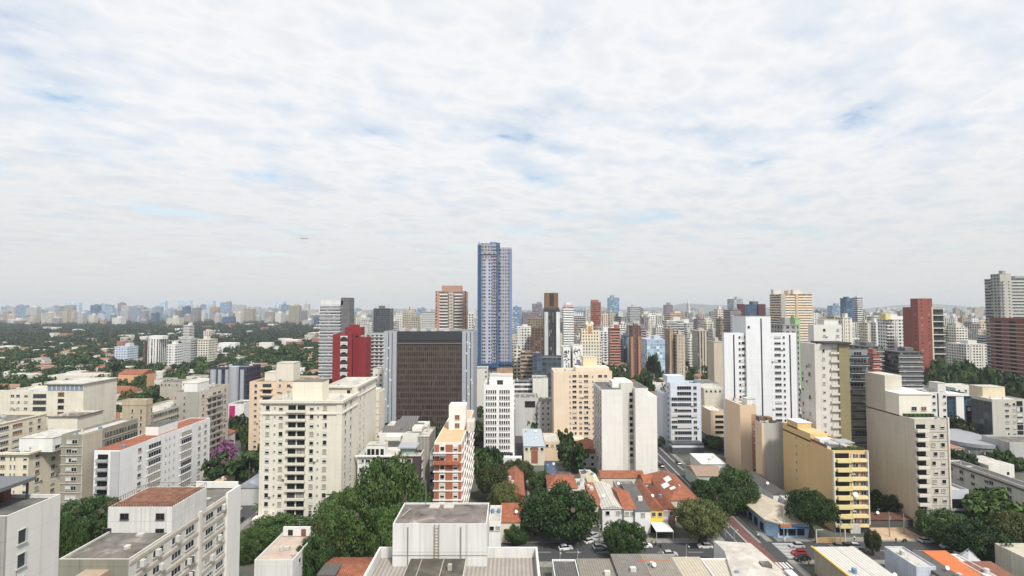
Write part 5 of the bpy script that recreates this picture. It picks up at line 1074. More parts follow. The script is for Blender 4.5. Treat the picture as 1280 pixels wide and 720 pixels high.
# ================================================================ low buildings
def house(label, px0, px1, yn, yf, H,  kind='gable', rmat=None, wmat=None, axis='Y', rh=1.6, cat='house', name='tiled_house', wins=0, group=None, hip=0.0, door=False, py=640):
    yn, yf = (yn + 3.5, yf + 3.5) if py == 700 else (yn, yf); ya_ = yf if yn < 144 else yn; xa, xb = X(px0, ya_, py), X(px1, ya_, py); o = root(name, ((xa + xb) / 2, yn, 0), label, cat, group); w = (xb - xa) / 2; d = yf - yn
    wm_ = wmat or wall(OFFW, 0.25); MB().box(-w, w, 0, d, 0, H).build('walls', wm_, o); FP.append((xa - .5, xb + .5, yn - .5, yf + .5))
    if kind == 'gable': MB().gable(-w, w, 0, d, H + 0.004, rh, axis, ov=0.35, hip=hip).build('roof', rmat or tileX(), o)
    elif kind == 'flat': 
        MB().box(-w + .2, w - .2, 0.2, d - 0.2, H + 0.004, H + 0.08).build('roof', rmat or paleroof(), o)
        MB().box(-w, w, 0, 0.2, H, H + 0.5).box(-w, w, d - 0.2, d, H, H + 0.5).box(-w, -w + 0.2, 0.2, d - .2, H, H + 0.5).box(w - .2, w, 0.2, d - .2, H, H + 0.5).build('parapet', wm_, o)
    elif kind == 'shed':
        m = MB(); m.v += [(-w - .2, -.3, H), (w + .2, -.3, H), (w + .2, d + .2, H + rh), (-w - .2, d + .2, H + rh), (-w - .2, -.3, H - .15), (w + .2, -.3, H - .15), (w + .2, d + .2, H - .1), (-w - .2, d + .2, H - .1)]
        m.f += [(0, 1, 2, 3), (7, 6, 5, 4), (0, 4, 5, 1), (1, 5, 6, 2), (2, 6, 7, 3), (3, 7, 4, 0)]; m.m += [0] * 6; m.build('roof', rmat or tileX(), o)
    for i in range(wins):
        link('window', winmesh(1.2, 1.2, rnd.choice('dmc')), o, (-w + 2 * w * (i + 0.5) / wins, -0.0, H - 2.0))
    rq = random.Random(int(px0 * 3 + yn)); zr = H + (.08 if kind == 'flat' else rh * .55)
    for i in range(rq.randrange(1, 4) if yn < 240 else 0):
        x_, y_ = rq.uniform(-w * .7, w * .7), rq.uniform(d * .3, d * .8); m = MB(); t_ = rq.random()
        if t_ < .35: m.cone((x_, y_, H - .5), (x_, y_, zr + 1.1), .6, .6, 12).cone((x_, y_, zr + 1.1), (x_, y_, zr + 1.3), .62, .15, 12).build('water_tank', flat('blue_fibre_tank', (0.13, 0.24, 0.36)) if rq.random() < .5 else paleroof(), o)
        elif t_ < .6: m.cone((x_, y_, H - .5), (x_, y_, zr + 2.4), .04, .03, 6).box(x_ - .6, x_ + .6, y_ - .03, y_ + .03, zr + 2.1, zr + 2.15).box(x_ - .4, x_ + .4, y_ - .03, y_ + .03, zr + 1.8, zr + 1.85).build('antenna', MET(), o)
        elif t_ < .8: m.box(x_ - .7, x_ + .7, y_ - .5, y_ + .5, H - .5, zr + 1.0).build('chimney_box', wall(OFFW, .3), o)
        else: m.cone((x_, y_, H - .5), (x_, y_, zr + .9), .04, .04, 6).cone((x_, y_ - .1, zr + .9), (x_, y_ - .35, zr + 1.05), .08, .5, 12).build('satellite_dish', flat('dish_white', (.6, .6, .6)), o)
    if door: MB().box(-0.6, 0.6, -0.05, 0, 0, 2.2).build('door', BSH(), o)
    return o
tY = lambda: rows('orange_clay_tiles_sideways', (0.50, 0.135, 0.05), (0.27, 0.075, 0.04), 0.5, 'Y')
cream_ = wall((0.68, 0.62, 0.5), 0.2)
# row along the street behind the big round tree
house('long low orange tiled roof at the foot of the white slab', 752, 806, 204, 213, 5.5, 'gable', tileX(), cream_, 'X', 1.4)
house('orange tiled roof continuing right of the white slab foot', 806, 838, 196, 206, 6.0, 'gable', tileX(), cream_, 'X', 1.8)
house('wide orange hipped roof behind the big round tree', 686, 722, 190, 204, 6.5, 'gable', tileX(), cream_, 'X', 2.6, hip=4)
house('small pale shed roof right of the wide orange hipped roof', 722, 738, 192, 202, 5.0, 'shed', paleroof(), cream_, rh=.8)
house('cream gabled house with a low wall between orange roof and white shed', 737, 750, 193, 204, 6.8, 'gable', flat('pale_yellow_roof', (0.6, 0.55, 0.38), 0.8), cream_, 'Y', 1.5)
house('long white sheet roof shed with a white front on the round tree street', 753, 779, 169, 192, 7.0, 'gable', corrW(), wall(WHITE, 0.1), 'Y', 1.2, cat='shop', name='shop_building', wins=2)
house('orange roof strip against the left side of the white sheet roof shed', 741, 752, 172, 190, 7.0, 'shed', tileX(), cream_, rh=1.4)
house('white terraced house with two grey windows and orange roof', 780, 794, 168, 188, 7.2, 'gable', tileX(), wall(WHITE, 0.1), 'X', 2.0, wins=2)
house('white flat fronted house with a dark sloping roof', 794, 813, 167, 187, 7.2, 'shed', corrD(), wall((0.72, 0.73, 0.75), 0.08), rh=1.6, wins=1, door=True)
h_ = house('bright yellow house with an orange roof and white garage canopy', 813, 829, 168, 190, 7.0, 'gable', tileX(), wall((0.75, 0.52, 0.07), 0.08), 'Y', 2.2, wins=2)
MB().box(-2.2, 3.2, -7, -0.1, 3.0, 3.2).build('garage_canopy', flat('white_canopy', (0.72, 0.71, 0.68)), h_); MB().box(-2.0, 3.0, -0.12, -0.02, 0, 2.9).build('garage_opening', GL(), h_)
for x in (-2.1, 3.05): MB().box(x, x + .12, -6.9, -6.7, 0, 3.0).build('canopy_post', FRM(), h_)
house('narrow lilac white house beside the bright yellow house', 829, 835, 169, 188, 7.0, 'gable', tileX(), wall((0.62, 0.60, 0.70), 0.08), 'Y', 1.4, wins=1)
house('brown fronted house with one tall window at the end of the terrace', 835, 844, 169, 188, 7.0, 'gable', tileX(), wall((0.30, 0.20, 0.18), 0.1), 'Y', 1.6, wins=1)
h_ = house('large orange hipped roof with white sheet patches at the avenue corner', 836, 874, 177, 204, 6.8, 'gable', tileX(), cream_, 'Y', 3.2, hip=5)
for x, y, a, c in ((-4.4, 8, 2.2, 4.0), (-2.4, 11.5, 2.0, 4.4), (-3.0, 4.6, 3.4, 2.0)):
    m = MB(); zf = lambda xx: 6.8 + 3.2 * (1 - abs(xx) / 6.0) + 0.18
    m.v += [(x, y, zf(x)), (x + a, y, zf(x + a)), (x + a, y + c, zf(x + a)), (x, y + c, zf(x)), (x, y, zf(x) - .08), (x + a, y, zf(x + a) - .08), (x + a, y + c, zf(x + a) - .08), (x, y + c, zf(x) - .08)]
    m.f += [(0, 1, 2, 3), (7, 6, 5, 4), (0, 4, 5, 1), (1, 5, 6, 2), (2, 6, 7, 3), (3, 7, 4, 0)]; m.m += [0] * 6; m.build('white_sheet', flat('white_sheet', (0.72, 0.71, 0.70), 0.5), h_)
house('grey flat roofed outbuilding between terrace and white slab', 772, 790, 193, 201, 5.0, 'flat', concrete(), wall(LGREY, .3))
house('grey patched roof shed behind the white terraced house', 781, 797, 189, 198, 6.0, 'flat', concrete(), wall(LGREY, .3))
house('tall orange roofed house left of the big round tree', 633, 655, 178, 206, 8.0, 'gable', tileX(), wall((0.5, 0.17, 0.08), .2), 'Y', 1.5)
house('low orange roof between white annex and the big round tree', 626, 650, 160, 172, 6.5, 'shed', tileX(), cream_, rh=1.2)
house('white annex with a grey wall and small dark openings right of the lift house block', 611, 626, 155, 168, 8.0, 'flat', paleroof(), wall(WHITE, 0.2), wins=2, cat='building', name='small_building')
house('peach walled low house with a terrace behind the blue roofed building', 681, 700, 245, 262, 8.5, 'flat', paleroof(), wall(PEACH, .15), wins=3)
h_ = house('pale blue roofed building with cream and rust striped front', 655, 681, 238, 270, 8.8, 'shed', flat('pale_blue_sheets', (0.42, 0.48, 0.54), 0.6), wall((0.66, 0.62, 0.5), 0.15), rh=0.4, wins=4, cat='building', name='small_building')
MB().box(-1.4, 1.6, -.12, -.01, 1, 8.4).build('rust_panel', wall((0.30, 0.11, 0.07)), h_)
h_ = house('small navy container like hut with a shiny roof stripe', 684, 698, 208, 226, 5, 'flat', flat('navy_roof', (0.05, 0.08, 0.14), 0.4), wall((0.08, 0.11, 0.18), 0.1), cat='hut', name='small_hut')
rz_ = random.Random(12)
for i in range(40):
    px_, y_ = rz_.uniform(690, 872), rz_.uniform(166, 212); x_ = X(px_, y_, 640); w_, d_ = rz_.uniform(1.6, 3.4), rz_.uniform(4, 8)
    if clear_at(x_ - w_, x_ + w_, y_, y_ + d_) and not (x_ < 30 and y_ < 178): house('small patched roof packed behind the coloured terrace houses', 640 + (x_ - w_) * F * yc(640) / y_, 640 + (x_ + w_) * F * yc(640) / y_, y_, y_ + d_, rz_.uniform(3.4, 6.2), rz_.choice(('gable', 'shed', 'flat')), rz_.choice((tileX(), tileB(), concrete(), corrX(), tileX())), wall(rz_.choice((OFFW, WHITE, LGREY, CREAM)), .3), 'Y', 1.0, group='small patched roofs behind the terrace', name='small_outbuilding')
# bottom row of roofs
B0 = 116.0
house('dark flat roof with a white parapet on the near side of the street, bottom centre', 690, 719, B0, 135.5, 4.8, 'flat', corrD(), wall(WHITE, .2), py=700)
house('beige ribbed sheet roof beside the dark white edged roof', 721, 763, B0, 135.5, 4.9, 'shed', corrX(), wall(OFFW, .2), rh=.5, py=700)
house('old dark grey sheet roof with white streaks, bottom row', 764, 800, B0, 136, 5.6, 'shed', rows('streaked_grey_sheets', (0.24, 0.22, 0.2), (0.12, 0.11, 0.1), 0.5, 'X'), wall(OFFW, .2), rh=.8, py=700)
h_ = house('grey brown sheet roof with a bright orange tiled ridge, bottom row', 801, 836, B0, 136, 5.8, 'shed', corrX(), wall(OFFW, .2), rh=.6, py=700)
MB().box(-5.2, 3.2, 16.4, 18.6, 5.9, 6.3).build('tiled_ridge', tY(), h_)
house('yellowish cream sheet roof in the bottom row left of the boxed cream roof', 837, 874, B0, 135, 5.6, 'shed', rows('cream_sheets', (0.55, 0.49, 0.38), (0.35, 0.30, 0.24), 0.8, 'X', bump=.3), wall(OFFW, .2), rh=.5, py=700)
h_ = house('cream white edged roof with two roof boxes, bottom row', 875, 910, B0, 134, 5.8, 'flat', rows('pale_cream_sheets', (0.60, 0.55, 0.46), (0.42, 0.38, 0.32), 0.8, 'X', bump=.3), wall(WHITE, .1), py=700)
for x in (-1.6, 0.6): MB().box(x, x + 1.4, 3, 5, 5.4, 6.6).build('roof_box', wall(BEIGE), h_)
# big pale polygon roof
o = root('warehouse', (66, 138, 0), 'big pale grey kinked warehouse roof with a white end wall at the avenue', 'warehouse')
x0, y0 = G(892, 674, 7.0); x1, y1 = G(938, 677, 7.0); x2, y2 = G(991, 722, 7.0); x3, y3 = G(905, 722, 6.0)
pts = [(x3 - 66, y3 - 138 - 8), (x2 - 66, y2 - 138 - 8), (x2 - 66, y2 - 138), (x1 - 66, y1 - 138), (x0 - 66, y0 - 138), (x0 - 66 + 0.5, y0 - 144)]
MB().prism(pts, 0, 6.6).build('walls', wall(WHITE, .25), o); cxp = sum(p_[0] for p_ in pts) / 6; cyp = sum(p_[1] for p_ in pts) / 6
m = MB(); n = len(pts); m.v = [(x, y, 6.61) for x, y in pts] + [(cxp, cyp, 7.7)]; m.f = [(i, (i + 1) % n, n) for i in range(n)]; m.m = [0] * n
m.build('roof', patchy('stained_pale_roof', [(0.34, 0.31, 0.27), (0.47, 0.44, 0.39), (0.58, 0.55, 0.50)], 0.35), o)
MB().box(-3.4, -1.0, -7.5, -5.5, 6.6, 8.0).build('roof_box', concrete(), o); MB().box(1.2, 3.0, -16, -9, 7.2, 7.6).build('skylight', flat('white_sheet', (0.72, 0.71, 0.70), 0.5), o)
FP.append((52, 78, 118, 146))
# yellow edged white roofs
h_ = house('long white sheet roof with a yellow painted left edge at the bottom right', 1018, 1043, 110, 139, 6.6, 'shed', corrW(), wall((0.40, 0.36, 0.28), 0.25), rh=.3, cat='warehouse', name='warehouse', py=700)
MB().box(-3.6 - 0.1, -3.2, 0, 29, 6.9, 7.25).build('yellow_edge', wall((0.66, 0.46, 0.10), 0.2), h_)
house('second long white sheet roof with a dark gutter beside the yellow edged roof', 1044, 1068, 110, 139, 6.6, 'shed', corrW(), wall(LGREY, .2), rh=.3, cat='warehouse', name='warehouse', py=700)
house('grey lower roof right of the two long white roofs', 1070, 1094, 108, 132, 5.0, 'shed', concrete(), wall(LGREY, .2), rh=.4, py=700)
h_ = house('pale blue white water tank wall house at the bottom right', 1106, 1129, 128, 139, 6.6, 'flat', paleroof(), wall((0.55, 0.60, 0.68), 0.35), cat='building', name='small_building', py=700)
house('black sheet roof between blue white wall house and orange roof', 1131, 1152, 112, 137, 5.6, 'shed', corrD(), wall(WHITE, .1), rh=1.0, py=700)
house('vivid orange tiled roof at the bottom right', 1154, 1182, 116, 137, 5.4, 'shed', rows('vivid_orange_tiles', (0.62, 0.19, 0.06), (0.5, 0.13, 0.05), 0.5, 'X', noise=.3), wall(WHITE, .1), rh=1.4, py=700)
house('narrow white roof strip between the two orange roofs at the bottom right', 1184, 1196, 112, 136, 6.0, 'flat', flat('white_cap', (0.76, 0.75, 0.72)), wall(WHITE, .1), py=700)
house('dark red brown tiled roof with a white front edge, bottom right', 1199, 1238, 110, 132, 5.0, 'shed', tileB(), wall(WHITE, .1), rh=1.4, py=700)
house('cream grey block with stepped ledges in the bottom right corner', 1244, 1330, 112, 140, 7.0, 'flat', patchy('beige_roof', [(0.35, 0.32, 0.26), (0.52, 0.48, 0.40)], .3), wall((0.6, 0.56, 0.46), .25), cat='building', name='small_building', py=700)
o = root('gazebo_tent', (X(1211, 146, 690), 146, 0), 'white peaked tent beside the street near the bottom right corner', 'tent')
m = MB().cone((0, 0, 2.2), (0, 0, 4.8), 2.5, 0.25, 8); m.build('canopy', flat('tent_canvas', (0.50, 0.51, 0.53), 0.8), o)
for a in range(4): MB().cone((2.0 * math.cos(a * 1.571 + .785), 2.6 * math.sin(a * 1.571 + .785), 0), (2.6 * math.cos(a * 1.571 + .785), 2.6 * math.sin(a * 1.571 + .785), 2.4), 0.06, 0.06, 6).build('pole', MET(), o)
# blue corner shop with curved roof
o = root('corner_shop', (80.8, 163.5, 0), 'light blue corner shop under a big curved beige roof beside the avenue', 'shop')
pts = [(0, 2.5), (2.6, 0.0), (12.5, 0.2), (13, 8), (9, 24), (0, 24)]; blw = wall((0.30, 0.45, 0.62), 0.15)
MB().prism(pts, 0, 4.6).build('walls', blw, o)
pr = [(-0.6, 2.2), (2.3, -0.8), (13.1, -0.6), (13.6, 8.4), (9.5, 24.6), (-0.8, 24.6)]
m = MB(); n = 6; m.v = [(x, y, 4.62) for x, y in pr] + [(x, y, 5.0) for x, y in pr] + [(5.6, 6.5, 6.9), (4.6, 20, 6.9)]
m.f = [tuple(reversed(range(6)))] + [(i, (i + 1) % 6, 6 + (i + 1) % 6, 6 + i) for i in range(6)] + [(6, 7, 12), (7, 8, 12), (8, 9, 12), (9, 10, 13, 12), (10, 11, 13), (11, 6, 12, 13)]; m.m = [0] * len(m.f)
m.build('roof', patchy('beige_roof_tiles', [(0.40, 0.34, 0.26), (0.52, 0.46, 0.37)], 0.6), o)
for x in (4.2, 7.0, 9.8): MB().box(x - 1.1, x + 1.1, -0.10, 0.12, 0.9, 3.2).build('shop_window', GL(), o)
for y in (5, 9, 13, 17): MB().box(-0.08, 0.0, y - 1.2, y + 1.2, 0.4, 3.0).build('shop_window', GL(), o)
MB().box(3, 12, -1.2, -0.15, 3.4, 3.6).build('awning', flat('blue_awning', (0.12, 0.25, 0.45)), o)
MB().box(3.0, 6.5, -0.9, -0.62, 3.7, 4.6).build('sign_board', flat('orange_sign', (0.42, 0.18, 0.07)), o); FP.append((80, 96, 160, 186))
house('white gabled house with a dark grey roof behind the blue corner shop', 967, 987, 184, 205, 6.2, 'gable', corrD(), wall(WHITE, .1), 'Y', 1.5)
house('white flat canopy building behind the curved beige roof', 990, 1006, 176, 190, 5.4, 'flat', flat('white_cap', (0.76, 0.75, 0.72)), wall(WHITE, .1))
o = root('garden_wall', (X(1034, 160), 160, 0), 'ochre yellow low wall with a white gate frame beside the ochre block', 'wall'); MB().box(-5, 4, 0, .3, 0, 1.6).build('panel', wall((0.45, 0.30, 0.14)), o)
MB().box(-5, -4.8, -.1, .4, 0, 4.2).box(3.8, 4, -.1, .4, 0, 4.2).box(-4.8, -2.8, -.1, .1, 4.0, 4.2).build('gate_frame', flat('white_frame', (0.76, 0.74, 0.68)), o)
h_ = house('long brown tiled shed roof behind the sand lot', 1084, 1160, 172, 176, 2.4, 'shed', rows('dark_brown_tiles', (0.15, 0.065, 0.045), (0.08, 0.045, 0.035), 0.5, 'X'), wall((0.10, 0.09, 0.085), .3), rh=.6, cat='shed', name='long_shed')
o = root('turquoise_fence', (X(1118, 184), 184, 0), 'turquoise curved fence on the green slope behind the brown shed', 'fence'); m = MB()
for i in range(12): a = math.pi * i / 22; m.box(-6 + i * 1.05, -6 + i * 1.05 + 1.0, math.sin(a) * 1.5, math.sin(a) * 1.5 + .1, 0, 2.4 + 1.2 * math.sin(math.pi * i / 11))
m.build('panel', flat('turquoise_paint', (0.22, 0.42, 0.36), 0.6), o)
house('white terraced cottage left of the avenue below the blue white office', 878, 908, 222, 236, 5.5, 'shed', flat('white_sheet', (0.72, 0.71, 0.70), 0.5), wall(WHITE, .2), rh=.5)
house('brown tiled cottages right of the avenue above the dark green trees', 872, 906, 206, 220, 5.5, 'gable', rows('pale_brown_tiles', (0.36, 0.26, 0.20), (0.24, 0.17, 0.13), .5, 'X'), wall((0.42, 0.5, 0.44), .2), 'X', 1.8)
house('pale sheet roof workshop behind the white terraced cottage', 884, 906, 300, 318, 7.5, 'shed', flat('pale_peach_sheets', (0.6, 0.48, 0.38), .8), wall(OFFW, .2), rh=1.5)
house('metal roofed sports hall left of the cream tower beside the left street', 296, 327, 190, 215, 6.5, 'gable', flat('grey_metal_roof', (0.38, 0.41, 0.46), 0.45, 0.2), wall(LGREY, .2), 'Y', 2.0, cat='hall', name='sports_hall')
house('cream entrance canopy house right of the white red roofed slab', 262, 272, 200, 212, 4.5, 'shed', flat('tan_roof', (0.62, 0.40, 0.23), 0.9), cream_, rh=.4)
house('orange walled house with an orange roof in the left residential area', 148, 178, 470, 488, 12, 'gable', tileX(), wall((0.66, 0.36, 0.2), .1), 'X', 3.5, py=460)
house('big salmon tiled roof among dark trees behind the blank concrete tower', 128, 158, 385, 402, 9, 'gable', tileX(), cream_, 'X', 4, py=480, hip=3)
house('long cream flat roofed school like block in the left residential area', 40, 98, 420, 440, 10, 'flat', paleroof(), wall(CREAM, .1), py=470, cat='building', name='low_building')
house('long cream hall with pale roof behind the cream school like block', 60, 120, 480, 500, 9, 'flat', paleroof(), wall(CREAM, .1), py=460, cat='building', name='low_building')
house('low grey white warehouse roof left of the grey windowed block', 176, 216, 330, 352, 8, 'flat', flat('white_sheet', (0.72, 0.71, 0.70), 0.5), wall(OFFW, .2), py=490, cat='warehouse', name='warehouse')
house('low concrete block with grey roof beside the striped white towers', 200, 228, 400, 420, 14, 'flat', concrete(), wall((.45, .42, .36), .2), py=480, cat='building', name='low_building', wins=6)
house('cream small block with arched roof room left of the blue glass office', 228, 262, 350, 366, 22, 'flat', paleroof(), wall(CREAM, .1), py=470, cat='building', name='low_building', wins=7)
for i, (px0, px1, yn, H, c, lab) in enumerate(((880, 908, 345, 18, CREAM, 'pale yellow block with orange terraces behind the blue white office'), (880, 900, 395, 14, LGREY, 'grey flat topped block behind the pale yellow block'), (1156, 1182, 330, 20, OFFW, 'cluttered white roofs right of the long black slab'),
    (1194, 1236, 360, 16, OFFW, 'wide pale roof with red edge in front of the dark trees at the right'), (1206, 1242, 300, 15, BEIGE, 'beige shed with a row of small windows right of the glass building'), (1240, 1290, 330, 12, WHITE, 'white flat roofs with parked cars beyond the right edge block'),
    (640, 690, 352, 7, LGREY, 'low grey roofs along the open square behind the white office tower'), (770, 800, 318, 17, CREAM, 'cream parapet block behind the white slab penthouse'), (800, 830, 340, 12, TAN, 'low brown and grey roofs left of the blue white office'))):
    h_ = house(lab, px0, px1, yn, yn + 22, H, 'flat', [paleroof(), concrete(), darkroof()][i % 3], wall(c, .2), py=470, cat='building', name='low_building', wins=5)
# billboard-free orange truck like box right of white slab
o = root('truck', (X(820.5, 330, 500), 318.5, 0), 'orange yellow truck box seen beside the white slab', 'truck'); 

# ================================================================ trees
def leafmesh(cent, rad, n, size, seed, up=0.25):
    rs = np.random.RandomState(seed); k = len(cent); c = np.repeat(np.array(cent, float), n, 0); r = np.repeat(np.array(rad, float), n)
    d = rs.normal(size=(k * n, 3)); d[:, 2] = d[:, 2] * 0.9 + up; d /= np.linalg.norm(d, axis=1)[:, None]
    p = c + d * (r * (0.62 + 0.42 * rs.rand(k * n) ** 0.6))[:, None] * np.array([1, 1, 0.75])
    nn = d + rs.normal(scale=0.55, size=d.shape); nn /= np.linalg.norm(nn, axis=1)[:, None]
    a = np.cross(nn, rs.normal(size=d.shape)); a /= np.linalg.norm(a, axis=1)[:, None]; b = np.cross(nn, a)
    s = (size * (0.6 + 0.8 * rs.rand(k * n)))[:, None] * 0.5
    v = np.stack([p - a * s * 1.3, p - b * s * 0.8, p + a * s * 1.3, p + b * s * 0.8], 1).reshape(-1, 3)
    return v
def quads_mesh(name, v, mat, extra=None, mat2=None):
    me = bpy.data.meshes.new(name); n = len(v) // 4; vv = v; faces = n; ev = []; ef = []; 
    if extra: ev = extra.v; ef = extra.f
    verts = np.concatenate([v, np.array(ev, float).reshape(-1, 3)]) if ev else v
    loops = list(range(4 * n)); starts = list(range(0, 4 * n, 4)); tot = [4] * n
    o_ = 4 * n
    for f in ef: starts.append(len(loops)); tot.append(len(f)); loops += [o_ + i for i in f]
    me.vertices.add(len(verts)); me.vertices.foreach_set('co', verts.ravel()); me.loops.add(len(loops)); me.loops.foreach_set('vertex_index', loops)
    me.polygons.add(len(starts)); me.polygons.foreach_set('loop_start', starts); me.polygons.foreach_set('loop_total', tot)
    me.materials.append(mat)
    if ef: me.materials.append(mat2); me.polygons.foreach_set('material_index', [0] * n + [1] * len(ef))
    me.update(calc_edges=True); me.validate(); return me
def crown_mesh(Rr, H, nclump, nleaf, size, seed, mat, base=0.3, shape=1.0, trunk=False):
    r = random.Random(seed); cent = []; rad = []; cz = H * (base + (1 - base) * 0.45); hz_ = H - cz
    for i in range(nclump):
        a = r.uniform(0, 2 * math.pi); u = r.uniform(-0.85, 1.0); q = math.sqrt(max(0, 1 - u * u)); k = r.uniform(0.6, 0.88) * (1 if i % 4 else 0.4); k2 = 1 + 0.07 * math.sin(3 * a + seed) + 0.05 * math.sin(5 * a + 2 * seed)
        cr = Rr * r.uniform(0.18, 0.38) * (1.0 if nclump < 30 else 0.72)
        cent.append((math.cos(a) * q * (Rr) * k * k2, math.sin(a) * q * Rr * k * k2, cz + (u * hz_ * k if u > 0 else u * (cz - H * base) * k))); rad.append(cr)
    v = leafmesh(cent, rad, nleaf, size, seed)
    ex = None
    if trunk: ex = MB().cone((0, 0, 0), (0, 0, H * 0.6), Rr * 0.07, Rr * 0.03, 6)
    return quads_mesh('crown', v, mat, ex, BARK())
def trunk_mesh(Rr, H, seed):
    r = random.Random(seed); m = MB(); hb = H * 0.42; m.cone((0, 0, 0), (0.2, 0, hb), Rr * 0.07 + .1, Rr * 0.05 + .05, 9)
    for i in range(6): a = i * 1.05 + r.random(); e = Rr * r.uniform(.45, .7); m.cone((0.2, 0, hb * r.uniform(.8, 1)), (math.cos(a) * e, math.sin(a) * e, H * r.uniform(.62, .85)), Rr * 0.035 + .05, 0.06, 6)
    return m.mesh('trunk', BARK())
LF = [leafm('deep_green_leaves', (0.008, 0.024, 0.006), (0.062, 0.115, 0.03), sc=3.2), leafm('mid_green_leaves', (0.010, 0.030, 0.006), (0.075, 0.13, 0.03), sc=3.2), leafm('olive_leaves', (0.020, 0.032, 0.010), (0.13, 0.145, 0.05), sc=3.2), leafm('pink_purple_blossom', (0.07, 0.03, 0.06), (0.27, 0.11, 0.23), sc=3.2), None]; LF[4] = LF[1]
CR = {}
def crown_var(kind, lod, k):
    key = (kind, lod, k)
    if key not in CR:
        nc, nl, sz = {0: (130, 250, 0.043), 1: (40, 64, 0.12), 2: (18, 26, 0.24)}[lod]
        CR[key] = crown_mesh(1.0, 1.15, nc, nl, sz, 11 * k + lod + 5 * kind, LF[kind], base=(0.06, 0.06, 0.24, 0.2, 0.42)[kind], trunk=(lod == 2)); 
        if ('t', k) not in CR: CR['t', k] = trunk_mesh(1.0, 1.15, k)
    return CR[key]
def tree(x, y, Rr, H, kind, label, lod=None, group=None, name='broadleaf_tree', rz=None):
    D = math.hypot(x, y); lod = lod if lod is not None else (0 if D < 225 else 1 if D < 420 else 2); k = rnd.randrange(4); rz = rnd.uniform(0, 6.28) if rz is None else rz
    if lod < 2:
        o = root(name, (x, y, 0), label, 'tree', group, rz); s = (Rr, Rr, H / 1.15)
        for nm, me in (('trunk', None), ('crown', crown_var(kind, lod, k))):
            c = link(nm, me or CR['t', k], o); c.scale = s
    else:
        o = link(name, crown_var(kind, 2, k), None, (x, y, 0), rz); o.scale = (Rr, Rr, H / 1.15); tag(o, label, 'tree', group)
    return o
def treepx(px, ytop, Y, wpx, kind, label, py=620, **k):
    return tree(X(px, Y, py), Y, wpx / 2 * Y / F, Z(ytop, Y), kind, label, **k)
treepx(698, 610, 165, 100, 0, 'huge round dark green tree in the centre of the street bend')
treepx(645, 655, 160, 34, 0, 'dark green tree tucked against the left side of the huge round tree')
treepx(780, 652, 151, 54, 1, 'bushy green tree in front of the white house with two grey windows')
treepx(876, 628, 160, 64, 2, 'olive green tree in front of the yellow house end of the terrace')
treepx(916, 587, 184, 60, 0, 'big dark green tree on the left edge of the avenue above the crossing')
treepx(897, 603, 178, 50, 0, 'dark tree half behind the olive green street tree')
treepx(876, 600, 203, 26, 0, 'small dark tree above the large orange hipped roof')
treepx(1013, 617, 164, 60, 4, 'spreading green tree in front of the ochre block side wall')
treepx(487, 572, 158, 96, 1, 'largest green tree filling the space below the dark brown block', rz=1)
treepx(437, 612, 150, 84, 1, 'green tree between the cream tower and the bottom centre block')
treepx(497, 632, 142, 70, 1, 'green tree crown touching the lift house block')
treepx(415, 646, 146, 58, 2, 'darker olive tree in front of the cream tower right corner')
treepx(352, 645, 158, 84, 0, 'flat topped dark tree at the foot of the cream tower', rz=2)
treepx(318, 662, 150, 50, 1, 'loose green tree right of the long bottom left slab')
treepx(396, 668, 138, 50, 0, 'low dark tree behind the white terrace house')
treepx(296, 563, 214, 68, 0, 'large dark green tree between the white slab and the cream tower')
treepx(108, 622, 162, 72, 0, 'dark green tree between the blank corner block and the brown railed terrace')
treepx(88, 650, 120, 40, 1, 'low green tree beside the blank wall of the bottom left block')
treepx(281, 552, 236, 30, 3, 'pink purple flowering tree above the large dark green tree', name='flowering_tree')
treepx(716, 549, 229, 40, 0, 'round dark tree at the foot of the peach tower')
treepx(738, 556, 240, 22, 0, 'small tree between peach tower and white slab foot')
treepx(616, 582, 195, 46, 2, 'loose yellowish tree right of the orange and white block')
treepx(645, 576, 208, 44, 2, 'sparse olive tree left of the navy hut')
treepx(630, 604, 178, 40, 2, 'thin yellow green tree behind the white annex')
treepx(675, 590, 206, 34, 0, 'dark tree between tall orange roofed house and navy hut')
treepx(610, 575, 222, 30, 0, 'dark bush like tree below the white tower podium')
treepx(826, 603, 193, 22, 1, 'small green tree between the orange roofs')
treepx(1182, 640, 160, 64, 0, 'dark feathery tree beside the parked silver car at the right', rz=.5)
treepx(1248, 612, 168, 92, 1, 'very large dark tree filling the right edge above the street', rz=1.2)
treepx(1222, 652, 150, 70, 0, 'low spreading dark tree at the right edge behind the tent')
treepx(1275, 640, 150, 60, 2, 'dark tree cut by the right edge of the picture')
treepx(1258, 568, 236, 54, 1, 'green tree row crown behind the long low white block', lod=0)
treepx(1225, 578, 225, 30, 1, 'small green tree left of the tree behind the long white block')
treepx(1119, 619, 180, 30, 0, 'dark shrubby tree against the beige slab side wall')
treepx(1101, 612, 186, 34, 0, 'dark tree on the green slope right of the ochre block')
treepx(1088, 612, 192, 16, 0, 'narrow dark tree squeezed beside the ochre block balconies')
treepx(1152, 652, 168, 16, 0, 'small dark tree behind the parked silver car')
treepx(1090, 664, 152, 20, 2, 'small thin olive street tree right of the white car')
treepx(890, 545, 272, 40, 0, 'dark trees clump left half below the white striped tower')
treepx(905, 548, 262, 36, 0, 'dark trees clump right half below the white striped tower')
treepx(826, 545, 268, 14, 0, 'dark tree on the avenue left of the blue white office')
treepx(744, 458, 440, 30, 0, 'dark tree mass left half below the red roof in the middle distance', py=460, lod=1)
treepx(772, 455, 452, 34, 0, 'dark tree mass right half below the red roof in the middle distance', py=460, lod=1)
treepx(817, 440, 520, 20, 0, 'dark tree in front of the blue glass low office', py=450, lod=1)
treepx(806, 463, 430, 22, 0, 'dark tree with a white roof below it, mid distance', py=470, lod=1)
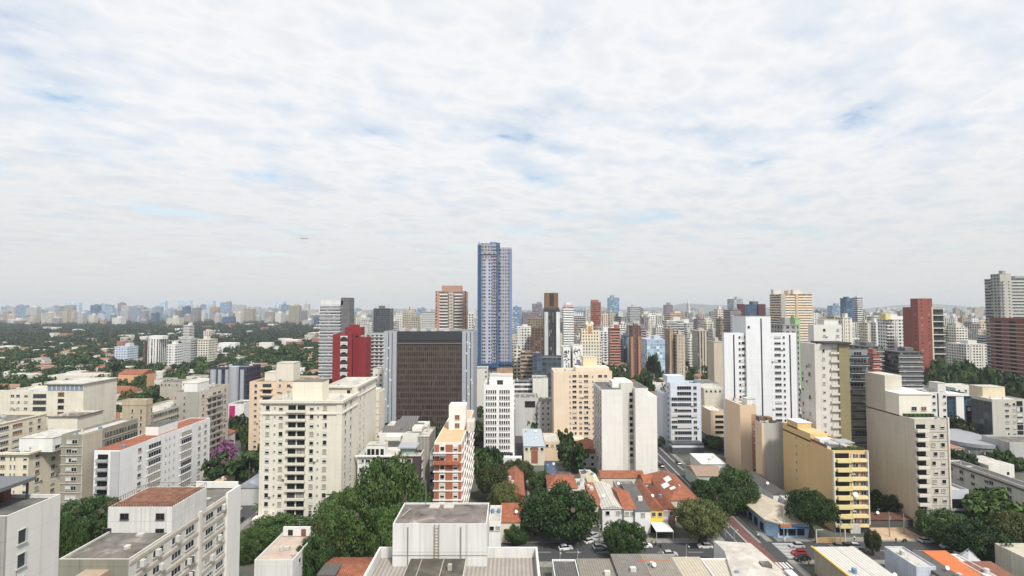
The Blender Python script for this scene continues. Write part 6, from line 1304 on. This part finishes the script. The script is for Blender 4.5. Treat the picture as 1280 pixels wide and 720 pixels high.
for i, (px, yt, Y, w_) in enumerate(((115, 478, 420, 26), (128, 484, 400, 30), (108, 494, 350, 34), (130, 503, 320, 44), (118, 514, 300, 40), (145, 498, 350, 30), (170, 490, 350, 26), (205, 497, 320, 30), (82, 448, 620, 22), (98, 443, 640, 30), (108, 445, 600, 26), (145, 452, 520, 30), (15, 470, 480, 40), (40, 462, 560, 24), (235, 452, 560, 24), (258, 452, 540, 26), (350, 434, 700, 26), (336, 444, 640, 22), (310, 530, 262, 18), (300, 516, 290, 26), (395, 455, 560, 28), (370, 440, 680, 30), (1180, 452, 420, 34), (1200, 450, 430, 36), (1222, 452, 410, 30), (1240, 462, 390, 34), (1262, 470, 370, 44), (1178, 470, 400, 26), (1150, 474, 390, 24), (1205, 466, 400, 26), (690, 512, 300, 16), (650, 511, 300, 22), (668, 512, 296, 24), (590, 540, 260, 20), (598, 560, 235, 22), (815, 610, 200, 14))):
    treepx(px, yt, Y, w_, 0 if i % 3 else 1, 'dark leafy tree standing between middle distance roofs', py=480, group='trees between middle distance roofs')
# palms
def palm(x, y, H, label, s=1.0):
    o = root('palm_tree', (x, y, 0), label, 'palm'); MB().cone((0, 0, 0), (0.3, 0, H), 0.22, 0.14, 8).build('trunk', BARK(), o); m = MB(); r = random.Random(int(x * 10))
    for i in range(16):
        a = i * 0.393 + r.random() * .2; l = 3.4 * s; up = r.uniform(0.2, 1.1); pv = None
        for k in range(7):
            t = k / 6; q = (0.3 + math.cos(a) * l * t, math.sin(a) * l * t, H + up * l * t * .5 - 1.5 * s * t * t * (1.6 - up * .6)); w_ = 0.42 * s * math.sin(math.pi * min(1, .15 + t * .85)) + .03
            nx, ny = -math.sin(a) * w_, math.cos(a) * w_; e = ((q[0] - nx, q[1] - ny, q[2] - .15), q, (q[0] + nx, q[1] + ny, q[2] - .15))
            if pv: m.poly([pv[0], e[0], e[1], pv[1]]).poly([pv[1], e[1], e[2], pv[2]])
            pv = e
    m.build('fronds', leafm('palm_fronds', (0.02, 0.045, 0.012), (0.09, 0.13, 0.04)), o); return o
palm(X(315, 208), 208, Z(567, 208), 'palm with drooping fronds left of the cream tower')
palm(X(327, 178), 178, Z(632, 178), 'palm beside the grey roofed hall at the left street')
palm(X(420, 166), 166, Z(620, 166), 'palm leaning against the right corner of the cream tower', 1.5)
palm(X(414, 168), 168, Z(628, 168), 'second palm at the right corner of the cream tower', 1.2)
for i, px in enumerate((391, 397, 403, 406)):
    o = root('cypress', (X(px, 168), 168, 0), 'thin dark cypress in the row at the cream tower foot', 'tree', 'cypresses at the cream tower foot'); link('trunk', MB().cone((0, 0, 0), (0, 0, 4), .12, .05, 6).mesh('trunk', BARK()), o)
    link('crown', quads_mesh('crown', leafmesh([(0, 0, 1 + k * .9) for k in range(8)], [.8 - k * .08 for k in range(8)], 60, .3, i), LF[0]), o)

# ================================================================ residential scatter (houses, trees) and park
r6 = random.Random(21)
tileM = lambda: rows('faded_clay_tiles', (0.40, 0.20, 0.14), (0.26, 0.15, 0.11), 0.5, 'X')
def hmesh(w, d, h, kind, rm, wm):
    m = MB().box(-w/2, w/2, -d/2, d/2, 0, h, 0)
    if kind == 'g': m.gable(-w/2, w/2, -d/2, d/2, h + .004, w * .16, 'Y' if w < d else 'X', .4, 1, hip=(min(w, d) * .4 if r6.random() < .5 else 0))
    else: m.box(-w/2 + .2, w/2 - .2, -d/2 + .2, d/2 - .2, h + .004, h + .1, 1)
    k = int(w / 3)
    for i in range(k):
        x = -w/2 + w * (i + .5) / k
        for z in ((1.0, 4.0) if h > 5.5 else (1.0,)): m.box(x - .6, x + .6, -d/2 - .05, -d/2 - .001, z, z + 1.2, 2)
    for i in range(int(d / 4)):
        y = -d/2 + d * (i + .5) / int(d / 4)
        for s in (-1, 1): m.box(min(s * w/2, s * (w/2 + .05)), max(s * w/2, s * (w/2 + .05)), y - .6, y + .6, 1.2, 2.4, 2)
    return m, (wm, rm, GL())
HV = []
for i in range(14):
    rm = [tileM, tileX, tileB, tileM, paleroof, tileM, corrX, darkroof, tileB, corrW, tileX, paleroof, tileM, corrW][i]()
    kd = 'g' if i in (0, 1, 2, 3, 5, 8, 10, 12) else 'f'
    HV.append((*hmesh(r6.uniform(9, 15), r6.uniform(10, 18), r6.choice((4, 6.5, 7)) if kd == 'g' else r6.uniform(4, 10), kd, rm, wall([WHITE, OFFW, CREAM, (0.6, 0.5, 0.4), OFFW][i % 5], .25)), kd))
HM_ = [m.mesh('house', list(ms)) for m, ms, kd in HV]
hs, ts = [], []
def scatter(x0f, x1f, y0, y1, step, pt, zone):
    y = y0
    while y < y1:
        x = x0f * y
        while x < x1f * y:
            px, py = x + r6.uniform(-3, 3), y + r6.uniform(-3, 3)
            if r6.random() > pt(px, py):
                if clear_at(px - 7, px + 7, py - 8, py + 8) and seen(px, py, 7, 6): hs.append((math.hypot(px, py), px, py, zone)); FP.append((px - 5, px + 5, py - 5, py + 5)) if False else None
                if r6.random() < .55:
                    qx, qy = px + r6.choice((-1, 1)) * step * .5, py + r6.uniform(-8, 8)
                    if clear_at(qx - 2, qx + 2, qy - 2, qy + 2) and seen(qx, qy, 8, 5): ts.append((math.hypot(qx, qy), qx, qy, zone))
            else:
                for _ in range(3 if zone == 'left' else 2):
                    qx, qy = px + r6.uniform(-7, 7), py + r6.uniform(-7, 7)
                    if clear_at(qx - 3, qx + 3, qy - 3, qy + 3) and seen(qx, qy, 9, 5): ts.append((math.hypot(qx, qy), qx, qy, zone))
            x += step
        y += step
def ptl(x, y): return 0.46 + 0.5 * min(1, max(0, (y - 480) / 650)) + 0.25 * (math.sin(x * .02) * math.sin(y * .017) > .35)
scatter(-1.05, -0.10, 245, 1150, 21, ptl, 'left')
scatter(-0.10, 1.02, 225, 900, 21, lambda x, y: 0.26, 'right')
hs.sort(); ts.sort()
HMAX, TMAX = 285, 250
HLAB = {'left': ['small orange tiled house half hidden by trees in the left residential area', 'small pale flat roofed house half hidden by trees in the left residential area'], 'right': ['low tiled house in the gaps between the towers, centre and right', 'low flat roofed building in the gaps between the towers, centre and right']}
mass = MB(); mm_, mi_ = [], {}
for i, (dd, x, y, z) in enumerate(hs):
    k = r6.randrange(14); rz = r6.choice((0, 0, R(90))) + r6.uniform(-.12, .12) + (R(12) if z == 'left' and y > 500 else 0)
    if i < HMAX:
        f_ = HV[k][2] == 'f'; o = link('house', HM_[k], None, (x, y, 0), rz); tag(o, HLAB[z][1 if f_ else 0], 'house', ('flat' if f_ else 'tiled') + ' roofed small houses, ' + z + ' area')
    else:
        m, ms, kd = HV[k]; ca_, sa_ = math.cos(rz), math.sin(rz); b0 = len(mass.v)
        mass.v += [(x + a * ca_ - b_ * sa_, y + a * sa_ + b_ * ca_, c) for a, b_, c in m.v]; mass.f += [tuple(b0 + q for q in f) for f in m.f]
        for q in m.m:
            mt = ms[q]
            if mt.name not in mi_: mi_[mt.name] = len(mm_); mm_.append(mt)
            mass.m.append(mi_[mt.name])
r9 = random.Random(77)
for i in range(150):
    y = r9.uniform(800, 2000) if i % 3 else r9.uniform(800, 1250); px = r9.uniform(-5, 430); x = X(px, y)
    if r9.random() < (0.55 if px < 190 else 0.0): continue
    w_, d_, h_ = r9.uniform(8, 30), r9.uniform(8, 22), r9.choice((6, 8, 12, 15, 18)); mt = r9.choice((wall(OFFW, .25), wall(WHITE, .1), paleroof(), tileM(), wall(CREAM, .25)))
    if mt.name not in mi_: mi_[mt.name] = len(mm_); mm_.append(mt)
    mass.box(x - w_/2, x + w_/2, y, y + d_, 0, h_, mi_[mt.name])
if mass.v: o = mass.build('distant_houses', mm_); o['kind'] = 'stuff'; o['label'] = 'far tiled and pale roofed houses scattered among trees'
print('houses', len(hs), 'trees', len(ts))
cl, rl_ = [], []
for i, (dd, x, y, z) in enumerate(ts):
    Rr = r6.uniform(3.5, 6.5); H = r6.uniform(7, 13)
    if i < TMAX: tree(x, y, Rr, H, r6.choice((0, 0, 1, 0, 2)), {'left': 'small dark crowned tree among the houses of the left residential area', 'right': 'small dark crowned tree in the gaps between towers, centre and right'}[z], group='trees among the ' + z + ' houses')
    else:
        for q in range(5): cl.append((x + r6.uniform(-.5, .5) * Rr, y + r6.uniform(-.5, .5) * Rr, H * r6.uniform(.5, .85))); rl_.append(Rr * .62)
if cl: o = link('distant_trees', quads_mesh('distant_trees', leafmesh(cl, rl_, 22, 1.9, 3), LF[0])); o['kind'] = 'stuff'; o['label'] = 'far trees scattered among the houses of the left residential area'
# park wood
cl, rl_ = [], []
y = 880.0
while y < 2500:
    st = 11 + (y - 880) * .012; x = -1.06 * y
    while x < -0.12 * y:
        w_ = 0.5 + 0.5 * math.sin(x * .006 + 1) * math.sin(y * .005)
        if (y > 1150 or r6.random() < (y - 850) / 420) and r6.random() < .93: 
            H = r6.uniform(9, 17); cl.append((x + r6.uniform(-4, 4), y + r6.uniform(-4, 4), H * .62)); rl_.append(r6.uniform(4, 11) * (1 + (y - 880) * .0004))
        x += st
    y += st
o = link('park_woodland', quads_mesh('park_woodland', leafmesh(cl, rl_, 26, 3.4, 8, up=.5), leafm('park_leaves', (0.003, 0.012, 0.008), (0.022, 0.045, 0.024)))); o['kind'] = 'stuff'; o['label'] = 'wide dark green park wood spreading below the left skyline'
print('park', len(cl))
FM = MB(); FMS = []; FMI = {}
# ================================================================ filler towers in the haze
def fillers(n, x0, x1, d0, d1, ya, yb_, seed, lab, grp, cols, st='ppbvg', wr=(12, 26)):
    r = random.Random(seed); made = 0; tries = 0; meshes = []
    for i in range(10):
        w = r.uniform(*wr); d = r.uniform(12, 22); c = r.choice(cols); h = 1.0
        meshes.append((w, d, c))
    while made < n and tries < n * 12:
        tries += 1; D = r.uniform(d0, d1); px = r.uniform(x0, x1); yt = ya + (yb_ - ya) * r.random() ** .7; H = Z(yt, D)
        if H < 12: continue
        w, d, c = r.choice(meshes); x = X(px, D)
        if not clear_at(x - w/2, x + w/2, D, D + d) or not seen(x, D, H, w/2): continue
        if grp is None:
            mt = facade(r.choice(st), col(c), 4.5, 3.4, (0.10, 0.15, 0.22) if c in 'UKI' else (0.035, 0.045, 0.06)); kk = str(mt.name)
            if kk not in FMI: FMI[kk] = len(FMS); FMS.append(mt)
            FM.box(x - w/2, x + w/2, D, D + d, 0, H, FMI[kk]).box(x - w * .3, x + w * .1, D + 3, D + 8, H, H + r.uniform(2, 6), FMI[kk]); FP.append((x - w/2, x + w/2, D, D + d)); made += 1; continue
        o = root('city_building' if D < 900 else 'distant_tower', (x, D, 0), lab, 'tower', grp)
        if D < 900 and r.random() < .6:
            for i in range(min(20, int(H / 3) - 1)): MB().box(-w/2 - .4, w * r.choice((.1, .5, .5)), -.7, -.01, H - 3.3 - i * 3, H - 2.6 - i * 3).build('floor_band', wall(tuple(min(.72, .2 + q_) for q_ in col(c)), .15), o)
        MB().box(-w/2, w/2, 0, d, 0, H).build('walls', facade(r.choice(st), col(c), r.choice((2.3, 3.2, 4.4)) if D < 1100 else 4.5, 3.0 if D < 1100 else 3.4, (0.10, 0.15, 0.22) if c in 'UKI' else (0.035, 0.045, 0.06)), o)
        if r.random() < .5: q_ = r.uniform(.25, .42) * w; MB().box(-q_, q_ * r.choice((.4, 1)), d * .1, d * .85, H, H + r.uniform(3, 9)).build('upper_tier', facade('p', col(r.choice(cols)), 3.2), o)
        if r.random() < .35: MB().cone((w * .2, d / 2, H), (w * .2, d / 2, H + r.uniform(8, 16)), .3, .1, 5).build('antenna', MET(), o)
        a = r.uniform(-.3, 0) * w; MB().box(a, a + w * .4, d * .3, d * .7, H, H + r.uniform(2, 6)).build('rooftop_tower', wall(tuple(min(.7, x * .9) for x in col(c))), o)
        FP.append((x - w/2, x + w/2, D, D + d)); OCC.append((px_of(x - w/2, D), px_of(x + w/2, D), D, py_of(H, D))); made += 1
fillers(120, 590, 1290, 590, 900, 396, 432, 1, 'plain middle distance apartment block squeezed between larger towers', 'plain middle distance blocks', 'WWOOLLCBGPT')
fillers(150, 430, 1290, 850, 1900, 389, 410, 2, 'small pale tower lost in the dense middle skyline', 'dense middle skyline towers', 'WWOOLCCBLMGU')
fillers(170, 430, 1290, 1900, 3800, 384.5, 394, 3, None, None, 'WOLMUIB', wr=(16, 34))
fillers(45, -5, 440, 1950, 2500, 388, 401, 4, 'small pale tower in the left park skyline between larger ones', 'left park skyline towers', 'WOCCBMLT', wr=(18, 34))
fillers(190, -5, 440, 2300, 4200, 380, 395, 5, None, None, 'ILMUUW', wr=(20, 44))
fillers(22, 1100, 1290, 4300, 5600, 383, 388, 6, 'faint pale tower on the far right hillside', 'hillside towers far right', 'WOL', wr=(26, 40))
o = FM.build('distant_skyline', FMS); o['kind'] = 'stuff'; o['label'] = 'tiny hazy towers along the whole horizon'
# ================================================================ vehicles
CARM = {}
def car_parts(colr):
    if colr in CARM: return CARM[colr]
    paint = bpy.data.materials.get('car_paint_%s' % colr) or flat('car_paint_%s' % colr, {'white': (0.75, 0.75, 0.75), 'silver': (0.42, 0.44, 0.46), 'black': (0.02, 0.02, 0.025), 'red': (0.30, 0.03, 0.03), 'grey': (0.13, 0.14, 0.15), 'yellow': (0.7, 0.5, 0.05)}[colr], 0.25)
    def loft(secs, mats_idx=0):
        m = MB()
        for x, w, z0, z1 in secs: m.v += [(x, -w, z0), (x, w, z0), (x, w * .96, z1), (x, -w * .96, z1)]
        for i in range(len(secs) - 1):
            a, b_ = i * 4, i * 4 + 4
            for j in range(4): k = (j + 1) % 4; m.f.append((a + j, b_ + j, b_ + k, a + k)); m.m.append(0)
        m.f += [(0, 1, 2, 3), tuple(reversed(range(len(m.v) - 4, len(m.v))))]; m.m += [0, 0]; return m
    body = loft([(-2.15, .72, .35, .72), (-2.05, .82, .26, .86), (-1.3, .87, .22, .95), (.6, .87, .22, .93), (1.5, .86, .22, .86), (2.05, .78, .28, .70), (2.18, .66, .36, .6)]).mesh('body', paint)
    cab = loft([(-1.85, .70, .9, .95), (-1.45, .74, .9, 1.36), (-.2, .74, .9, 1.45), (.35, .72, .9, 1.36), (1.05, .68, .86, .9)]).mesh('windows', GL())
    rf = loft([(-1.42, .66, 1.33, 1.39), (-.2, .70, 1.42, 1.48), (.3, .66, 1.35, 1.40)]).mesh('roof_panel', paint)
    wh = MB().cone((0, -.1, 0), (0, .1, 0), .31, .31, 14).cone((0, -.12, 0), (0, .12, 0), .17, .17, 10, 1).mesh('wheel', [flat('tyre_rubber', (.02, .02, .02), .9), MET()])
    hl = MB().box(-.04, .04, -.16, .16, -.07, .07).mesh('headlight', flat('lamp_glass', (.7, .7, .68), .15)); tl = MB().box(-.04, .04, -.14, .14, -.07, .07).mesh('tail_light', flat('red_lamp', (.35, .02, .02), .3))
    CARM[colr] = (body, cab, rf, wh, hl, tl); return CARM[colr]
def car(px, py, rz, colr, label, group=None, xy=None, big=1.0):
    x, y = xy or G(px, py, 0.13); o = root('parked_car', (x, y, 0.14), label, 'car', group, rz); bo, ca_, rf, wh, hl, tl = car_parts(colr)
    for nm, me in (('body', bo), ('windows', ca_), ('roof_panel', rf)): link(nm, me, o)
    for a in (-1.3, 1.32):
        for s in (-.78, .78): link('wheel', wh, o, (a, s, .31))
    for s in (-.55, .55): link('headlight', hl, o, (2.1, s, .62)); link('tail_light', tl, o, (-2.12, s, .68))
    o.scale = (big,) * 3; return o
car(722, 672, R(90), 'grey', 'dark car with a pale roof on the paved yard below the huge round tree')
car(707, 687, R(10), 'white', 'white car at the foot of the huge round tree')
car(737, 678, R(35), 'white', 'white car parked diagonally left of the bushy tree')
car(743, 671, R(35), 'silver', 'silver car behind the diagonally parked white car')
car(750, 686, R(5), 'silver', 'silver car half under the bushy tree')
car(806, 684, R(0), 'white', 'white car to the right of the bushy tree')
car(996, 684, R(178), 'silver', 'silver car waiting at the zebra crossing')
car(999, 693, R(180), 'red', 'dark red car waiting in the lane nearest the crossing')
car(1003, 700, R(180), 'black', 'black car in front of the dark red car at the crossing')
car(1046, 685, R(175), 'grey', 'grey car parked before the ochre block')
car(1067, 685, R(178), 'white', 'white car parked before the ochre block entrance')
car(1158, 678, R(0), 'silver', 'silver car parked at the end of the sand lot')
car(1184, 681, R(0), 'black', 'black car under the dark feathery tree')
car(1201, 692, R(20), 'white', 'white car beside the white peaked tent')
for i, (X_, Y_, c) in enumerate(((68, 262, 'black'), (68.2, 250, 'grey'), (68, 236, 'black'), (74, 280, 'black'), (74, 300, 'white'), (77, 240, 'grey'), (77, 228, 'white'), (74, 212, 'silver'), (68, 222, 'white'))):
    car(0, 0, R(90), c, 'small %s car driving on the avenue beside the white slab' % c, 'cars on the avenue', xy=(X_, Y_))
for i, (px, py, c) in enumerate(((651, 527, 'white'), (657, 522, 'silver'), (664, 526, 'white'), (671, 522, 'grey'), (678, 526, 'white'), (686, 522, 'white'), (645, 531, 'black'), (668, 531, 'silver'))):
    car(px, py, R(8 * i), c, 'tiny %s car on the open square behind the white office tower' % c, 'cars on the open square')
for i in range(14):
    car(0, 0, R(90), ['white', 'silver', 'grey', 'white'][i % 4], 'tiny %s car in the car park at the far right' % ['white', 'silver', 'grey', 'white'][i % 4], 'cars in the right car park', xy=(255 + (i % 7) * 3.0, 290 + (i // 7) * 9))
for i, (x_, c, lane) in enumerate(((-14, 'white', 0), (33, 'black', 1), (46, 'silver', 0), (58, 'white', 1), (118, 'grey', 0), (131, 'white', 1), (152, 'red', 0), (170, 'silver', 1), (186, 'white', 0), (100, 'black', 1))):
    car(0, 0, R(180 * lane), c, '%s car on the cross street in front of the rooftops at the bottom' % c, 'cars on the cross street', xy=(x_, 156.8 if lane else 151.8))
for i, (y_, c, s_) in enumerate(((168, 'silver', -1), (176, 'black', 1), (184, 'white', -1), (196, 'grey', 1), (206, 'red', -1), (219, 'white', -1))):
    car(0, 0, R(90), c, '%s car parked on the narrow street left of the cream tower' % c, 'cars on the left street', xy=(-94.5 + s_ * 2.6, y_))
# orange truck beside white slab
o = [q for q in COL.objects if q.name == 'truck'][0]
o.location = (X(822, 316, 500), 312, 0.13)
MB().box(-1.3, 1.3, 1.8, 8, 1.0, 4.2).build('cargo_box', flat('orange_box', (0.60, 0.27, 0.04)), o); MB().box(-1.2, 1.2, 0, 1.7, .6, 2.9).build('cab', flat('white_cab', (.7, .7, .7), .4), o); MB().box(-1.0, 1.0, -.04, -.001, 1.7, 2.6).build('windscreen', GL(), o)
for x in (-1.15, 1.15):
    for y in (.9, 5, 7): MB().cone((x - .15, y, .5), (x + .15, y, .5), .5, .5, 12).build('wheel', flat('tyre_rubber', (.02, .02, .02), .9), o)
# motorcycles
def moto(x, y, rz, lab):
    o = root('motorcycle', (x, y, .14), lab, 'motorcycle', None, rz)
    for a in (-.65, .65): MB().cone((a, -.06, .3), (a, .06, .3), .3, .3, 14).build('wheel', flat('tyre_rubber', (.02, .02, .02), .9), o)
    MB().box(-.5, .35, -.14, .14, .35, .75).box(.1, .5, -.13, .13, .7, .95).build('frame', DFR(), o); MB().box(-.7, .1, -.14, .14, .78, .9).build('seat', flat('black_seat', (.02, .02, .02)), o)
    MB().cone((.5, 0, .35), (.42, 0, 1.05), .04, .03, 6).cone((.42, -.35, 1.05), (.42, .35, 1.05), .02, .02, 6).build('handlebar', MET(), o)
x, y = G(1131, 678); moto(x, y, R(10), 'dark motorcycle at the edge of the sand lot'); x, y = G(826, 684); moto(x, y, R(80), 'motorcycle parked in front of the yellow house garage')
x, y = G(820, 682); moto(x, y, R(70), 'second motorcycle parked in front of the yellow house garage')
# people
def person(px, py, lab, shirt, trousers, rz=0.0):
    x, y = G(px, py, .13); me = bpy.data.meshes.new('body')
    J = {'pel': (0, 0, .95, .15), 'chest': (0, 0, 1.3, .17), 'neck': (0, 0, 1.5, .06), 'head': (0, .0, 1.63, .095), 'top': (0, 0, 1.72, .08), 'hl': (-.1, 0, .88, .10), 'kl': (-.11, -.08, .5, .065), 'al': (-.11, .05, .09, .045), 'tl': (-.11, -.12, .04, .04), 'hr': (.1, 0, .88, .10), 'kr': (.11, -.03, .5, .065), 'ar': (.11, .12, .1, .045), 'tr': (.11, -.02, .04, .04),
         'sl': (-.2, 0, 1.42, .06), 'el': (-.26, .03, 1.14, .045), 'wl': (-.25, -.08, .9, .032), 'fl': (-.25, -.1, .82, .03), 'sr': (.2, 0, 1.42, .06), 'er': (.26, .02, 1.14, .045), 'wr': (.25, -.1, .92, .032), 'fr': (.25, -.12, .84, .03)}
    K = list(J); E = [('pel', 'chest'), ('chest', 'neck'), ('neck', 'head'), ('head', 'top'), ('pel', 'hl'), ('hl', 'kl'), ('kl', 'al'), ('al', 'tl'), ('pel', 'hr'), ('hr', 'kr'), ('kr', 'ar'), ('ar', 'tr'), ('chest', 'sl'), ('sl', 'el'), ('el', 'wl'), ('wl', 'fl'), ('chest', 'sr'), ('sr', 'er'), ('er', 'wr'), ('wr', 'fr')]
    me.from_pydata([J[k][:3] for k in K], [(K.index(a), K.index(b_)) for a, b_ in E], [])
    o = link('person', me, None, (x, y, .14), rz); md = o.modifiers.new('skin', 'SKIN'); me.skin_vertices  if me.skin_vertices else None
    for v, k in zip(me.skin_vertices[0].data, K): v.radius = (J[k][3], J[k][3]); v.use_root = (k == 'pel')
    o.modifiers.new('sub', 'SUBSURF').levels = 2; o.modifiers['sub'].render_levels = 2
    dg = bpy.context.evaluated_depsgraph_get(); m2 = bpy.data.meshes.new_from_object(o.evaluated_get(dg)); o.modifiers.clear(); o.data = m2
    for m in (flat('skin_tone', (.35, .2, .13)), flat('cloth_' + shirt[0], shirt[1]), flat('cloth_' + trousers[0], trousers[1]), flat('dark_hair', (.02, .015, .01))): m2.materials.append(m)
    for p in m2.polygons:
        z = p.center[2]; p.material_index = 3 if z > 1.68 or (z > 1.58 and p.center[1] > .04) else 0 if z > 1.47 else (1 if z > .93 and abs(p.center[0]) < .3 else 2 if abs(p.center[0]) < .2 and z > .1 else 0 if abs(p.center[0]) >= .2 else 3); p.use_smooth = True
    tag(o, lab, 'person')
Wt, Dk, Yl = ('white', (.7, .7, .7)), ('dark', (.03, .03, .04)), ('yellow', (.6, .5, .05))
person(981, 678, 'person in white walking on the pavement beside the zebra crossing', Wt, Wt); person(1006, 704, 'person in dark clothes at the kerb behind the black car', Dk, Dk); person(1011, 707, 'person in a yellow top standing by the yellow edged roof', Yl, Dk)
person(868, 588, 'person in white on the avenue pavement near the blue white office', Wt, Dk)
for i, (px_, py_, c1_, c2_) in enumerate(((1068, 676, Wt, Dk), (1090, 675, Dk, Dk), (815, 679, Yl, Dk), (899, 688, Wt, Dk), (768, 703, Dk, Wt), (858, 702, Wt, Dk), (1120, 679, Dk, Dk), (948, 673, Wt, Dk), (1178, 684, Wt, Dk))):
    person(px_, py_, ['person in a white top near the parked white car', 'person in dark clothes left of the sand lot', 'person in a yellow top outside the garage canopy', 'person in a white top at the white warehouse end wall', 'person with pale trousers on the near pavement', 'person in a white top on the near pavement below the olive tree', 'person in dark clothes walking past the sand lot', 'person in a white top beside the blue corner shop wall', 'person in a white top under the dark feathery tree'][i], c1_, c2_)
# poles and lamps
def pole(px, pyb, ytop, lab, kind='utility', xy=None):
    x, y = xy or G(px, pyb, .12); H = Z(ytop, y); o = root('utility_pole' if kind == 'utility' else 'street_lamp', (x, y, .1), lab, 'pole' if kind == 'utility' else 'street lamp')
    MB().cone((0, 0, 0), (0, 0, H), .16, .10, 8).build('post', wall((.32, .31, .30)) if kind == 'utility' else MET(), o)
    if kind == 'utility':
        MB().box(-1.1, 1.1, -.06, .06, H - .7, H - .58).build('crossarm', DFR(), o)
        for a in (-.9, 0, .9): MB().cone((a, 0, H - .58), (a, 0, H - .35), .05, .04, 6).build('insulator', flat('insulator', (.4, .3, .25)), o)
        MB().cone((.35, 0, H - 2.4), (.35, 0, H - 1.5), .25, .25, 10).build('transformer', MET(), o)
    else: MB().cone((0, 0, H - .1), (0, -2.0, H + .2), .05, .04, 6).build('arm', MET(), o); MB().box(-.15, .15, -2.6, -1.9, H + .1, H + .25).build('lamp_head', flat('lamp_head', (.5, .5, .48)), o)
for a in ((980, 676, 632, 'utility pole in front of the blue corner shop'), (1051, 684, 646, 'utility pole between the two cars before the ochre block'), (1160, 676, 634, 'utility pole above the parked silver car'), (1190, 672, 634, 'utility pole in front of the small grey white building'), (1112, 671, 640, 'utility pole at the left end of the sand lot'), (749, 684, 650, 'utility pole left of the bushy tree'), (1130, 667, 642, 'utility pole in the middle of the sand lot')): pole(*a)
for a in ((722, 703, 687, 'street lamp on the paved yard edge before the dark white edged roof'), (700, 706, 688, 'leaning pale lamp post by the white car'), (858, 698, 680, 'street lamp below the olive green tree'), (826, 706, 687, 'street lamp over the orange ridge roof'), (918, 678, 660, 'street lamp on the avenue above the kinked warehouse'), (907, 673, 656, 'lamp post on the avenue beside the big dark green tree'), (1044, 680, 655, 'lamp post at the white gate frame of the yellow wall'), (886, 590, 573, 'lamp post on the avenue pavement by the cottages'), (1083, 690, 664, 'lamp post at the thin olive street tree')): pole(*a, kind='lamp')
# overhead cables between poles
def cable(pa, pb, lab):
    m = MB(); a, b_ = Vector(pa), Vector(pb); pv = a
    for i in range(1, 13): t = i / 12; q = a.lerp(b_, t); q.z -= 1.2 * 4 * t * (1 - t); m.cone(pv, q, .035, .035, 4); pv = q
    tag(m.build('overhead_cable', flat('black_cable', (.02, .02, .02))), lab, 'cable')
pp = [o for o in COL.objects if o.name.startswith('utility_pole')]; pp = sorted([p for p in pp if p.location.x > 70], key=lambda p: p.location.x)
for i in range(len(pp) - 1):
    A, B_ = pp[i], pp[i + 1]; ha = max(v.co.z for v in A.children[0].data.vertices); hb = max(v.co.z for v in B_.children[0].data.vertices)
    cable((A.location.x, A.location.y, ha - .3), (B_.location.x, B_.location.y, hb - .3), 'sagging cable number %s between roadside utility poles' % 'one two three four five six seven eight'.split()[i])
# aeroplane far in the sky
o = root('aeroplane', (X(381, 2600, 298), 2600, Z(298, 2600)), 'tiny aeroplane flying in the cloudy sky at the left', 'aeroplane', rz=R(12)); am = flat('aeroplane_skin', (.25, .26, .28), .4)
MB().cone((-15, 0, 0), (12, 0, 0), 1.8, 1.9, 10).cone((12, 0, 0), (17, 0, -.4), 1.9, .4, 10).cone((-15, 0, 0), (-21, 0, .8), 1.8, .4, 10).build('fuselage', am, o)
MB().prism([(4, 0), (-3, 16), (-5, 16), (-3, 0), (-5, -16), (-3, -16)], -.6, -.2).build('wings', am, o); MB().prism([(-17, 0), (-20, 6), (-21.5, 6), (-20, 0), (-21.5, -6), (-20, -6)], .8, 1.0).build('tailplane', am, o)
MB().box(-20.5, -17, -.15, .15, .6, 6).build('tail_fin', am, o)
# haze
hz = MB().box(-9600, 9600, -320, 11600, -1.3, 215).build('haze', None); hz['kind'] = 'stuff'; hz['label'] = 'pale blue city haze'
m = bpy.data.materials.new('haze'); m.use_nodes = True; nt = m.node_tree; nt.nodes.clear(); ou = N(nt, 'ShaderNodeOutputMaterial'); pv = N(nt, 'ShaderNodeVolumePrincipled')
pv.inputs['Color'].default_value = (0.80, 0.86, 0.93, 1); pv.inputs['Density'].default_value = 0.0001; pv.inputs['Anisotropy'].default_value = 0.0; L(nt, pv.outputs[0], ou.inputs['Volume'])
hz.data.materials.clear(); hz.data.materials.append(m)
# report label clashes while building
seen_l = {}
for o in COL.objects:
    if o.parent is None and o.get('category'):
        seen_l.setdefault(o.get('label'), []).append(o)
for k, v in seen_l.items():
    if len(v) > 1 and not all(q.get('group') for q in v): print('DUP', k, len(v))
    if not (4 <= len((k or '').split()) <= 16): print('LEN', k)
print('objects', len(COL.objects))
